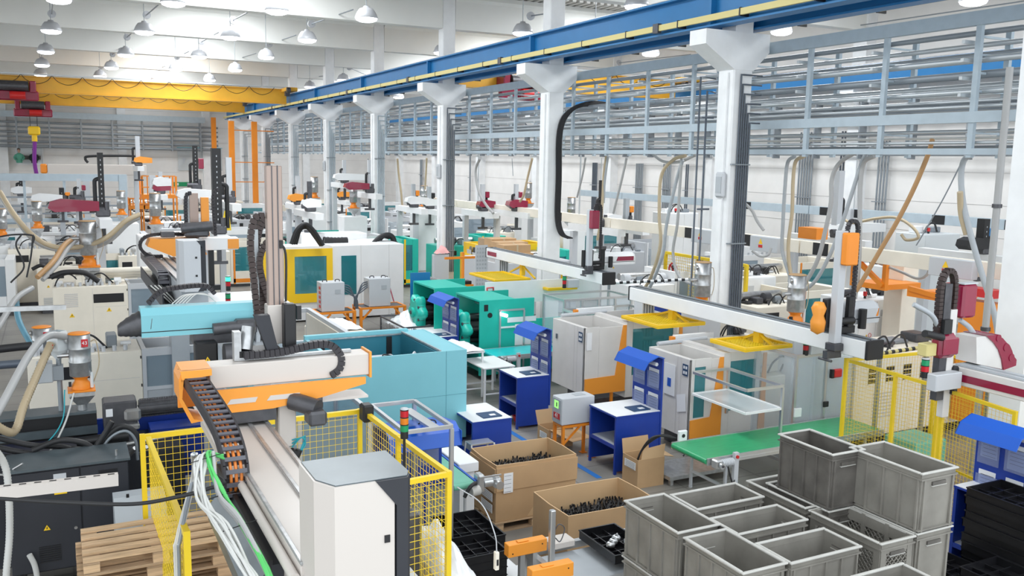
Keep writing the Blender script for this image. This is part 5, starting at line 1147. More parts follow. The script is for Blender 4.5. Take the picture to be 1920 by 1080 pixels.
# crumpled white sheet on the frame
def crumple(name, x0, x1, y0, y1, z, amp, m, label, cat, seed, n=12, drop=0):
    r = random.Random(seed); b = MB(m); V = []
    for i in range(n+1):
        for j in range(n+1):
            e = min(i, n-i, j, n-j)/n; V.append((x0+(x1-x0)*i/n, y0+(y1-y0)*j/n, z+r.random()*amp*(.4+2*e)+amp*2*math.sin(math.pi*i/n)*math.sin(math.pi*j/n)-(drop if i == 0 else 0)))
    b.idx(V, [(i*(n+1)+j, (i+1)*(n+1)+j, (i+1)*(n+1)+j+1, i*(n+1)+j+1) for i in range(n) for j in range(n)], True); return single(name, b, label, cat, (x0, y0, z))
P = at(640, 605, z=1.35); crumple('plastic_sheet', P.x-.7, P.x+.3, P.y-.7, P.y+.3, 1.3, .07, 'paper', 'crumpled white plastic sheet beside the orange stands', 'plastic sheet', 3)
b = MB('cream_paint'); b.box(P.x-.75, P.x+.35, P.y-.75, P.y+.35, 0, 1.29, .02); single('storage_bin', b, 'pale bin under the crumpled white sheet', 'bin', (P.x, P.y, 0))
# ---- third robot with grey cabinet
t = thing('gantry_robot', 'gantry robot with orange nosed arm and light grey end cabinet left of the tan mast', 'robot', (2, 14, 2.6), 'gantry robots')
X0, X1, Y0, Y1, z = 1.62, 2.02, 14.1, 18.6, 3.05
b = MB('grey_paint'); b.box(X0, X1, Y0, Y1, z-.4, z, .01); part('beam', b, t)
for q in range(3): b = MB('galv'); b.box(X0+.03+.14*q, X0+.09+.14*q, Y0, Y1, z, z+.03); part('guide_rail', b, t)
a = at(335, 452, Y=13.8); c = at(388, 545, Y=13.8)
b = MB('light_grey'); b.prism([(a.x, 14.2), (a.x, 13.85), (a.x+.06, 13.75), (c.x-.08, 13.75), (c.x-.08, 14.2)], 'z', c.z, a.z); part('cabinet', b, t, 'light grey end cabinet')
b = MB('anthracite'); b.box(c.x-.08, c.x, 13.8, 14.2, c.z, a.z); b.prism([(c.x-.13, a.z), (c.x-.05, a.z), (c.x-.05, a.z-.1)], 'y', 13.745, 13.8); b.prism([(c.x-.13, c.z), (c.x-.05, c.z), (c.x-.05, c.z+.12)], 'y', 13.745, 13.8); b.use('black'); b.box(c.x-.16, c.x-.13, 13.742, 13.75, a.z-.26, a.z-.23); b.box(c.x-.16, c.x-.13, 13.742, 13.75, c.z+.22, c.z+.25); part('cabinet_trim', b, t)
b = MB('anthracite'); b.box(X0-.2, X0, Y0+.6, Y1, z-.42, z-.36); b.box(X0-.2, X0-.18, Y0+.6, Y1, z-.42, z-.2); b.box(X0-.05, X1+.05, Y0+.3, Y0+2.0, z-.55, z-.42); part('chain_trough', b, t)
chain(t, [(X0-.1, Y1, z+.02), (X0-.1, 17, z+.02), (X0-.1, 15.6, z+.02), (X0-.1, 15.35, z-.1), (X0-.1, 15.5, z-.25)], .18, .11, (1, 0, 0), 'dark_steel', .12, True)
for q in range(7): cable(t, [(X0-.35+.03*q, 15.2, z-.12), (X0-.1+.02*q, 14.9, z-.35), (X0+.1, 14.6, z-.55-.02*q), (X0+.35, 14.3, z-.72-.02*q), (X0+.55, 14.1, z-.6), (X0+.6, 14.0, z-.45)], .012, 'cable_white' if q % 2 else 'rubber')
y = 18.0; a = at(262, 440, Y=y); e = at(445, 462, Y=y); zc = 3.42
b = MB('white_paint'); b.box(a.x+.7, e.x, y-.12, y+.12, zc-.22, zc+.02, .01); part('arm_beam', b, t)
b = MB('robot_orange'); b.box(e.x-.2, e.x+.01, y-.13, y+.13, zc-.2, zc-.01); part('arm_end_plate', b, t)
b = MB('robot_orange'); b.prism([(a.x+.15, zc+.03), (a.x+1.0, zc+.03), (a.x+1.15, zc-.28), (a.x+.55, zc-.3), (a.x+.1, zc-.1)], 'y', y-.3, y+.2); part('nose_cover', b, t, 'orange faceted nose cover')
chain(t, [(a.x+1.0, y+.1, zc+.08), (a.x+.3, y, zc+.1), (a.x+.05, y, zc+.02), (a.x+.0, y, zc-.15), (a.x+.15, y, zc-.3), (a.x+.4, y, zc-.32)], .1, .06, (0, 1, 0), 'chain_dark', .06)
b = MB('dark_steel'); b.box(a.x+.75, a.x+1.2, y-.35, y-.05, zc+.05, zc+.33, .04); b.cyl((a.x+.7, y-.3, zc+.22), (a.x+1.25, y-.3, zc+.26), .1, n=14); b.box(a.x+.35, a.x+.6, y-.2, y-.05, zc+.05, zc+.16, .01); part('servo_motor', b, t)
mx = at(362, 400, Y=y).x; z1 = at(362, 362, Y=y).z
b = MB('mast_tan'); b.box(mx-.06, mx+.1, y-.02, y+.08, zc, z1); part('mast', b, t); b = MB('robot_orange'); b.box(mx+.14, mx+.28, y-.08, y+.02, zc+.05, z1-.08); part('mast_cover', b, t, 'orange mast cover')
chain(t, [(mx-.13, y, zc+.1), (mx-.13, y, z1-.2), (mx-.1, y, z1-.02), (mx-.02, y, z1)], .06, .07, (0, 1, 0), 'chain_dark', .06, name='mast_drag_chain')
chain(t, [(mx+.4, y, zc+.05), (mx+.37, y, z1-.15), (mx+.42, y, z1+.05), (mx+.55, y, z1+.08)], .05, .06, (0, 1, 0), 'chain_dark', .06, name='mast_drag_chain')
b = MB('black'); b.box(e.x-.55, e.x-.45, y-.05, y+.05, zc-.9, zc-.2); b.box(e.x-.9, e.x-.35, y-.1, y+.05, zc-1.0, zc-.9); part('gripper', b, t)
b = MB('grey_paint'); b.box(X0+.1, X1, 16.5, 16.9, 0, z-.42); part('support_column', b, t)
# tall black masts behind
def far_robot(px, pytop, pybase, Y, label, armpx=None, armm='maroon', mm='black', mw=.14, box=None, chainside=-1, arm_y=None):
    A = at(px, pytop, Y=Y); B = at(px, pybase, Y=Y); t = thing('gantry_robot', label, 'robot', (A.x, Y, B.z-.6), 'gantry robots')
    b = MB(mm); b.box(A.x-mw/2, A.x+mw/2, Y-mw/2, Y+mw/2, B.z, A.z); part('mast', b, t)
    if mm == 'black':
        s = MB('light_grey'); nz = int((A.z-B.z)/.12)
        for i in range(nz): s.box(A.x-.01, A.x+.01, Y-mw/2-.004, Y-mw/2, B.z+.12*i, B.z+.12*i+.04)
        part('mast_scale', s, t)
    w = mw
    if chainside:
        cx = A.x+chainside*mw*1.1; hh = A.z-B.z
        cable(t, [(cx, Y, B.z+.05), (cx, Y, B.z+hh*.45), (cx+chainside*-.02, Y, B.z+hh*.55), (A.x, Y-.02, B.z+hh*.58)], .05, 'rubber', 'cable_loop', None, 6)
    if box: b = MB(box); b.box(A.x+mw*.6, A.x+mw*1.7, Y-.1, Y+.1, B.z+(A.z-B.z)*.45, B.z+(A.z-B.z)*.7, .02); part('head_cover', b, t)
    b = MB('white_paint'); b.box(A.x-.12, A.x+.16, Y-1.2, Y+1.8, B.z-.3, B.z-.08); part('beam', b, t)
    b = MB('dark_steel'); b.box(A.x-.16, A.x+.18, Y-.2, Y+.1, B.z-.08, B.z+.12, .03); b.cyl((A.x-.3, Y-.12, B.z+.1), (A.x+.05, Y-.12, B.z+.1), .08, n=10); b.cyl((A.x+.1, Y-.14, B.z+.0), (A.x+.1, Y-.14, B.z+.3), .06, n=10); b.box(A.x-.04, A.x+.06, Y-.1, Y+.0, B.z-.7, B.z-.1); b.box(A.x-.2, A.x+.2, Y-.1, Y, B.z-.78, B.z-.7); part('carriage', b, t)
    if armpx:
        u = at(armpx[0], pybase, Y=Y).x; v = at(armpx[1], pybase, Y=Y).x; zz = B.z+.05
        b = MB(armm); b.prism([(u, zz+.1), (u+.15, zz), (v, zz+.02), (v, zz+.26), (u+.3, zz+.32), (u+.05, zz+.25)], 'y', Y-.2, Y+.15); part('arm_cover', b, t)
    b = MB('light_grey'); b.box(A.x-.1, A.x+.1, Y+1.5, Y+1.7, 0, B.z-.35); part('support_column', b, t)
    return t
far_robot(187, 286, 400, 25, 'far gantry robot with dark red arm and tall black mast at the left', (90, 186), 'maroon')
far_robot(404, 278, 432, 21.5, 'tall black robot mast with white scale marks left of the tan mast', None, mw=.2, chainside=1)
far_robot(365, 273, 352, 33, 'black robot mast with dark red box near the back wall banner', (285, 320), 'white_paint', box='maroon', mw=.16)
far_robot(428, 295, 375, 30, 'silver robot mast with black loop beside the sixth column', (330, 400), 'white_paint', mm='light_grey', mw=.18)
far_robot(147, 335, 375, 33, 'thin grey robot mast with dark red box above the dark red arm', None, mm='light_grey', box='maroon', mw=.12)
far_robot(257, 255, 308, 46, 'white robot mast with long beam and orange drive near the back wall', (250, 285), 'robot_orange', mm='light_grey', mw=.2)
far_robot(645, 300, 340, 40, 'light robot mast with black cable loop between the fourth and fifth columns', (625, 700), 'white_paint', mm='light_grey', mw=.15)
far_robot(692, 300, 358, 35.5, 'grey robot mast left of the fourth column with dark red arm', (645, 690), 'maroon', mm='light_grey', mw=.12)
# ================================================================= MIDDLE: AISLE AND RIGHT MACHINES
# ---- crates
CH, CL, CW = .57, .88, .50
def cz(k): return CH*k
def crate_at(px, py, top, along, label, **k):
    P = at(px, py, z=top); return P
z3, z4 = 3*CH, 4*CH
R = lambda P, dx, dy: (P.x, P.y-dy, None)
def put(px, py, lvl, along, label, perf=False, m='crate_grey', L=CL, W=CW, corner='left'):
    """left-most visible rim corner (small x, large y) seen at the pixel"""
    P = at(px, py, z=CH*lvl); dx, dy = (L, W) if along == 'x' else (W, L)
    return (P.x, P.y-dy, CH*(lvl-1)), crate((P.x, P.y-dy, CH*(lvl-1)), L, W, CH, along, label, m, perf)
def below(p, n, lab, along='y', m='crate_grey', perf=False):
    for q in range(1, n+1): crate((p[0], p[1], p[2]-CH*q), CL, CW, CH, along, lab[q-1], m, perf)
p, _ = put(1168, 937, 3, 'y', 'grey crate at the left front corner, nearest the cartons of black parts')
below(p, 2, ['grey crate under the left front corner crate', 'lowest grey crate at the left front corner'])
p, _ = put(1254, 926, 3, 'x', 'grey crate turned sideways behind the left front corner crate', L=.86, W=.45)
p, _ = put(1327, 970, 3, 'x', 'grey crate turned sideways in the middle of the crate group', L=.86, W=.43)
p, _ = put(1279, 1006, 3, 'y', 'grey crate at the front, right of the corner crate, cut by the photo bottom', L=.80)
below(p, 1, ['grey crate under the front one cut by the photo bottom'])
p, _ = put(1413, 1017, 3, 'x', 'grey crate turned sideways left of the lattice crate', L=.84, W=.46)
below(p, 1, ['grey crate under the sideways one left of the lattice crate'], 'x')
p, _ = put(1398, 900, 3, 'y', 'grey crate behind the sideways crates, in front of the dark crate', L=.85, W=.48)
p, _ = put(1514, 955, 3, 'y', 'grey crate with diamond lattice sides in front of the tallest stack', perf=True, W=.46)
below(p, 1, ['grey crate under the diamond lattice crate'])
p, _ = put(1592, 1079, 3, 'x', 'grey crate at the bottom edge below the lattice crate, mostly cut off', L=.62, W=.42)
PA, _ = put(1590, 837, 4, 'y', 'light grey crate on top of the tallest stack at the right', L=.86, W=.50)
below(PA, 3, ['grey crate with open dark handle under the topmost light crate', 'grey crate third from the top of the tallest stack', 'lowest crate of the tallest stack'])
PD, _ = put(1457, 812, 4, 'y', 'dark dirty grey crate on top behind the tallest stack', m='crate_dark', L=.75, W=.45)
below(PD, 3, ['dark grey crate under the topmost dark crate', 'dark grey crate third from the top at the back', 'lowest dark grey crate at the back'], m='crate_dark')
# ---- big cartons on pallets
def parts_pile(x0, x1, y0, y1, z, label, seed, slope=0, n=420):
    r = random.Random(seed); b = MB('black')
    for i in range(n):
        x = r.uniform(x0+.08, x1-.08); y = r.uniform(y0+.08, y1-.08); zz = z+slope*(x-x0)+r.uniform(0, .05); a = r.uniform(-.35, .35)+math.pi*.32; L = r.uniform(.1, .16)
        u = Vector((math.cos(a), math.sin(a), r.uniform(0, .35)))*L; c = Vector((x, y, zz)); b.bar(c-u*.5, c+u*.5, .014, .022)
        if i % 3 == 0: b.bar(c+u*.4, c+u*.4+Vector((0, 0, .035)), .02, .012)
    b.box(x0+.02, x1-.02, y0+.02, y1-.02, z-.06, z+slope*.3+.01)
    return single('plastic_parts', b, label, 'parts', ((x0+x1)/2, (y0+y1)/2, z-.05), kind='stuff')
gx, gy = 5.12, 10.38; 
pallet((gx-.02, gy-.02, 0), 1.28, .84, 'wooden pallet under the rear big open carton')
carton_open((gx, gy, .145), 1.25, .82, .80, 'big open carton full of black parts on a pallet, the rear one', .015, seam=.36, bulge=.02, labels=((gx+.1, gx+.24, .55, .83, 'f'), (gy+.05, gy+.45, .42, .54, 'l'), (gy+.05, gy+.4, .26, .38, 'l')), group='big open cartons', name='open_carton', cat='carton')
parts_pile(gx+.03, gx+1.22, gy+.03, gy+.79, .66, 'heap of black plastic parts in the rear big carton', 1, .03)
gx, gy = 5.18, 8.58
pallet((gx-.02, gy-.02, 0), 1.3, .88, 'wooden pallet under the front big open carton')
carton_open((gx, gy, .145), 1.27, .86, .755, 'big open carton of black parts beside the grey crates, the front one', .015, bulge=.02, group='big open cartons', name='open_carton', cat='carton')
parts_pile(gx+.03, gx+1.24, gy+.03, gy+.83, .58, 'heap of black plastic parts in the front big carton', 2, .06)
# ---- small cartons
P = at(1165, 900, z=0); x0 = 7.84; y0 = 10.95
carton_open((x0, y0, 0), .5, .42, .46, 'small open carton beside the second blue workbench leg, flaps up', .008, flaps=([(x0, y0+.42, .46), (x0+.5, y0+.42, .46), (x0+.5, y0+.46, .68), (x0, y0+.46, .68)], [(x0+.5, y0+.05, .46), (x0+.5, y0+.42, .46), (x0+.75, y0+.4, .42), (x0+.75, y0+.08, .4)], [(x0+.05, y0, .44), (x0+.48, y0, .44), (x0+.52, y0+.02, .66), (x0+.1, y0+.02, .62)]), labels=((y0+.05, y0+.35, .28, .40, 'l'),), group='small cartons')
x0, y0 = 7.52, 13.2
carton_open((x0, y0, 0), .5, .4, .35, 'small open carton between first workbench and grey display unit, flap hanging', .008, flaps=([(x0, y0+.4, .35), (x0+.45, y0+.4, .35), (x0+.45, y0+.5, .58), (x0, y0+.5, .58)], [(x0+.02, y0, .35), (x0+.5, y0+.1, .35), (x0+.75, y0-.25, .2), (x0+.25, y0-.4, .22)]), labels=((x0+.05, x0+.25, .2, .3, 'f'), (y0+.05, y0+.3, .15, .27, 'l')), group='small cartons')
# ---- blue workbenches
workbench(7.86, 8.72, 11.62, 12.42, .98, 'second blue workbench, with documents in its board, beside the orange stand')
workbench(7.54, 8.22, 14.46, 15.22, 1.0, 'first blue workbench, left of the white and orange machine')
workbench(7.50, 8.12, 18.6, 19.5, 1.0, 'blue workbench with notice board in front of the teal machines')
x0 = at(875, 785, z=1).x
workbench(5.62, 6.30, 12.25, 13.2, .98, 'blue workbench corner beside the pale cyan machine and step ladder', clutter=1, board=False)
workbench(9.6, 9.95, 6.15, 6.85, 1.2, 'dark blue notice board with bright blue hood beside the black tray stack', board_top=2.0, clutter=0)
# panels
b = MB('runway_blue'); P = at(770, 512, z=2.0); Q = at(808, 512, z=2.0); b.box(P.x, Q.x+.05, P.y, P.y+.04, .1, 2.0); b.use('paper'); b.cyl((P.x+.15, P.y-.01, 1.75), (P.x+.15, P.y, 1.75), .03)
t = thing('blue_screen', 'plain bright blue standing panel behind the rear teal machine', 'panel', (P.x, P.y, 0)); part('panel', b, t); b = MB('bench_blue'); b.box(P.x, P.x+.05, P.y-.2, P.y+.24, 0, .1); b.box(Q.x, Q.x+.05, P.y-.2, P.y+.24, 0, .1); part('foot', b, t)
b = MB('bench_blue'); b.box(P.x-.5, P.x+.1, P.y-2.3, P.y-1.5, 0, .8); b.use('white_paint'); b.box(P.x-.5, P.x+.1, P.y-2.3, P.y-1.5, .8, .83); single('blue_cupboard', b, 'low blue cupboard with white top left of the rear teal machine', 'cupboard', (P.x, P.y-2, 0))
# red bins
for lab, x, y in (('red plastic parts bin under the second blue workbench', 8.2, 11.75), ('red plastic parts bin under the first blue workbench', 7.85, 14.75)):
    b = MB('red'); b.idx([(x+a*w, y+c*d, z) for z, w, d in ((.01, .12, .16), (.14, .16, .2), (.14, .145, .185), (.03, .11, .15)) for a, c in ((-1,-1),(1,-1),(1,1),(-1,1))], [(0,3,2,1)]+[(i+4*j, (i+1)%4+4*j, (i+1)%4+4*j+4, i+4*j+4) for j in range(3) for i in range(4)]+[(12,13,14,15)]); single('parts_bin', b, lab, 'bin', (x, y, 0), 'red parts bins')
# ---- orange stand with grey display unit
t = thing('orange_stand', 'small orange steel stand left of the second blue workbench', 'stand', (7.6, 12.2, 0), 'orange steel stands')
sx, sy = 7.40, 12.52
for x in (sx, sx+.58):
    for y in (sy, sy+.28): b = MB('orange'); b.box(x, x+.05, y, y+.05, .01, .6); b.box(x-.03, x+.08, y-.03, y+.08, 0, .012); part('leg', b, t)
b = MB('orange'); b.box(sx, sx+.63, sy, sy+.33, .58, .62); part('top_plate', b, t)
b = MB('orange'); b.bar((sx+.03, sy+.02, .3), (sx+.35, sy+.02, .58), .03); b.bar((sx+.02, sy+.02, .2), (sx+.02, sy+.3, .2), .04); part('brace', b, t)
t = thing('temperature_unit', 'grey temperature control unit with red number plate standing on the orange stand', 'control unit', (sx+.2, sy+.3, .62))
b = MB('light_grey'); b.box(sx-.02, sx+.62, sy+.0, sy+.33, .63, 1.09, .01); part('housing', b, t); b = MB('grey_paint'); b.box(sx-.032, sx-.02, sy+.02, sy+.31, .66, 1.06); fp = part('front_panel', b, t)
b = MB('screen_glow'); b.box(sx-.036, sx-.032, sy+.10, sy+.24, .90, 1.03); b.use('black'); b.box(sx-.038, sx-.036, sy+.14, sy+.17, .93, 1.0); part('display', b, fp, 'small lit colour display')
b = MB('signal_red'); b.box(sx-.036, sx-.032, sy+.05, sy+.26, .72, .82); pl = part('number_plate', b, fp, 'red number plate'); text('number', '41', pl, (sx-.037, sy+.155, .77), .11, 'paper', '-x')
b = MB('grey_paint'); b.box(sx+.3, sx+.5, sy+.1, sy+.25, 1.09, 1.094); part('top_label', b, t)
# ---- grey boxes on orange stands by the white machine
for j, (px0, px1, yb) in enumerate(((597, 668, 24.2), (675, 762, 24.6))):
    A = at(px0, 580, Y=yb); B = at(px1, 578, Y=yb); zt = .74
    t = thing('orange_stand', ['orange steel stand under the left grey pump box before the white machine', 'orange steel stand under the right grey pump box before the white machine'][j], 'stand', (A.x, yb, 0), 'orange steel stands')
    b = MB('orange'); b.box(A.x, B.x, yb, yb+.06, zt-.06, zt); b.box(A.x, B.x, yb+.7, yb+.76, zt-.06, zt); b.box(A.x, A.x+.06, yb, yb+.76, zt-.06, zt); b.box(B.x-.06, B.x, yb, yb+.76, zt-.06, zt); part('frame', b, t)
    b = MB('dark_steel'); b.box(A.x+.05, B.x-.05, yb+.05, yb+.7, zt-.03, zt-.01); part('shelf_plate', b, t)
    for x in (A.x, B.x-.08):
        for y in (yb, yb+.68): b = MB('orange'); b.box(x, x+.08, y, y+.08, 0, zt-.06); part('leg', b, t)
    for sx_, d in ((A.x+.08, 1), (B.x-.08, -1)): b = MB('orange'); b.bar((sx_, yb+.04, zt-.35), (sx_+d*.28, yb+.04, zt-.06), .05); part('brace', b, t)
    a = at((603, 692)[j], (592, 580)[j], Y=yb+.1); c = at((646, 732)[j], (540, 536)[j], Y=yb+.1)
    t = thing('pump_box', ['light grey pump box with black handles on the left orange stand', 'light grey pump box with black handles on the right orange stand'][j], 'box', (a.x, yb+.1, zt), 'grey pump boxes')
    b = MB('light_grey'); b.box(a.x, c.x, yb+.08, yb+.6, zt, zt+.82, .01); part('housing', b, t)
    b = MB('grey_paint'); b.box(c.x-.28, c.x-.12, yb+.072, yb+.08, zt+.5, zt+.62); part('label_plate', b, t)
    for x in (a.x+.15, c.x-.15): b = MB('black'); b.tube([(x-.06, yb+.3, zt+.82), (x-.05, yb+.3, zt+.87), (x+.05, yb+.3, zt+.87), (x+.06, yb+.3, zt+.82)], .014, 6, 2); part('handle', b, t)
    if j == 0: b = MB('red'); [b.box(a.x-.012, a.x, yb+.2, yb+.34, zt+.1+.13*q, zt+.18+.13*q) for q in range(5)]; part('couplings', b, t, 'red couplings on the flank')
    s = 1 if j == 0 else -1; e = c.x if j == 0 else a.x
    for q in range(4): cable(t, [(e, yb+.25, zt+.72-.05*q), (e+s*.18, yb+.2, zt+.66-.07*q), (e+s*(.32+.02*q), yb+.2, zt+.3), (e+s*(.36+.02*q), yb+.2, zt+.02)], .018, 'dark_pipe', 'cable')
b = MB('maroon'); A = at(726, 522, Y=26.6); B = at(745, 588, Y=25.9); b.cyl(A, B, .02, n=8); b.use('black'); b.cyl(A, A+(A-B)*.06, .03); 
t = thing('broom', 'dark red broom stick leaning on the white machine', 'broom', tuple(B)); part('stick', b, t); b = MB('grey_paint'); b.box(B.x-.2, B.x+.1, B.y-.05, B.y+.05, 0, B.z+.02); part('brush_head', b, t)
# ---- white machine with yellow door
t = thing('moulding_machine', 'large white moulding machine with yellow framed glass door', 'machine', (7, 27, 0), 'injection moulding machines'); yb = 27.0
X = [at(p, 500, Y=yb).x for p in (495, 540, 548, 614, 623, 640, 668, 757)]; h = 2.32
b = MB('white_paint'); b.box(X[4], X[7], yb, yb+2.2, .05, h, .01); b.box(X[0], X[4], yb-.0, yb+2.2, .05, .62); b.box(X[0], X[4], yb+1.2, yb+2.2, .62, 2.2); part('cover', b, t)
b = MB('teal_pane'); b.box(X[5], X[6], yb-.02, yb-.01, .78, 2.0); part('side_window', b, t)
b = MB('navy'); b.box(X[5]+.0, X[6]-.0, yb-.008, yb-.002, 1.75, 1.85); b.use('cyan_dark'); b.box(X[5], X[6], yb-.008, yb-.002, .78, 2.0); b.use('panel_line'); [b.box(x, x+.01, yb-.004, yb, .05, h) for x in (X[6]+.15, X[7]-.5)]; part('panel_seam', b, t)
b = MB('machine_yellow'); b.box(X[1]-.12, X[2]+.06, yb-.06, yb, .6, 2.25); b.box(X[3]-.04, X[4], yb-.06, yb, .6, 2.25); b.box(X[1]-.12, X[4], yb-.06, yb, 2.02, 2.25); b.box(X[1]-.12, X[4], yb-.06, yb, .6, .88); b.box(X[0]-.2, X[0]+.1, yb-.06, yb, .6, 2.25); part('door_frame', b, t, 'yellow door frame')
b = MB('teal_pane'); b.box(X[2]+.06, X[3]-.04, yb-.035, yb-.025, .88, 2.02); part('door_glass', b, t)
b = MB('light_grey'); b.box(X[2]+.4, X[2]+1.1, yb+.4, yb+.9, 1.5, 2.0, .02); b.box(X[2]+.3, X[2]+.6, yb+.3, yb+.7, .9, 1.4, .02); b.cyl((X[2]+.1, yb+.6, 1.3), (X[3]-.05, yb+.6, 1.25), .08); b.cyl((X[2]+1.0, yb+.5, 1.8), (X[3]-.05, yb+.5, 1.8), .1)
for q in range(4): b.tube([(X[2]+.5+.12*q, yb+.3, 1.5), (X[2]+.5+.12*q, yb+.25, 1.2), (X[2]+.8+.12*q, yb+.3, 1.05)], .03, 6, 4)
part('mould_unit', b, t)
b = MB('white_paint'); b.box(X[4]-.4, X[7]-.5, yb+2.2, yb+3.2, .5, 2.5, .02); b.box(X[5], X[6]+.6, yb+1.9, yb+2.1, h, h+.22); part('rear_housing', b, t)
# ribbed hose and cable arches on it
H2 = lambda pts, Y, r, m, lab, **k: hose([at(x, y, Y=Y) for x, y in pts], r, m, lab, **k)
H2([(608, 452), (630, 453), (651, 452)], 28, .13, 'rubber', 'thick black ribbed duct on top of the white machine', ribbed=True, name='duct', cat='duct')
for q in range(3):
    H2([(546+4*q, 458), (556+3*q, 432), (572, 420+3*q), (588-3*q, 432), (606-2*q, 460)], 26.5+.15*q, .06, 'rubber', ['black hose arch over the yellow door, outer', 'black hose arch over the yellow door, middle', 'black hose arch over the yellow door, inner'][q], group='black hose arches')
    H2([(697+5*q, 458), (712+3*q, 444), (728, 439+3*q), (738-2*q, 445), (741-2*q, 457)], 28+.15*q, .06, 'rubber', ['black hose arch at the right end of the white machine, outer', 'black hose arch at the right end of the white machine, middle', 'black hose arch at the right end of the white machine, inner'][q], group='black hose arches')
    H2([(470+5*q, 470), (478+3*q, 432), (492, 412+6*q), (506, 415+6*q)], 13, .035, 'rubber', ['black hose arch left of the tan mast, outer', 'black hose arch left of the tan mast, middle', 'black hose arch left of the tan mast, inner'][q], group='black hose arches')
# ---- cart with plastic bags
P = at(712, 592, z=.85); Q = at(808, 600, z=.85)
t = thing('wire_cart', 'wire mesh cart filled with clear plastic bags before the teal machine', 'cart', (P.x, P.y-1.3, 0))
x0, x1, y0, y1 = P.x, P.x+1.0, P.y-1.9, P.y-.1
b = MB('dark_steel'); [b.bar(a, c, .04) for a, c in (((x0, y0, .85), (x1, y0, .85)), ((x1, y0, .85), (x1, y1, .85)), ((x1, y1, .85), (x0, y1, .85)), ((x0, y1, .85), (x0, y0, .85)))]; [b.box(x-.02, x+.02, y-.02, y+.02, .05, .85) for x in (x0, x1) for y in (y0, y1)]; part('frame', b, t)
b = MB('galv'); b.grid((x0, y0, .15), (x1-x0, 0, 0), (0, 0, .68), 16, 3, .01); b.grid((x0, y0, .15), (0, y1-y0, 0), (0, 0, .68), 26, 3, .01); b.box(x0, x1, y0, y1, .13, .15); part('wire_side', b, t)
for x in (x0, x1):
    for y in (y0, y1): b = MB('rubber'); b.cyl((x-.02, y, .06), (x+.02, y, .06), .06); part('wheel', b, t)
crumple('plastic_bags', x0+.05, x1-.05, y0+.05, y1-.05, .7, .14, 'poly', 'crumpled clear plastic bags heaped in the wire cart', 'plastic bags', 5, 14)
P = at(830, 622, z=1.3); crumple('white_sheet', P.x-.6, P.x+.6, P.y-.9, P.y+.2, 1.0, .06, 'paper', 'folded white sheet covering a table behind the cyan machine', 'sheet', 8); table(P.x-.6, P.x+.6, P.y-.9, P.y+.2, 1.0, 'table under the folded white sheet behind the cyan machine', group='work tables')
# ---- white table, ladder
table(7.72, 8.45, 16.3, 17.35, .76, 'white table with rolling legs beside the cyan conveyor', group='work tables')
t = thing('step_ladder', 'small aluminium step ladder beside the cyan machine', 'ladder', (6.0, 12.0, 0)); A = at(883, 790, Y=11.9); x0 = A.x; y0 = 11.9
b = MB('alu'); b.box(x0, x0+.38, y0-.02, y0+.2, .72, .75, .005); part('top_step', b, t)
for q in range(2): b = MB('alu'); b.box(x0-.01, x0+.39, y0-.1-.08*q, y0+.04-.08*q, .46-.24*q, .49-.24*q); part('step', b, t)
for x in (x0, x0+.38): b = MB('alu'); b.bar((x, y0-.02, .74), (x, y0-.25, 0), .03); part('side_rail', b, t); b = MB('alu'); b.bar((x, y0+.18, .74), (x, y0+.38, 0), .025); part('rear_leg', b, t)
# ---- teal machines
def teal(x0, x1, y0, y1, h, hubz, label, seed):
    t = thing('moulding_machine', label, 'machine', (x0, y0, 0), 'teal moulding machines')
    b = MB('teal_paint'); b.box(x0, x1, y0, y0+.05, .1, h, .005); b.box(x0, x0+.9, y0+.05, y1-.05, h-.04, h); b.box(x0, x1, y1-.05, y1, .1, h); b.box(x0+.9, x0+.95, y0+.05, y1-.05, .1, h-.04); part('housing', b, t)
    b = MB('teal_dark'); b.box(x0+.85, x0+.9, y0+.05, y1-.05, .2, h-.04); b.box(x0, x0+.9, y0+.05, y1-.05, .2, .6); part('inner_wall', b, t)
    ym = (y0+y1)/2; b = MB('black'); b.cyl((x0-.05, ym, hubz), (x0+.85, ym, hubz), .26, n=24); 
    for q in range(6): a = q*math.pi/3; b.cyl((x0-.12, ym+.3*math.cos(a), hubz+.3*math.sin(a)), (x0+.8, ym+.3*math.cos(a), hubz+.3*math.sin(a)), .06, n=10)
    part('tie_rods', b, t)
    b = MB('teal_paint'); V = []; n = 36
    for xx, k in ((x0-.28, .75), (x0-.22, 1), (x0-.08, 1), (x0-.04, .9)):
        for i in range(n): a = 2*math.pi*i/n; r = (.41+.07*math.cos(6*a))*k; V.append((xx, ym+r*math.cos(a), hubz+r*math.sin(a)))
    b.idx(V, [(i+n*j, i+n*j+n, (i+1)%n+n*j+n, (i+1)%n+n*j) for j in range(3) for i in range(n)], True); b.poly(V[:n][::-1] if 0 else V[:n]); b.poly(V[3*n:]); b.cyl((x0-.34, ym, hubz), (x0-.28, ym, hubz), .12, n=18); part('rear_plate', b, t, 'teal scalloped rear plate')
    b = MB('dark_steel'); b.cyl((x0-.36, ym, hubz), (x0-.34, ym, hubz), .05, n=12); part('hub_nut', b, t)
    for q in range(6): a = q*math.pi/3+math.pi/6; b = MB('dark_steel'); b.cyl((x0-.26, ym+.3*math.cos(a), hubz+.3*math.sin(a)), (x0-.1, ym+.3*math.cos(a), hubz+.3*math.sin(a)), .045, n=10); part('bolt', b, t)
    return t
t = teal(8.28, 9.75, 20.4, 21.9, 1.85, 1.15, 'rear teal moulding machine with scalloped end plate beside the blue panel', 1)
b = MB('paper'); b.box(8.65, 8.95, 20.385, 20.4, 1.2, 1.6); part('notice', b, t)
t = teal(8.5, 9.9, 18.2, 19.6, 1.85, 1.1, 'front teal moulding machine with scalloped end plate behind the cyan conveyor', 2)
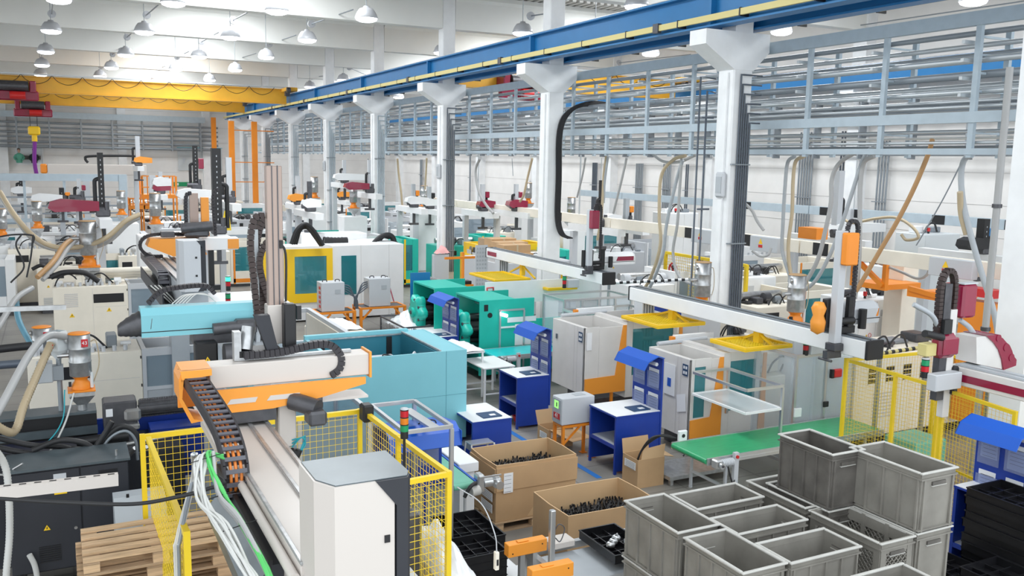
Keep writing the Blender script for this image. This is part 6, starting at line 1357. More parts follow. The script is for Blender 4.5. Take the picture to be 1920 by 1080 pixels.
b = MB('teal_paint'); b.box(9.9, 12.6, 18.2, 18.25, .1, 1.35); b.box(9.9, 12.6, 18.25, 19.6, .1, .9); part('bed', b, t)
b = MB('white_paint'); b.box(9.3, 12.6, 19.6, 19.65, 1.5, 2.05); b.box(9.4, 9.9, 18.19, 18.2, .75, 1.25); b.box(9.2, 9.95, 18.19, 18.2, 1.3, 1.42); part('white_panel', b, t)
b = MB('signal_red'); b.tube([(9.33, 19.58, 1.72), (9.33, 19.58, 1.92), (9.5, 19.58, 1.92), (9.5, 19.58, 1.72)], .02, 4, 1); part('hook', b, t)
b = MB('black'); b.cyl((8.75, 18.19, 1.5), (8.75, 18.2, 1.5), .06, n=20); b.box(8.6, 8.7, 18.19, 18.2, 1.6, 1.75); part('dial', b, t)
machine_clutter(t, 10, 12.5, 18.4, 19.4, .9, 5, 4)
# ---- conveyors with frames
conveyor(8.5, 11.6, 17.2, 18.05, .76, 'belt_cyan', 'bright cyan belt conveyor in front of the front teal machine')
def frame_at(label, tl, tr, fr, fl, z, zlow, shelfz=None, shelf=None, w=.045, legs=(1, 1, 1, 1), extra=None):
    P = [at(*q, z=z) for q in (tl, tr, fr, fl)]; t = thing('rack_frame', label, 'frame', (P[3].x, P[3].y, zlow), 'aluminium profile frames')
    x0, x1 = (P[0].x+P[3].x)/2, (P[1].x+P[2].x)/2; y0, y1 = (P[2].y+P[3].y)/2, (P[0].y+P[1].y)/2
    C4 = [(x0, y1), (x1, y1), (x1, y0), (x0, y0)]
    for i in range(4): b = MB('alu'); b.bar((*C4[i], z), (*C4[(i+1)%4], z), w); part('profile', b, t)
    for i in range(4):
        if legs[i]: b = MB('alu'); b.box(C4[i][0]-w/2, C4[i][0]+w/2, C4[i][1]-w/2, C4[i][1]+w/2, zlow, z-w/2); part('upright', b, t)
    if shelfz:
        for i in range(4): b = MB('white_paint'); a, c = C4[i], C4[(i+1)%4]; b.bar((*a, shelfz), (*c, shelfz), w*.8); part('shelf_edge', b, t)
        b = MB('film'); b.box(x0, x1, y0, y1, shelfz-.005, shelfz+.005); part('shelf', b, t)
    return t, x0, x1, y0, y1
t, *_ = frame_at('aluminium frame with film shelf over the cyan conveyor', (888, 563), (925, 560), (975, 577), (940, 585), 1.6, .0, 1.2)
b = MB('tube_glow'); A = at(905, 580, z=1.5); B = at(950, 592, z=1.5); b.cyl(A, B, .04); part('lamp_tube', b, t)
conveyor(8.3, 11.9, 9.85, 10.72, .76, 'belt_green', 'long green belt conveyor leading into the clear guard cage')
x0 = 8.35; b = MB('galv'); b.box(8.35, 9.6, 10.8, 11.5, .10, .16); [b.box(x, x+.06, y, y+.06, 0, .1) for x in (8.4, 9.5) for y in (10.85, 11.4)]; single('drip_tray', b, 'low galvanised drip tray on the floor behind the green conveyor end', 'drip tray', (x0, 10.8, 0))
t, *_ = frame_at('aluminium profile frame with clear shelf standing over the green conveyor', (1307, 699), (1365, 690), (1460, 722), (1402, 735), 1.55, .76, 1.18, legs=(0, 1, 1, 0))
b = MB('paper'); P = at(1275, 825, z=.8); b.box(P.x, P.x+.16, P.y+.02, P.y+.08, .76, .93, .01); b.use('black'); b.cyl((P.x+.08, P.y+.015, .85), (P.x+.08, P.y+.02, .85), .03); t = thing('switch_box', 'white switch box at the left end of the green conveyor', 'switch', (P.x, P.y, .76)); part('box', b, t)
for q in range(4): cable(t, [(P.x, P.y+.1, .8), (P.x-.25-.04*q, P.y+.15, .86), (P.x-.5, P.y+.3, .6), (P.x-.45, P.y+.5, .1+.03*q), (P.x-.1, P.y+.6, .08), (P.x+.1, P.y+.4, .06+.02*q)], .016, 'rubber')
# clear cages
t = thing('guard_cage', 'clear panel guard cage around the green conveyor end', 'cage', (10.9, 10.8, 0), 'clear guard cages')
box_frame(t, 10.85, 12.2, 10.8, 12.0, 0, 1.9, .05, 'alu', ('f', 'l', 'r'), 1, 'clear_pane')
b = MB('red'); b.box(11.65, 11.85, 10.72, 10.78, 1.45, 1.6, .02); b.use('black'); b.box(11.6, 11.65, 10.72, 10.78, 1.45, 1.6); part('warning_lamp', b, t, 'red warning lamp box')
b = MB('paper'); b.box(10.83, 10.98, 10.74, 10.78, .85, 1.0, .005); part('switch', b, t); b = MB('black'); b.box(11.48, 11.6, 10.74, 10.78, .95, 1.05, .01); part('lock', b, t)
b = MB('card'); b.idx([(11.1, 11.0, .45), (12.1, 11.0, .62), (12.0, 11.02, .3), (11.1, 11.02, .3)], [(0,1,2,3)]); b.box(11.1, 12.0, 11.02, 11.04, .3, .5); b.box(11.1, 12.0, 11.04, 11.5, 0, .32); single('cardboard_box', b, 'cardboard box inside the clear guard cage', 'box', (11.5, 11.0, 0), 'small cartons')
t = thing('guard_cage', 'tall clear panel guard cage behind the first workbench', 'cage', (10, 18.6, 0), 'clear guard cages')
A = at(963, 541, z=1.9); B = at(1003, 548, z=1.9); D = at(1112, 545, z=1.9); box_frame(t, (A.x+B.x)/2, D.x+.2, 15.95, 17.1, 0, 1.75, .05, 'alu', ('f', 'l'), 2, 'clear_pane')
t = thing('guard_cage', 'clear panel guard cage with open top right of the cyan conveyor', 'cage', (10, 18.6, 0), 'clear guard cages'); box_frame(t, 10.1, 11.9, 18.45 if 0 else 17.15, 18.1, .8, 1.95, .05, 'alu', ('f', 'l'), 3, 'clear_pane')
# ---- white machines with orange corner
def wmachine(x0, y0, y1, z0, h, label, xw, glass, fw=1.0):
    t = thing('moulding_machine', label, 'machine', (x0, y0, 0), 'white and orange moulding machines')
    b = MB('warm_white'); b.box(x0, x0+.03, y0, y1, z0, h, .004); b.box(x0, x0+.35, y0, y0+.03, z0+.0, h) if not glass else (b.box(x0, x0+.1, y0, y0+.03, z0, h), b.box(x0+.1, x0+.33, y0, y0+.03, h-.14, h), b.box(x0+.1, x0+.33, y0, y0+.03, z0, z0+.35), b.box(x0+.33, x0+.45, y0, y0+.03, z0, h))
    b.box(x0, x0+fw, y1-.03, y1, z0, h); b.box(x0+.35, x0+fw, y0+.0, y0+.03, z0, h-.02) if not glass else b.box(x0+.45, x0+fw, y0, y0+.03, z0, h-.02); b.box(x0+fw-.05, x0+fw, y0, y1, z0, h); part('guard', b, t)
    b = MB('warm_white'); b.box(x0+.05, x0+.15, y0+.03, y1-.03, h-.08, h-.02); part('top_rim', b, t)
    b = MB('panel_line'); b.box(x0-.003, x0, (y0+y1)/2-.25, (y0+y1)/2-.245, z0, h); b.box(x0-.003, x0, y0+.25, y0+.255, z0, h); part('panel_seam', b, t)
    b = MB('robot_orange'); b.prism([(x0+.03, z0+.0), (x0+fw-.02, z0), (x0+fw-.02, h), (x0+fw-.10, h), (x0+fw-.26, z0+.34), (x0+.03, z0+.32)], 'y', y0-.02, y0-.001); part('orange_fascia', b, t, 'orange L shaped fascia')
    if glass: b = MB('teal_pane'); b.box(x0+.1, x0+.33, y0+.01, y0+.02, z0+.35, h-.14); part('window', b, t)
    b = MB('warm_white'); xe = xw
    b.box(x0+fw, x0+fw+.15, y0, y1, .3, h+.06); b.box(xe-.1, xe, y0, y1, .3, h+.06); b.box(x0+fw+.15, xe-.1, y0, y0+.03, h-.1, h+.06); b.box(x0+fw+.15, xe-.1, y0, y0+.03, .3, .75); b.box(x0+fw+.15, xe-.1, y1-.03, y1, .3, h+.06); part('clamp_guard', b, t)
    b = MB('teal_pane'); b.box(x0+fw+.15, xe-.1, y0+.01, y0+.02, .75, h-.1); part('door_window', b, t)
    b = MB('robot_orange'); b.prism([(xe, .3), (xe+.15, .3), (xe+.12, h), (xe+.05, h)], 'y', y0-.02, y0); part('orange_stripe', b, t)
    b = MB('steel'); 
    for zz in (.9, 1.4): b.cyl((x0+1.1, y0+.35, zz), (xe+.5, y0+.35, zz), .05)
    b.use('light_grey'); b.box(x0+1.3, x0+1.55, y0+.2, y1-.2, .7, 1.6, .02); part('clamp_unit', b, t)
    b = MB('cream_paint'); b.box(xe+.15, xe+2.3, y0+.1, y1-.1, .2, h*.72, .02); b.box(xe+.3, xe+1.6, y0+.3, y1-.3, h*.72, h*.95, .03); part('injection_housing', b, t)
    machine_clutter(t, xe+.2, xe+2.2, y0+.15, y1-.2, h*.72+.02, 5, int(x0*7)); 
    b = MB('dark_steel'); b.box(x0+.3, xe+2.2, y0+.15, y1-.15, .0, .3); part('base', b, t)
    b = MB('orange'); b.box(x0+.25, x0+.3, y0+.05, y0+.1, 0, z0); b.box(x0+.7, x0+.75, y0+.05, y0+.1, 0, z0); b.box(x0+.25, x0+.75, y0+.05, y0+.1, .15, .2); part('leg', b, t, 'orange support legs')
    for q in range(3): cable(t, [(x0+.1+.08*q, y0+.1, z0), (x0+.05+.08*q, y0+.08, z0-.2), (x0-.05+.1*q, y0+.02, .05)], .015, 'rubber')
    # marks on the flank
    b = MB('navy'); b.box(x0+.0-.012, x0-.004, y0+.06, y0+.2, h-.3, h-.1); lb = part('icon_plate', b, t, 'dark plate with white safety icons')
    b = MB('paper')
    for q in range(4): b.box(x0-.016, x0-.012, y0+.075+.06*(q % 2), y0+.115+.06*(q % 2), h-.27+.09*(q//2), h-.22+.09*(q//2))
    part('icons', b, lb)
    b = MB('light_grey'); b.cyl((x0+.2, y1+.02, h+.03), (x0+1.3, y1+.0, h+.06), .04, n=8); b.use('white_paint'); b.box(x0+.7, x0+1.6, y1+.15, y1+.25, h+.02, h+.12); b.use('orange'); b.box(x0+.62, x0+.7, y1+.15, y1+.25, h+.02, h+.1); part('top_cylinder', b, t)
    return t
t = wmachine(9.10, 14.66, 15.9, .45, 1.80, 'white moulding machine with solid orange corner behind the second workbench', 11.35, False)
b = MB('paper'); b.box(9.15, 9.27, 14.64, 14.655, 1.35, 1.7); part('sheet', b, t); b = MB('dark_pipe'); b.box(9.08, 9.1, 15.7, 15.75, 1.4, 1.5); part('latch', b, t)
t = wmachine(9.45, 11.8, 13.0, .35, 1.73, 'white moulding machine with teal window in its orange corner, beside the green conveyor', 11.0, True, .72)
b = MB('paper'); b.box(9.435, 9.445, 12.2, 12.5, 1.0, 1.55); b.use('hood_blue'); b.box(9.43, 9.435, 12.3, 12.4, 1.15, 1.3); part('wiring_diagram', b, t, 'posted plan sheet')
b = MB('paper'); b.idx([(9.44, 12.1, .75), (9.44, 11.86, .82), (9.44, 11.9, 1.12), (9.44, 12.14, 1.05)], [(0,1,2,3)]); part('sheet', b, t, 'tilted white sheet')
signal_tower(tuple(at(1510, 666, Y=10.8)), 'green over red signal light on the clear cage beside the green conveyor', ('signal_green', 'signal_red'), .045, .09, box=(at(1520, 650, Y=10.8).x-.06, at(1545, 650, Y=10.8).x+.0, 10.72, 10.85, 1.9, 2.1))
P = at(1058, 540, z=1.95); signal_tower((P.x, P.y, P.z), 'green over red signal light on the cage beyond the first workbench', ('signal_green', 'signal_red'), .05, .1, box=(P.x+.08, P.x+.4, P.y-.05, P.y+.1, 1.95, 2.15))
P = at(757, 840, z=1.9)
P = at(758, 870, Y=7.9); S = at(756, 822, Y=7.9)
signal_tower((P.x, 7.9, P.z-.5), 'red amber green signal tower on black pole inside the yellow mesh guard', ('signal_red', 'signal_amber', 'signal_green'), .040, .072, S.z-P.z+.5)
b = MB('dark_steel'); b.box(P.x-.15, P.x+.15, 7.8, 8.0, 0, P.z-.5); single('tower_base', b, 'dark steel box carrying the red amber green signal tower', 'box', (P.x, 7.9, 0))
signal_tower(tuple(at(428, 545, Y=19)), 'lit green signal light left of the cyan robot arm, upper', ('signal_green_lit', 'signal_red'), .05, .1)
signal_tower(tuple(at(428, 578, Y=18)), 'dark signal light below the lit one left of the cyan robot arm', ('signal_green', 'signal_red'), .05, .1)
# ---- cage in front of the cyan machine, alu frame table, hood
t = thing('guard_cage', 'glass panel cage between the yellow mesh and the cyan machine', 'cage', (3, 10.2, 0), 'clear guard cages')
A = at(692, 767, z=2.15); B = at(628, 716, z=2.15); box_frame(t, 1.5, A.x, A.y, B.y, .3, 2.15, .05, 'alu', ('f', 'b', 'r'), 1, 'grey_pane')
for x in (1.5, A.x): b = MB('alu'); b.box(x-.03, x+.03, A.y-.03, A.y+.03, 0, .3); part('foot', b, t)
t, *_ = frame_at('aluminium profile frame lying level in front of the cyan machine', (692, 765), (770, 749), (846, 797), (772, 812), 2.05, 0, legs=(1, 1, 1, 0))
b = MB('alu'); A = at(762, 768, z=2.0); B = at(815, 802, z=2.0); b.bar(A, B, .12, .03); part('cross_plate', b, t)
P = at(740, 830, z=1.75); Q = at(828, 800, z=1.75)
t = thing('hood_board', 'bright blue hood with clear panel over the small green conveyor', 'hood', (3.6, 9.6, 0))
x0, x1, y0, y1 = 3.32, 4.22, 9.6, 10.15
b = MB('hood_blue'); b.prism([(y1, 1.8), (y0+.1, 1.86), (y0-.05, 1.78), (y0-.1, 1.62), (y0-.09, 1.61), (y0-.03, 1.75), (y0+.1, 1.83), (y1, 1.77)], 'x', x0, x1); b.box(x1-.01, x1, y0-.1, y1, 1.62, 1.8); part('hood', b, t)
b = MB('bench_blue'); b.box(x0, x1, y1-.03, y1, .9, 1.78); b.box(x1-.25, x1-.2, y1-.03, y1, 0, .9); b.box(x0+.2, x0+.25, y1-.03, y1, 0, .9); part('board', b, t); b = MB('pocket'); b.box(x0+.1, x1-.05, y1-.05, y1-.04, 1.2, 1.6); part('pocket', b, t)
cable(t, [(x0+.45, y0+.2, 1.84), (x0+.5, y0+.15, 1.9), (x0+.62, y0+.1, 1.9), (x0+.66, y0+.12, 1.84)], .008, 'rubber')
t = thing('belt_conveyor', 'small mint green belt conveyor pointing at the viewer beside the rear big carton', 'conveyor', (4.24, 9.8, 0), 'belt conveyors')
b = MB('belt_mint'); b.box(4.26, 4.54, 9.85, 11.4, .99, 1.0); b.cyl((4.26, 9.85, .955), (4.54, 9.85, .955), .043, n=16); b.cyl((4.26, 11.4, .955), (4.54, 11.4, .955), .043, n=16); part('belt', b, t)
for x in (4.225, 4.545): b = MB('hood_blue' if x > 4.3 else 'alu'); b.box(x, x+.03, 9.83, 11.42, .90, 1.008); part('side_frame', b, t)
for x in (4.24, 4.53):
    for y in (10.1, 11.2): b = MB('light_grey'); b.box(x, x+.03, y, y+.04, 0, .9); part('leg', b, t)
b = MB('alu'); b.box(4.58, 4.68, 9.8, 9.95, .84, 1.08, .02); b.box(4.6, 4.9, 9.78, 9.8, 1.04, 1.06); b.cyl((4.68, 9.86, .95), (4.80, 9.86, .95), .06, n=18); b.box(4.80, 4.92, 9.78, 9.94, .87, 1.02, .03); b.cyl((4.86, 9.78, .93), (4.86, 9.73, .93), .055, n=16); b.use('crate_rim'); b.cyl((4.46, 9.76, .9), (4.58, 9.78, .9), .065, n=18); part('drive_motor', b, t)
cable(t, [(4.55, 9.8, .98), (4.5, 9.72, 1.02), (4.42, 9.7, .98), (4.36, 9.72, .86)], .025, 'rubber')
b = MB('white_paint'); b.box(4.62, 4.92, 10.5, 11.3, .86, 1.0, .01); b.box(4.66, 4.88, 10.55, 11.25, 0, .86); single('white_box', b, 'white box along the right side of the small mint conveyor', 'box', (4.7, 10.6, 0))
crumple('white_bag', 3.15, 3.5, 7.35, 8.7, .95, .13, 'paper', 'crumpled white plastic bag bulging beside the yellow mesh', 'bag', 12, 12)
b = MB('cream_paint'); b.box(3.2, 3.48, 7.4, 8.6, 0, .94, .02); single('bag_bin', b, 'pale bin under the crumpled white bag beside the yellow mesh', 'bin', (3.3, 7.8, 0))
P = at(848, 925, Y=8.0); b = MB('cream_paint'); b.box(3.56, 3.60, 7.2, 7.25, 1.15, 1.33, .005); b.use('black'); b.box(3.57, 3.59, 7.195, 7.2, 1.2, 1.26); t = thing('pendant_switch', 'small cream pendant switch hanging by the yellow mesh corner', 'switch', (3.58, 7.22, 1.3)); part('housing', b, t); cable(t, [(3.58, 7.22, 1.33), (3.57, 7.25, 1.5), (3.5, 7.4, 1.75), (3.2, 7.3, 2.0)], .006, 'light_grey')
# desk inside the mesh
table(2.2, 2.9, 7.3, 8.8, 1.1, 'white topped desk inside the yellow mesh guard, nearest', group='work tables'); b = MB('navy'); b.box(2.45, 2.75, 7.7, 8.1, 1.1, 1.115); single('document_folder', b, 'dark folder lying on the desk inside the yellow mesh', 'folder', (2.6, 7.9, 1.1), 'folders on workbenches')
# ---- black trays near the aisle
P = at(848, 958, z=.55)
b = MB('wood_dark'); b.box(3.55, 4.05, 8.1, 8.5, .441, .53); single('tray_riser', b, 'brown box under the front black tray stack', 'box', (3.8, 8.3, .44))
for q in range(4): tray((3.50, 8.06, .72+.09*q-.19), .62, .52, .10, ['lowest black tray of the front stack beside the orange actuator', 'second black tray of the front stack', 'third black tray of the front stack', 'topmost black compartment tray of the front stack beside the mesh guard'][q], cells=(4, 4))
for q in range(2): tray((3.80, 8.62, .62+.09*q), .58, .80, .10, ['lower black tray behind the front stack', 'upper black compartment tray behind the front stack, by the big carton'][q], cells=(4, 5))
table(3.46, 4.5, 8.0, 9.5, .44, 'low white table under the black compartment trays', group='work tables')
b = MB('wood_dark'); b.box(3.82, 4.36, 8.64, 9.4, .441, .62); single('tray_riser', b, 'brown box under the rear black trays', 'box', (4.3, 9, .44))
t = tray((5.02, 7.35, .86), .46, .72, .10, 'black compartment tray with silver castings on the roller frame', cells=(3, 4))
t = thing('metal_castings', 'small silver metal castings lying in the black tray', 'castings', (5.25, 7.6, .9)); t['group'] = 'castings'
for q in range(4):
    b = MB('alu'); cx, cy = 5.14+.075*q, 7.62+.06*((q*7) % 3)
    b.lathe([(.02, 0), (.045, .0), (.05, .03), (.03, .05), (.015, .05)], (cx, cy, .93), 14); b.box(cx-.055, cx+.055, cy-.012, cy+.012, .93, .95, .004); b.cyl((cx+.03, cy+.03, .93), (cx+.03, cy+.03, .985), .01, n=8); part('casting', b, t)
# frame with orange actuators
t = thing('transfer_table', 'aluminium profile transfer frame carrying the tray at the bottom centre', 'frame', (4.3, 6.6, 0))
for a, c in (((4.35, 6.4, .8), (5.9, 6.4, .8)), ((4.4, 8.1, .8), (5.9, 8.1, .8)), ((4.4, 6.4, .8), (4.4, 8.15, .8)), ((5.5, 6.4, .8), (5.5, 8.15, .8)), ((4.4, 7.2, .78), (5.5, 7.2, .78)), ((3.7, 6.8, .8), (4.4, 6.8, .8))): b = MB('alu'); b.bar(a, c, .07, .08); part('profile', b, t)
for x, y in ((4.4, 6.4), (4.4, 8.1), (5.5, 6.4), (5.5, 8.1), (3.72, 6.8)): b = MB('alu'); b.box(x-.035, x+.035, y-.035, y+.035, 0, .76); part('leg', b, t)
b = MB('grey_paint'); b.box(4.5, 5.4, 7.3, 8.0, .76, .775); part('slide_plate', b, t)
b = MB('robot_cream'); b.box(4.6, 4.9, 7.95, 8.15, .84, .92, .01); part('sensor_housing', b, t)
t = thing('actuator_post', 'tall aluminium post with spring hook between the orange actuators', 'post', (4.25, 7.3, 0)); P = at(1036, 956, z=1.45)
b = MB('alu'); b.box(P.x-.03, P.x+.03, P.y-.03, P.y+.03, .0, 1.45, .008); part('post', b, t); cable(t, [(P.x+.03, P.y, 1.22), (P.x+.08, P.y, 1.28), (P.x+.15, P.y, 1.22), (P.x+.09, P.y-.02, 1.1), (P.x+.04, P.y, 1.14)], .006, 'dark_steel', 'hook')
for j, (px, py, z, L) in enumerate(((945, 1016, 1.05, .46), (988, 1062, 1.15, .46))):
    P = at(px, py, z=z); t = thing('orange_actuator', ['orange block actuator left of the aluminium post, rear', 'orange block actuator in front of the aluminium post'][j], 'actuator', (P.x, P.y, z), 'orange block actuators')
    b = MB('robot_orange'); b.box(P.x, P.x+L, P.y-.11, P.y, z-.14, z, .005); part('body', b, t); b = MB('robot_orange'); b.box(P.x+.12, P.x+.25, P.y-.09, P.y-.03, z, z+.012, .003); part('cover_plate', b, t); b = MB('black'); b.cyl((P.x+L-.06, P.y-.112, z-.05), (P.x+L-.06, P.y-.11, z-.05), .008, n=8); b.cyl((P.x+.05, P.y-.112, z-.1), (P.x+.05, P.y-.11, z-.1), .008, n=8); part('screws', b, t)
    for dx in (.15, .3): b = MB('alu'); b.box(P.x+dx, P.x+dx+.06, P.y-.09, P.y-.03, 0, z-.14); part('leg', b, t)
b = MB('white_paint'); b.box(3.95, 4.9, 8.2, 8.6, .3, .42); b.box(4.4, 4.5, 8.3, 8.4, 0, .3); single('white_shelf', b, 'white shelf behind the rear orange actuator', 'shelf', (4.4, 8.4, 0))
# ---- right edge black tray stacks
P = at(1815, 872, z=1.35)
for q in range(13): tray((9.30+.02*math.sin(q*2.1), 5.62+.015*math.cos(q*3), .14+.092*q), .62, .86, .1, 'black tray %s in the tall stack under the blue notice board' % ['at the very bottom', 'second from the bottom', 'third from the bottom', 'fourth from the bottom', 'fifth from the bottom', 'sixth from the bottom', 'in the middle', 'sixth from the top', 'fifth from the top', 'fourth from the top', 'third from the top', 'second from the top', 'on top'][q], cells=(3, 5), group='black trays at the right edge')
pallet((9.25, 5.55, 0), .75, .98, 'wooden pallet under the tall black tray stack at the right edge')
for q in range(8): tray((8.35, 4.95, .1+.092*q), .60, .86, .1, 'black tray %s in the low stack at the bottom right corner' % ['lowest', 'second from the bottom', 'third from the bottom', 'fourth from the bottom', 'fifth from the bottom', 'third from the top', 'second from the top', 'topmost'][q], cells=(3, 5), group='black trays at the right edge') if q > 3 else None
table(8.3, 9.0, 4.9, 5.85, .46, 'low rack under the right corner black trays', group='work tables', top='dark_steel', legm='dark_steel')
for q in range(5): tray((8.62, 6.15, .05+.092*q), .6, .5, .1, 'black tray %s between crates and tall tray stack' % ['lowest', 'second lowest', 'middle', 'second highest', 'topmost'][q], cells=(3, 3), group='black trays at the right edge')
# ---- right yellow mesh guard
t = thing('mesh_fence', 'yellow mesh guard around the dark red robot at the right', 'fence', (11, 8.5, 0), 'yellow mesh guards')
mesh_panel(t, (10.98, 9.88), (12.92, 9.75), .15, 2.0, (True, True), .06, .0035); mesh_panel(t, (10.98, 9.8), (10.9, 8.88), .15, 2.0, (False, True), .06, .0035); mesh_panel(t, (10.9, 8.88), (10.84, 8.1), .15, 2.0, (False, True), .06, .0035)
mesh_panel(t, (10.78, 7.98), (10.56, 6.8), .15, 2.0, (True, True), .06, .0035); mesh_panel(t, (12.92, 9.75), (12.5, 7.0), .15, 2.0, (False, True), .06, .0035)
# ---- gantry robots in the middle
robot(11.6, 17.7, 24.1, 2.42, 18.35, 11.65, 12.75, 11.32, 2.55, 3.9, 'white gantry robot with dark red striped arm cover, left of the second column base', dict(beam='white', arm='white_paint', arm2='maroon', headbox='maroon', end='black', stripe='maroon'), .34, .27, support=(23.2,), mastw=.13)
robot(10.87, 9.3, 15.5, 2.42, 10.05, 10.85, 11.72, 10.60, 2.32, 4.05, 'white gantry robot with orange head box in front of the nearest column', dict(beam='white', arm='light_grey', arm2='orange', headbox='orange', end='black', nub='robot_orange'), .34, .27, support=(15.0,), mastw=.14, scale=1.15)
def plat(corners, z, px_, bz_, label):
    P = [at(x, y, z=z) for x, y in corners]; x0 = (P[0].x+P[1].x)/2; x1 = (P[2].x+P[3].x)/2; y0 = (P[1].y+P[2].y)/2; y1 = (P[0].y+P[3].y)/2
    return ybracket(x0, x1, y0, y1, z, px_, bz_, label)
plat(((1170, 598), (1240, 620), (1315, 607), (1245, 590)), 1.9, 10.87, 2.15, 'yellow mesh guard platform under the orange head robot beam, rear')
plat(((1342, 644), (1400, 663), (1484, 650), (1405, 632)), 1.9, 10.87, 2.15, 'yellow mesh guard platform above the clear cage, nearest')
plat(((875, 518), (945, 530), (1007, 524), (920, 511)), 1.8, 11.6, 2.15, 'yellow guard platform above the front teal machine')
plat(((1003, 540), (1040, 548), (1075, 540), (1040, 532)), 1.8, 11.6, 2.15, 'small yellow guard platform at the near end of the dark red striped robot')
# right dark red robot
t = thing('gantry_robot', 'gantry robot with glossy dark red covers at the right edge', 'robot', (11.5, 7.5, 2), 'gantry robots')
yy = 7.9; q = lambda x, y: at(x, y, Y=yy)
A = at(1797, 688, z=2.35); B = at(1935, 735, z=2.35)
b = MB('warm_white'); b.box(A.x, A.x+.34, 5.8, yy+.1, 2.1, 2.35, .01); part('beam', b, t); b = MB('grey_paint'); b.box(A.x+.05, A.x+.14, 5.8, yy, 2.35, 2.38); b.box(A.x+.2, A.x+.3, 5.8, yy, 2.35, 2.38); part('guide_rail', b, t)
b = MB('maroon'); b.box(A.x-.008, A.x, 6.4, yy-.12, 2.16, 2.26); part('side_stripe', b, t)
a = q(1778, 580); c = q(1795, 840)
b = MB('warm_white'); b.box(a.x, a.x+.13, yy-.05, yy+.05, 1.65, a.z+.0, .006); part('mast', b, t)
b = MB('dark_steel'); b.box(a.x-.14, a.x, yy-.04, yy+.06, 1.9, a.z+.35); part('mast_rack', b, t)
a = q(1757, 620); 
chain(t, [(a.x+.0, yy, a.z-.05), (a.x-.01, yy, a.z+.45), (a.x+.0, yy, q(1757, 535).z), (a.x+.05, yy, q(1757, 515).z), (a.x+.13, yy, q(1757, 508).z), (a.x+.22, yy, q(1757, 515).z), (a.x+.27, yy, q(1757, 540).z), (a.x+.27, yy, a.z+.1)], .08, .07, (0, 1, 0), 'chain_brown', .055)
a = q(1800, 533); c = q(1816, 594); b = MB('maroon'); b.box(a.x, c.x+.05, yy-.08, yy+.06, c.z, a.z, .03); b.use('light_grey'); b.box(a.x, c.x+.05, yy-.07, yy+.05, a.z, a.z+.02); part('head_cover', b, t, 'dark red head box')
a = q(1754, 625); c = q(1782, 668); b = MB('maroon'); b.box(a.x, c.x, yy-.12, yy+.1, c.z, a.z, .06); b.box(a.x+.02, c.x-.02, yy-.14, yy-.1, c.z+.05, a.z-.05, .03); part('motor_cover', b, t, 'glossy dark red motor cover')
W3 = [(1803, 627), (1821, 625), (1838, 640), (1848, 660), (1852, 686), (1804, 676)]
b = MB('warm_white'); b.prism([(q(*p).x, q(*p).z) for p in W3], 'y', yy-.22, yy+.1); part('arm_cover', b, t)
W4 = [(1820, 624), (1836, 622), (1850, 628), (1857, 636), (1863, 641), (1868, 652), (1870, 660), (1876, 668), (1875, 679), (1852, 687), (1849, 668), (1843, 650), (1834, 637)]
b = MB('maroon'); b.prism([(q(*p).x, q(*p).z) for p in W4], 'y', yy-.24, yy+.12)
for x, y_, r in ((1842, 628, .05), (1856, 645, .055), (1866, 664, .055)): P = q(x, y_); b.cyl((P.x, yy-.25, P.z), (P.x, yy+.13, P.z), r, n=16)
part('bellows_cover', b, t, 'glossy dark red stepped nose')
b = MB('black'); b.cyl((q(1722, 620).x, yy-.1, q(1722, 623).z), (q(1755, 620).x, yy-.1, q(1755, 630).z), .05, n=12); b.box(q(1760, 600).x, q(1775, 600).x, yy-.1, yy, q(1760, 625).z, q(1760, 598).z); part('servo_motor', b, t)
b = MB('pale_yellow'); b.box(q(1733, 640).x, q(1752, 640).x, yy-.05, yy+.1, q(1733, 668).z, q(1733, 645).z, .01); part('yellow_block', b, t)
a = q(1732, 698); c = q(1778, 722); b = MB('light_grey'); b.box(a.x, c.x, yy-.2, yy-.05, c.z, a.z, .01); part('junction_box', b, t); b = MB('black'); b.box(c.x-.03, c.x+.08, yy-.1, yy+.0, c.z-.12, a.z+.05, .02); part('gripper', b, t)
cable(t, [(q(1725, 575).x, yy+.1, q(1725, 573).z), (q(1745, 600).x, yy, q(1745, 590).z), (q(1758, 620).x, yy, q(1758, 612).z)], .035, 'grey_paint', 'hose')
cable(t, [(q(1800, 600).x, yy, q(1800, 600).z), (q(1815, 620).x, yy, q(1815, 612).z), (q(1824, 640).x, yy, q(1824, 625).z)], .035, 'grey_paint', 'hose')
b = MB('light_grey'); b.box(A.x+.1, A.x+.25, 6.1, 6.3, 0, 2.1); part('support_column', b, t)
signal_tower(tuple(q(1733, 708)), 'green over red signal light below the dark red robot at the right', ('signal_green', 'signal_red'), .05, .085)
# ================================================================= RIGHT BAY AND FAR MACHINES
def trunking(x, y0, y1, z, m, label, dark, boxes):
    t = thing('busbar_trunking', label, 'trunking', (x, y0, z), 'overhead power trunkings')
    y = y0
    while y < y1: b = MB(m); b.box(x-.1, x+.1, y, min(y+3.96, y1), z, z+.3, .006); part('trunking_section', b, t); y += 4
    for y in dark: b = MB('black'); b.box(x-.108, x+.1, y, y+.45, z+.01, z+.29); part('dark_window', b, t)
    for y in boxes:
        b = MB('light_grey'); b.box(x-.28, x-.1, y, y+.95, z-.06, z+.3, .01); bx = part('tap_off_box', b, t)
        b = MB('machine_yellow'); b.prism([(y+.5, z+.12), (y+.64, z+.12), (y+.57, z+.25)], 'x', x-.285, x-.28); b.use('red'); b.box(x-.285, x-.28, y+.5, y+.64, z+.03, z+.1); part('warning_sign', b, bx)
    y = y0+2
    while y < y1: b = MB('pipe_silver'); b.box(x-.02, x+.02, y, y+.04, z+.3, 5.25); part('hanger', b, t); y += 8
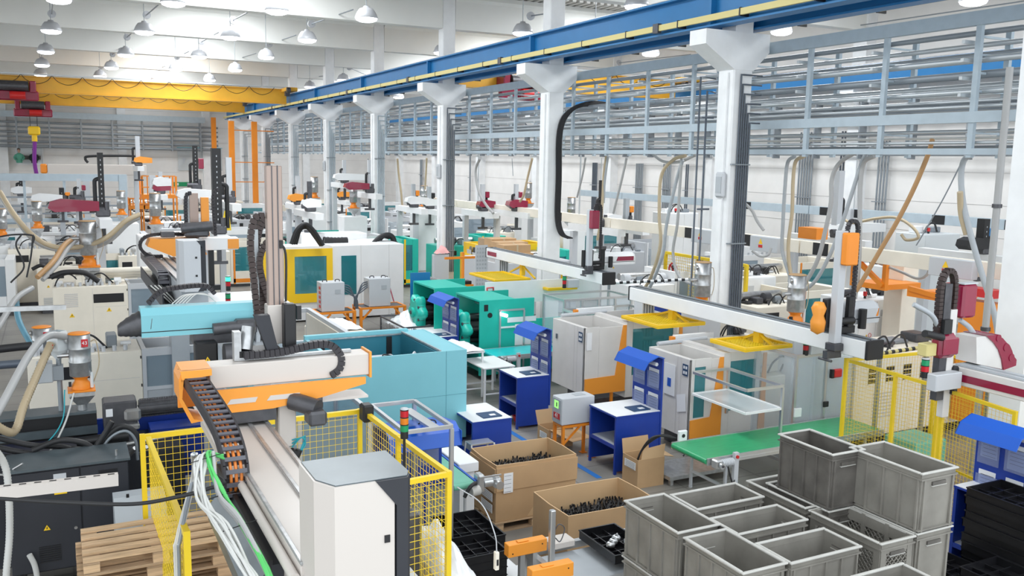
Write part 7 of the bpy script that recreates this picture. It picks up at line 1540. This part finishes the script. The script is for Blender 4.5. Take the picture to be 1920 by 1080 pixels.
trunking(15.5, 7.5, 40, 3.0, 'cream_paint', 'cream overhead power trunking with dark windows running behind the column row', (11.3, 14.6, 17.1, 19.3, 26.5), (9.3, 10.9, 16.0, 18.3))
trunking(24.3, 12, 40, 3.3, 'blue_grey', 'grey overhead power trunking along the far right wall', (16, 18.4, 21.6, 23, 27), (21.9,))
# ---- hoses hanging from the gallery
GH = [
 ([(1285, 292), (1262, 300), (1240, 330), (1236, 400), (1238, 460), (1220, 520), (1195, 560)], 'hose_beige', .045, 'beige hose drooping from the gallery left of the nearest column, ending at the robot beam'),
 ([(1280, 300), (1268, 340), (1250, 420), (1242, 480), (1215, 545), (1195, 562)], 'grey_paint', .045, 'grey hose beside the beige one left of the nearest column'),
 ([(1278, 298), (1274, 360), (1270, 420), (1262, 475), (1275, 520), (1318, 540)], 'hose_grey', .04, 'pale hose looping to the hopper left of the nearest column'),
 ([(1225, 290), (1245, 303), (1275, 303), (1305, 290)], 'hose_grey', .04, 'pale hose sagging between gallery brackets left of the nearest column'),
 ([(1490, 293), (1477, 305), (1472, 350), (1468, 420), (1467, 470), (1480, 515), (1492, 550)], 'grey_paint', .04, 'grey hose, first right of the nearest column, down to the drum hopper'),
 ([(1508, 293), (1492, 303), (1487, 340), (1485, 400), (1478, 460), (1482, 510), (1494, 550)], 'hose_beige', .04, 'pale beige hose, second right of the nearest column'),
 ([(1605, 285), (1575, 305), (1560, 335), (1558, 380), (1548, 430), (1532, 490), (1500, 548)], 'hose_grey', .045, 'grey hose, third right of the nearest column, curving to the drum hopper'),
 ([(1640, 273), (1620, 295), (1595, 370), (1575, 430), (1555, 480), (1530, 525), (1502, 550)], 'grey_paint', .04, 'blue-grey hose slanting across to the drum hopper behind the orange head box'),
 ([(1640, 292), (1620, 305), (1613, 350), (1612, 430), (1610, 500), (1603, 560)], 'hose_grey', .045, 'straight pale grey hose right of the orange head box'),
 ([(1748, 262), (1740, 290), (1715, 350), (1685, 410), (1650, 470), (1600, 555)], 'hose_tan', .045, 'orange brown hose slanting down from the gallery'),
 ([(1825, 288), (1808, 300), (1802, 330), (1806, 380), (1820, 440), (1840, 510), (1862, 580), (1872, 630)], 'grey_paint', .05, 'thick grey hose hanging left of the right edge pipes'),
 ([(1800, 360), (1802, 400), (1812, 440)], 'hose_beige', .05, 'short beige hose section left of the thick grey hose'),
 ([(1137, 292), (1132, 330), (1128, 400), (1120, 450)], 'hose_beige', .04, 'beige hose right of the second column, hanging straight'),
 ([(1140, 293), (1134, 340), (1132, 380)], 'grey_paint', .035, 'grey hose right of the second column, upper part'),
 ([(1175, 296), (1165, 340), (1155, 380), (1150, 400)], 'hose_grey', .035, 'pale hose slanting between second and nearest column'),
 ([(1098, 296), (1092, 330), (1082, 370)], 'hose_grey', .03, 'thin pale hose just right of the second column'),
 ([(998, 297), (990, 330), (982, 365), (975, 378)], 'hose_beige', .04, 'beige hose left of the second column'),
 ([(745, 297), (748, 330), (752, 360), (755, 390), (760, 400)], 'hose_beige', .05, 'beige hose between third and fourth column'),
 ([(800, 297), (799, 320), (797, 355)], 'hose_beige', .04, 'beige hose left of the third column'),
 ([(900, 297), (892, 320), (898, 360), (912, 385), (925, 400)], 'hose_grey', .05, 'grey hose curving right of the third column'),
 ([(690, 297), (692, 330), (696, 370), (700, 395)], 'hose_grey', .05, 'grey hose left of the fourth column'),
 ([(1410, 470), (1425, 480), (1440, 478), (1446, 465)], 'hose_grey', .03, 'small pale hose loop below the cream trunking'),
 ([(1395, 380), (1410, 395), (1420, 415), (1432, 432)], 'hose_grey', .035, 'pale hose slanting right of the nearest column onto the trunking'),
]
for pts, m, r, lab in GH:
    Y0 = at(*pts[0], X=14.25); hose([at(x, y, X=14.25) if i == 0 else at(x, y, X=14.3+.25*i/len(pts)) for i, (x, y) in enumerate(pts)], r, m, lab, group='hoses hanging from the pipe gallery')
for pts, lab in (([(1805, 300), (1770, 370), (1730, 440), (1718, 460)], 'thin grey wire slanting from the gallery at the right'), ([(960, 297), (962, 330)], 'short chain hanging left of the second column')):
    hose([at(x, y, X=14.6) for x, y in pts], .012, 'pipe_grey', lab, name='wire', cat='wire')
hose([at(x, y, X=20) for x, y in ((1580, 410), (1600, 418), (1640, 410), (1680, 408), (1710, 425), (1722, 445), (1700, 450), (1690, 440))], .04, 'hose_beige', 'brownish hose curling in front of the far wall at the right')
hose([at(x, y, X=16) for x, y in ((1640, 490), (1690, 510), (1720, 522), (1738, 515), (1743, 500))], .03, 'hose_grey', 'pale hose sagging under the cream trunking at the right')
# ---- striped barrier poles
def striped(a, c, X0, X1, label, n=16):
    A = at(*a, X=X0); B = at(*c, X=X1); t = thing('striped_pole', label, 'pole', tuple(A), 'striped barrier poles')
    for q in range(n): b = MB('black' if q % 2 else 'pale_yellow' if 'yellow' in label else 'paper'); b.cyl(A.lerp(B, q/n), A.lerp(B, (q+1)/n), .035, n=8); part('stripe', b, t)
    for P in (A, B): b = MB('pipe_grey'); b.box(P.x-.03, P.x+.03, P.y-.03, P.y+.03, 0, P.z); part('post', b, t)
striped((1142, 531), (1310, 523), 12.6, 14.6, 'black and white striped pole above the rear guard platform', 26)
striped((1650, 663), (1738, 650), 12.0, 13.2, 'black and yellow striped pole along the cream cabinet behind the yellow mesh', 14)
striped((1862, 637), (1920, 628), 13.5, 14.4, 'short black and yellow striped pole at the right edge', 8)
# ---- drum hoppers
hopper(tuple(at(1315, 578, X=12.0)), .17, 'grey drum hopper with yellow sticker in front of the nearest column foot', '0', cone=False)
hopper(tuple(at(1490, 608, X=12.0)), .16, 'grey drum hopper with card coloured lid right of the nearest column', '0', cone=False)
for P, z in ((at(1315, 578, X=12.0), 0), (at(1490, 608, X=12.0), 0)): b = MB('light_grey'); b.box(P.x-.3, P.x+.3, P.y-.3, P.y+.3, 0, P.z, .02); single('machine_housing', b, 'light grey machine housing under the drum hopper %s the nearest column' % ('left of' if P.y > 13 else 'right of'), 'housing', (P.x, P.y, 0))
# ---- white cabinets of the right bay
def cab(px0, px1, pyt, X0, h, label, m='white_paint', depth=1.0, doors=2, signs=True):
    A = at(px0, pyt, z=h); B = at(px1, pyt, z=h)
    if X0: A = at(px0, pyt, Y=X0); B = at(px1, pyt, Y=X0); h = A.z
    y = A.y; x1 = A.x+(B.x-A.x); t = thing('control_cabinet', label, 'cabinet', (A.x, y, 0), 'control cabinets')
    b = MB(m); b.box(A.x, x1, y, y+depth, .08, h, .012); b.use('dark_steel'); b.box(A.x+.05, x1-.05, y+.05, y+depth-.05, 0, .08); part('body', b, t)
    for q in range(doors):
        a = A.x+(x1-A.x)*q/doors+.015; c = A.x+(x1-A.x)*(q+1)/doors-.015; b = MB(m); b.box(a, c, y-.015, y, .12, h-.04); d = part('door', b, t)
        if signs:
            warn_sign(d, a+(c-a)*.5, y-.015, h*.55, .1); b = MB('light_grey'); b.box(a+(c-a)*.25, a+(c-a)*.4, y-.022, y-.015, h*.8, h*.88); b.box(a+(c-a)*.6, a+(c-a)*.75, y-.022, y-.015, h*.8, h*.88); part('vent_grille', b, d)
            b = MB('red'); b.tube([(a+(c-a)*.7+.05*math.cos(k), y-.02, h*.58+.05*math.sin(k)) for k in (0, .8, 1.6, 2.4, 3.2, 4, 4.8, 5.6, 6.28)], .006, 5, 1); part('prohibition_sign', b, d)
    b = MB('black'); b.cyl((A.x+.5, y+.3, h), (A.x+.5, y+.3, h+.06), .03); b.use('red'); b.cyl((A.x+.5, y+.3, h+.06), (A.x+.5, y+.3, h+.16), .045); part('red_beacon', b, t)
    machine_clutter(t, A.x+.1, x1-.1, y+.3, y+.9, h, 3, int(px0)); return t, A.x, x1, y
cab(1612, 1748, 565, 0, 1.95, 'large white control cabinet with warning triangles behind the dark red robot', doors=3, depth=1.2)
cab(1385, 1478, 522, 0, 1.9, 'white control cabinet right of the nearest column foot', doors=1)
cab(1395, 1460, 462, 0, 2.0, 'white control cabinet below the cream trunking right of the nearest column', doors=2)
cab(1255, 1310, 400, 26, 2.2, 'tall white cabinet with dark opening left of the nearest column', signs=False, doors=2)
cab(1735, 1800, 440, 17, 2.3, 'pale box machine with small grey chimney in front of the far wall', signs=False, doors=1, m='poly')
t, a, c, y = cab(1655, 1790, 500, 0, 2.0, 'white cabinet behind the cream post at the right', signs=False, doors=2)
# cream low machine behind the yellow mesh
A = at(1622, 668, z=1.75); B = at(1790, 640, z=1.75); t = thing('moulding_machine', 'cream machine body with small square windows behind the right yellow mesh', 'machine', (A.x, A.y, 0), 'injection moulding machines')
x0, y0 = 12.9, 11.2; x0, y0 = A.x, A.y+.2
b = MB('cream_paint'); b.box(x0, x0+3.6, y0, y0+1.4, .18, 1.65, .02); part('body', b, t); b = MB('black'); b.box(x0+.05, x0+3.5, y0+.1, y0+1.3, 0, .18); part('base', b, t)
for q in range(4): b = MB('black'); b.box(x0+.35+.45*q, x0+.55+.45*q, y0-.008, y0, 1.15, 1.45); b.use('cream_paint'); [b.box(x0+.35+.45*q, x0+.55+.45*q, y0-.012, y0-.008, 1.15+.1*k, 1.17+.1*k) for k in range(3)]; part('square_window', b, t)
vent(t, x0+.5, x0+1.0, y0, .5, 1.0, 'panel_line'); vent(t, x0+2.0, x0+2.5, y0, .5, 1.0, 'panel_line')
machine_clutter(t, x0+.2, x0+3.3, y0+.2, y0+1.2, 1.65, 6, 77)
b = MB('belt_mint'); b.box(11.5, 12.2, 8.9, 9.5, .35, .85, .02); b.use('dark_steel'); b.box(11.55, 12.15, 8.95, 9.45, .0, .35); single('parts_crate', b, 'pale green crate of parts inside the right yellow mesh', 'crate', (11.8, 9.2, 0))
# cream post with orange platform
A = at(1662, 485, X=17.0); b = MB('cream_paint'); b.box(17, 17.5, A.y-.5, A.y, 0, 3.0, .01); single('cream_pillar', b, 'cream square machine pillar under the cream trunking', 'pillar', (17, A.y, 0))
def opost(px0, py0, px1, py1, X, label, kind=0):
    A = at(px0, py0, X=X); B = at(px1, py1, X=X); t = thing('orange_platform', label, 'platform', (X, A.y, 0), 'orange platforms and frames')
    b = MB('orange'); y1, y0 = A.y, B.y; z1, z0 = A.z, B.z
    for y in (y0, y1): b.box(X, X+.1, y-.05, y+.05, max(0, z0-.6) if kind else z0, z1)
    part('post', b, t); b = MB('orange'); b.box(X, X+1.2, y0, y1, z0, z0+.12); part('deck', b, t); b = MB('orange'); b.bar((X, y0, z0+.1), (X, y1, z1), .1); b.box(X, X+.08, y0, y1, z1-.08, z1); part('brace', b, t)
opost(1600, 480, 1655, 545, 15.9, 'orange braced frame left of the cream pillar')
opost(1705, 540, 1760, 565, 16.0, 'orange window frame above the white cabinet at the right')
b = MB('orange'); A = at(1497, 425, X=17); B = at(1530, 450, X=17); b.box(17, 17.4, B.y, A.y, B.z, A.z); single('orange_box', b, 'bright orange box on top of the cream trunking right of the nearest column', 'box', (17, A.y, B.z))
b = MB('orange'); A = at(1800, 560, X=15); B = at(1860, 640, X=15); b.box(15, 15.3, B.y, A.y, .3, A.z); b.use('red'); b.box(14.9, 15.2, B.y, A.y+.4, A.z+.1, A.z+.25); single('orange_cover', b, 'orange machine cover behind the dark red robot head', 'cover', (15, A.y, 0))
# valve manifold at right edge
t = thing('valve_manifold', 'row of small red valve wheels behind the dark red robot beam', 'valves', (12.9, 8, 1.2))
b = MB('light_grey'); A = at(1868, 715, X=13.1); b.cyl((13.3, A.y+.1, A.z-.15), (13.3, A.y-1.2, A.z-.15), .05)
for q in range(2): b.box(13.25, 13.35, A.y-.2-.8*q, A.y-.1-.8*q, 0, A.z-.15)
part('pipe', b, t)
for q in range(5): b = MB('maroon'); y = A.y-.17*q; b.cyl((13.18, y, A.z), (13.22, y, A.z), .07, n=14); b.cyl((13.2, y, A.z), (13.3, y, A.z-.15), .015); part('hand_wheel', b, t)
# ---- yellow gate with prohibition sign
t = thing('mesh_fence', 'yellow mesh gate with round red prohibition sign left of the nearest column', 'fence', (17, 21, 0), 'yellow mesh guards')
mesh_panel(t, (17, 22.7), (17, 20.6), .2, 2.25, (True, True), .09, .01, pw=.09); mesh_panel(t, (17, 20.6), (17, 19), .2, 2.25, (False, True), .09, .01, pw=.09)
P = at(1262, 505, X=16.9); b = MB('paper'); b.cyl((16.9, P.y, P.z), (16.92, P.y, P.z), .2, n=24); sg = part('round_sign', b, t, 'white round sign with red ring')
b = MB('red'); b.tube([(16.89, P.y+.19*math.cos(k*math.pi/8), P.z+.19*math.sin(k*math.pi/8)) for k in range(17)], .025, 6, 1); b.bar((16.885, P.y+.13, P.z+.13), (16.885, P.y-.13, P.z-.13), .03); part('sign_ring', b, sg); b = MB('black'); b.box(16.88, 16.9, P.y-.04, P.y+.04, P.z-.12, P.z+.06); b.cyl((16.88, P.y, P.z+.1), (16.9, P.y, P.z+.1), .035); part('sign_figure', b, sg)
# blue bin
P = at(1250, 540, X=14); b = MB('bench_blue'); b.box(13.9, 14.5, P.y-.6, P.y+.4, 1.1, 1.35, .04); b.box(14.0, 14.4, P.y-.5, P.y+.3, 0, 1.1); single('blue_tub', b, 'dark blue plastic tub beyond the striped pole', 'tub', (14.2, P.y, 0))
# ---- stacked cartons and perforated panel by the second column
def sbox(px0, px1, pyt, pyb, Y, label, m='card', tape=True):
    A = at(px0, pyt, Y=Y); B = at(px1, pyb, Y=Y); b = MB(m); b.box(A.x, B.x, Y, Y+.6, B.z, A.z, .01); o = thing('cardboard_box', label, 'box', (A.x, Y, B.z), 'stacked cartons'); part('carton', b, o)
    if tape: b = MB('hose_beige'); b.box((A.x+B.x)/2-.03, (A.x+B.x)/2+.03, Y-.004, Y+.3, B.z, A.z+.003); part('tape', b, o)
    return A, B
for a in ((910, 950, 448, 465, 27.6, 'brown carton at the left end of the stacked cartons, darkest', 'wood_dark'), (922, 968, 448, 472, 27.0, 'tan carton on top of the stacked cartons left of the second column'), (935, 990, 455, 478, 26.4, 'wide tan carton in the middle of the stacked cartons'), (945, 995, 460, 482, 25.8, 'front tan carton with tape nearest the robot beam'), (950, 1000, 476, 492, 25.7, 'lower front carton under the taped one')): sbox(a[0], a[1], a[2], a[3], a[4], a[5], a[6] if len(a) > 6 else 'card')
P = at(910, 492, Y=27); b = MB('light_grey'); b.box(P.x-.2, P.x+2.6, 25.6, 28.3, 0, at(960, 492, Y=25.6).z-.02, .02); single('carton_table', b, 'grey block table under the stacked cartons', 'table', (P.x, 25.6, 0))
A = at(892, 460, Y=24.6); B = at(914, 522, Y=24.6); b = MB('light_grey'); b.box(A.x, B.x, 24.6, 24.64, .3, A.z); b.use('grey_paint'); [b.box(A.x+.04+.09*i, A.x+.09+.09*i, 24.594, 24.6, .4+.12*j, .46+.12*j) for i in range(int((B.x-A.x)/.09)) for j in range(17)]
t = thing('perforated_panel', 'light grey perforated panel standing left of the stacked cartons', 'panel', (A.x, 24.6, 0)); part('panel', b, t); b = MB('grey_paint'); b.box(A.x, A.x+.05, 24.5, 24.8, 0, .3); b.box(B.x-.05, B.x, 24.5, 24.8, 0, .3); part('foot', b, t)
# ---- yellow glazed machine, teal machines beyond
t = moulder(13.6, 16.6, 29.5, 31, 1.95, 'yellow framed machine with green glass beyond the third column', 'machine_yellow', 'machine_yellow', 'clear_pane', seed=31, cab=.05)
moulder(11.3, 12.7, 33, 34.6, 1.9, 'teal machine left of the third column', 'teal_paint', 'machine_yellow', 'teal_pane', seed=32, cab=.5)
moulder(13.8, 16.8, 33.5, 35, 1.9, 'teal and yellow machine just behind the third column', 'teal_paint', 'machine_yellow', 'teal_pane', seed=33, cab=.6)
moulder(14.1, 16.4, 27.4, 28.8, 1.9, 'teal machine with white name plate left of the second column', 'teal_paint', 'teal_dark', 'teal_pane', seed=34, cab=.7)
moulder(8.6, 12.0, 38.5, 40, 1.75, 'teal machine with yellow cover seen above the white machine', 'teal_paint', 'machine_yellow', 'teal_pane', seed=35)
# orange rack with sloping rollers between white machine and blue panel
t = thing('roller_chute', 'orange framed grey roller chute between the white machine and blue panel', 'chute', (10.3, 25, 0))
P = at(800, 445, Y=25); b = MB('orange'); [b.box(x, x+.07, y, y+.07, 0, z) for x, y, z in ((10.4, 24.8, 1.1), (11.5, 24.8, 2.1), (10.4, 26.0, 1.1), (11.5, 26.0, 2.1))]; b.box(10.4, 11.57, 24.8, 24.87, 2.03, 2.1); part('frame', b, t)
b = MB('galv'); b.prism([(10.2, 1.35), (11.6, .95), (11.6, 1.02), (10.2, 1.42)], 'y', 24.7, 26.1); part('chute_bed', b, t)
for q in range(3): b = MB('orange'); b.box(11.0, 11.4, 24.9, 25.3, .5+.3*q, .62+.3*q); b.use('black'); b.box(11.05, 11.35, 24.95, 25.25, .62+.3*q, .72+.3*q); part('stacked_part', b, t)
# pink cloth on the column box
b = MB('paper'); P = at(828, 462, Y=30.6); mat('pink', (.80, .42, .42), .8); crumple('pink_cloth', P.x-.35, P.x+.25, 30.3, 30.6, P.z-.25, .1, 'pink', 'pink cloth hanging beside the third column', 'cloth', 21, 8)
b = MB('light_grey'); b.box(P.x-.4, P.x+.2, 30.32, 30.58, 0, P.z-.27, .02); single('grey_post_box', b, 'grey box post under the pink cloth beside the third column', 'post', (P.x, 30.4, 0))
# ---- rows of machines filling both bays
ordw = ['third', 'fourth', 'fifth', 'sixth', 'seventh', 'eighth', 'ninth']
sd = 100
pal = [('white_paint', 'light_grey', 'grey_pane', 'white'), ('cream_paint', 'orange', 'teal_pane', 'cream and orange'), ('white_paint', 'orange', 'teal_pane', 'white and orange'), ('light_grey', 'white_paint', 'clear_pane', 'light grey')]
for i, Y in enumerate((31.2, 35.3, 39.9, 45, 51.5, 59, 67)):
    for j, (x0, x1) in enumerate(((-5.2, -1.2), (-.6, 3.4), (4.2, 8.0), (8.6, 12.2))):
        if (i, j) in ((0, 2), (0, 3), (2, 3)): continue
        p = pal[(i*3+j) % 4]; sd += 1
        moulder(x0, x1, Y, Y+1.6, 1.75+.1*((i+j) % 3), '%s machine in left bay row %s, %s' % (p[3], ordw[i], ('at the left photo edge', 'left of the grey robot cabinet', 'between tan mast and black masts', 'beside the column row')[j]), p[0], p[1], p[2], seed=sd)
for i, Y in enumerate((17.5, 21.5, 25.5, 30, 35, 41, 48, 56, 65)):
    for j, (x0, x1) in enumerate(((14.9, 18.4), (19.6, 23.6))):
        if (i, j) in ((2, 0), (3, 0), (4, 0), (0, 1)): continue
        if (i, j) == (2, 1): x0 = 20.9
        p = pal[(i*3+j+1) % 4]; sd += 1
        moulder(x0+(1.2 if j == 0 and i < 1 else 0), x1+(1.0 if j == 0 and i < 1 else 0), Y, Y+1.6, 1.7+.1*((i+j) % 3), '%s machine in right bay row %s, %s' % (p[3], ['one, nearest', 'two', 'three', 'four', 'five', 'six', 'seven', 'eight', 'nine, farthest'][i], ('beside the column row', 'by the far wall')[j]), p[0], p[1], p[2], seed=sd)
# robots over them
FR = [(905, 345, 392, 32, 'grey mast with dark red head box above the cream trunking, left of the second column', (895, 925), 'maroon', 'light_grey', 'maroon', .16),
 (968, 345, 392, 30, 'grey mast with dark red cover just left of the second column', (950, 985), 'maroon', 'light_grey', 'maroon', .14),
 (1175, 372, 420, 26, 'black looped mast with orange gripper behind the trunking between columns', (1130, 1160), 'white_paint', 'grey_paint', 'orange', .16),
 (1128, 338, 420, 24, 'tall black rack mast right of the dark red head robot', None, None, 'black', None, .12),
 (1575, 320, 440, 19, 'tall silver robot mast right of the nearest column, upper', (1560, 1650), 'white_paint', 'light_grey', None, .2),
 (1845, 410, 470, 15, 'dark robot head full of blue and black hoses by the far wall', (1800, 1850), 'black', 'black', 'runway_blue', .22),
 (558, 330, 380, 36, 'light robot mast beside the fifth column', (540, 575), 'robot_orange', 'light_grey', None, .16),
 (580, 340, 392, 30, 'dark robot mast between fourth and fifth column', (565, 600), 'white_paint', 'dark_steel', None, .14),
 (1028, 350, 390, 35, 'thin robot mast partly behind the second column', None, None, 'light_grey', None, .14),
 (775, 345, 385, 34, 'grey robot mast with orange gripper left of the third column', (760, 800), 'white_paint', 'grey_paint', 'orange', .14),
 (805, 350, 388, 36, 'second grey robot mast with black loop left of the third column', (790, 825), 'white_paint', 'grey_paint', 'black', .14),
 (640, 340, 372, 46, 'small robot mast between fourth column and tan mast', (630, 665), 'robot_orange', 'light_grey', None, .16),
 (300, 322, 360, 42, 'robot mast with dark red nose left of the black scale mast', (285, 320), 'maroon', 'light_grey', None, .16),
 (115, 352, 380, 40, 'small orange topped robot mast at the left', (58, 118), 'white_paint', 'black', 'orange', .18),
 (38, 328, 365, 44, 'thin robot mast at the left edge under the frame', (20, 60), 'white_paint', 'black', None, .14)]
for px, a, c, Y, lab, arm, am, mm, bx, mw in FR: far_robot(px, a, c, Y, lab, arm, am or 'maroon', mm, mw, bx, 1 if px % 2 else -1)
# hoppers over the left bay machines
for i, (px, py, Y, s, lab) in enumerate(((229, 418, 32, .135, 'big steel hopper on orange base, upper left centre, under the grey frame'), (293, 440, 27, .15, 'large steel hopper drum left of the orange nosed robot'), (72, 445, 33.8, .155, 'orange based hopper low at the left behind the beige hose'), (6, 460, 33.8, .155, 'orange based hopper cut by the left photo edge'), (663, 405, 36, .16, 'orange based hopper left of the fourth column'), (590, 385, 44, .18, 'orange based hopper near the fifth column'), (795, 400, 38, .16, 'orange based hopper left of the third column'), (1070, 430, 30, .16, 'orange based hopper right of the second column'), (990, 395, 40, .18, 'orange based hopper left of the second column'))):
    P = at(px, py, Y=Y); hopper((P.x, Y, P.z), s, lab, '0', simple=True)
    b = MB('white_paint'); b.box(P.x-.5, P.x+.5, Y-.3, Y+.5, 0, P.z, .02); single('machine_housing', b, 'white housing carrying the '+lab.split(',')[0].replace('orange based ', 'orange flanged '), 'housing', (P.x, Y, 0), 'hopper housings')
# ---- grey portal frame in the left bay
t = thing('portal_frame', 'grey steel portal frame with rails across the left bay', 'frame', (0, 40, 0)); z = 3.75
A = at(0, 325, Y=40); B = at(232, 328, Y=40)
b = MB('blue_grey'); b.box(-8, B.x, 39.9, 40.1, A.z-.28, A.z); part('top_beam', b, t)
b = MB('blue_grey'); b.box(B.x-.2, B.x+.1, 39.85, 40.15, 0, A.z); part('post', b, t)
for zz in (.9, 1.25, 1.55): b = MB('pipe_grey'); b.box(-8, B.x, 39.97, 40.03, A.z-zz-.05, A.z-zz+.02); part('rail', b, t)
b = MB('blue_grey'); b.box(-8, B.x, 39.95, 40.05, A.z-1.9, A.z-1.75); part('lower_beam', b, t)
for px in (45, 120): P = at(px, 340, Y=40); b = MB('blue_grey'); b.box(P.x-.05, P.x+.05, 39.95, 40.05, A.z-1.9, A.z-.28); part('hanger', b, t)
A = at(88, 308, Y=47); b = MB('robot_cream'); b.box(A.x, at(280, 318, Y=47).x, 48.3, 48.7, A.z-.5, A.z, .02); t = thing('robot_beam', 'long cream robot beam with orange end below the back wall window', 'beam', (A.x, 47, A.z-.5)); part('beam', b, t)
b = MB('orange'); b.box(A.x-.3, A.x, 48.3, 48.7, A.z-.45, A.z, .05); part('end_cap', b, t); b = MB('light_grey'); b.box(A.x+1.5, A.x+1.8, 48.4, 48.6, 0, A.z-.5); part('support_post', b, t); b = MB('light_grey'); b.box(A.x+4.5, A.x+4.8, 48.4, 48.6, 0, A.z-.5); part('support_post', b, t)
cable(t, [at(165, 305, Y=47), at(160, 298, Y=47), at(168, 293, Y=47), at(230, 292, Y=47), at(262, 293, Y=47)], .06, 'rubber', 'cable_loop')
# orange platform, ladder, exit rails
for a in ((242, 372, 285, 392, 5.5, 'orange working platform behind the big left hopper'), (265, 330, 330, 372, 6.2, 'orange railing cage near the green exit sign')):
    A = at(a[0], a[1], Y=50); B = at(a[2], a[3], Y=50); t = thing('orange_platform', a[5], 'platform', (A.x, 50, 0), 'orange platforms and frames')
    b = MB('orange'); [b.box(x, x+.08, y, y+.08, 0, A.z) for x in (A.x, B.x) for y in (50, 51.5)]; b.box(A.x, B.x, 50, 51.5, B.z, B.z+.2); part('deck', b, t)
    b = MB('orange'); [b.bar((A.x, 50, z), (B.x, 50, z), .06) for z in (A.z, (A.z+B.z)/2)]; [b.box(x-.03, x+.03, 50, 50.06, B.z, A.z) for x in [A.x+(B.x-A.x)*k/6 for k in range(7)]]; part('railing', b, t)
# orange uprights at the far columns
for px, lab in ((434, 'orange steel upright at the far end of the blue runway'), (477, 'orange steel upright in front of the sixth column'), (401, 'thin orange upright on the back wall beside the crane')):
    Y = 62 if px != 401 else 75; P = at(px, 260, Y=Y); b = MB('orange'); b.box(P.x-.18, P.x+.18, Y-.1, Y+.1, 0, 7.3 if px != 401 else 8); single('orange_upright', b, lab, 'post', (P.x, Y, 0), 'orange uprights')
for z in (6.7, 4.6, 3.3): P = at(440, 300, Y=62); b = MB('orange'); b.bar((P.x, 62, z), (P.x+2.6, 62, z), .06); single('orange_rail', b, ['orange cross rail between the orange uprights, top', 'orange cross rail between the orange uprights, middle', 'orange cross rail between the orange uprights, lowest'][int(z < 6)+int(z < 4)], 'rail', (P.x, 62, z), 'orange cross rails')
b = MB('hose_beige'); P = at(423, 395, Y=24); Q = at(430, 432, Y=24); b.use('fence_yellow'); b.prism([(P.x-.02, P.z), (P.x+.08, P.z), (Q.x+.05, Q.z), (P.x-.15, Q.z)], 'y', 24, 24.05); single('yellow_cloth', b, 'yellow cloth hanging right of the black scale mast', 'cloth', (P.x, 24, Q.z))
b = MB('light_grey'); A = at(393, 520, z=1.95); t = thing('guard_enclosure', 'white aluminium table frame with papers left of the tan mast', 'frame', (3, 20, 0), 'aluminium guard frames'); box_frame(t, 2.6, 4.6, 20, 22, .0, 1.75, .08, 'white_paint', ('f', 'l'), 2, 'clear_pane'); b = MB('paper'); b.box(2.8, 4.4, 20.2, 21.8, 1.76, 1.80); part('table_plate', b, t)
# clear yellow-edged frame in front
t = thing('guard_enclosure', 'yellow edged low guard frame behind the cyan robot arm', 'frame', (2.6, 15.3, 0), 'aluminium guard frames'); box_frame(t, 2.3, 3.3, 15.6, 17.5, 0, 1.9, .07, 'alu', ('f', 'l'), 1, 'clear_pane'); b = MB('machine_yellow'); b.box(2.2, 3.4, 15.5, 15.56, 1.86, 1.96); b.box(3.38, 3.44, 15.5, 17.3, 1.86, 1.96); part('yellow_edge', b, t)
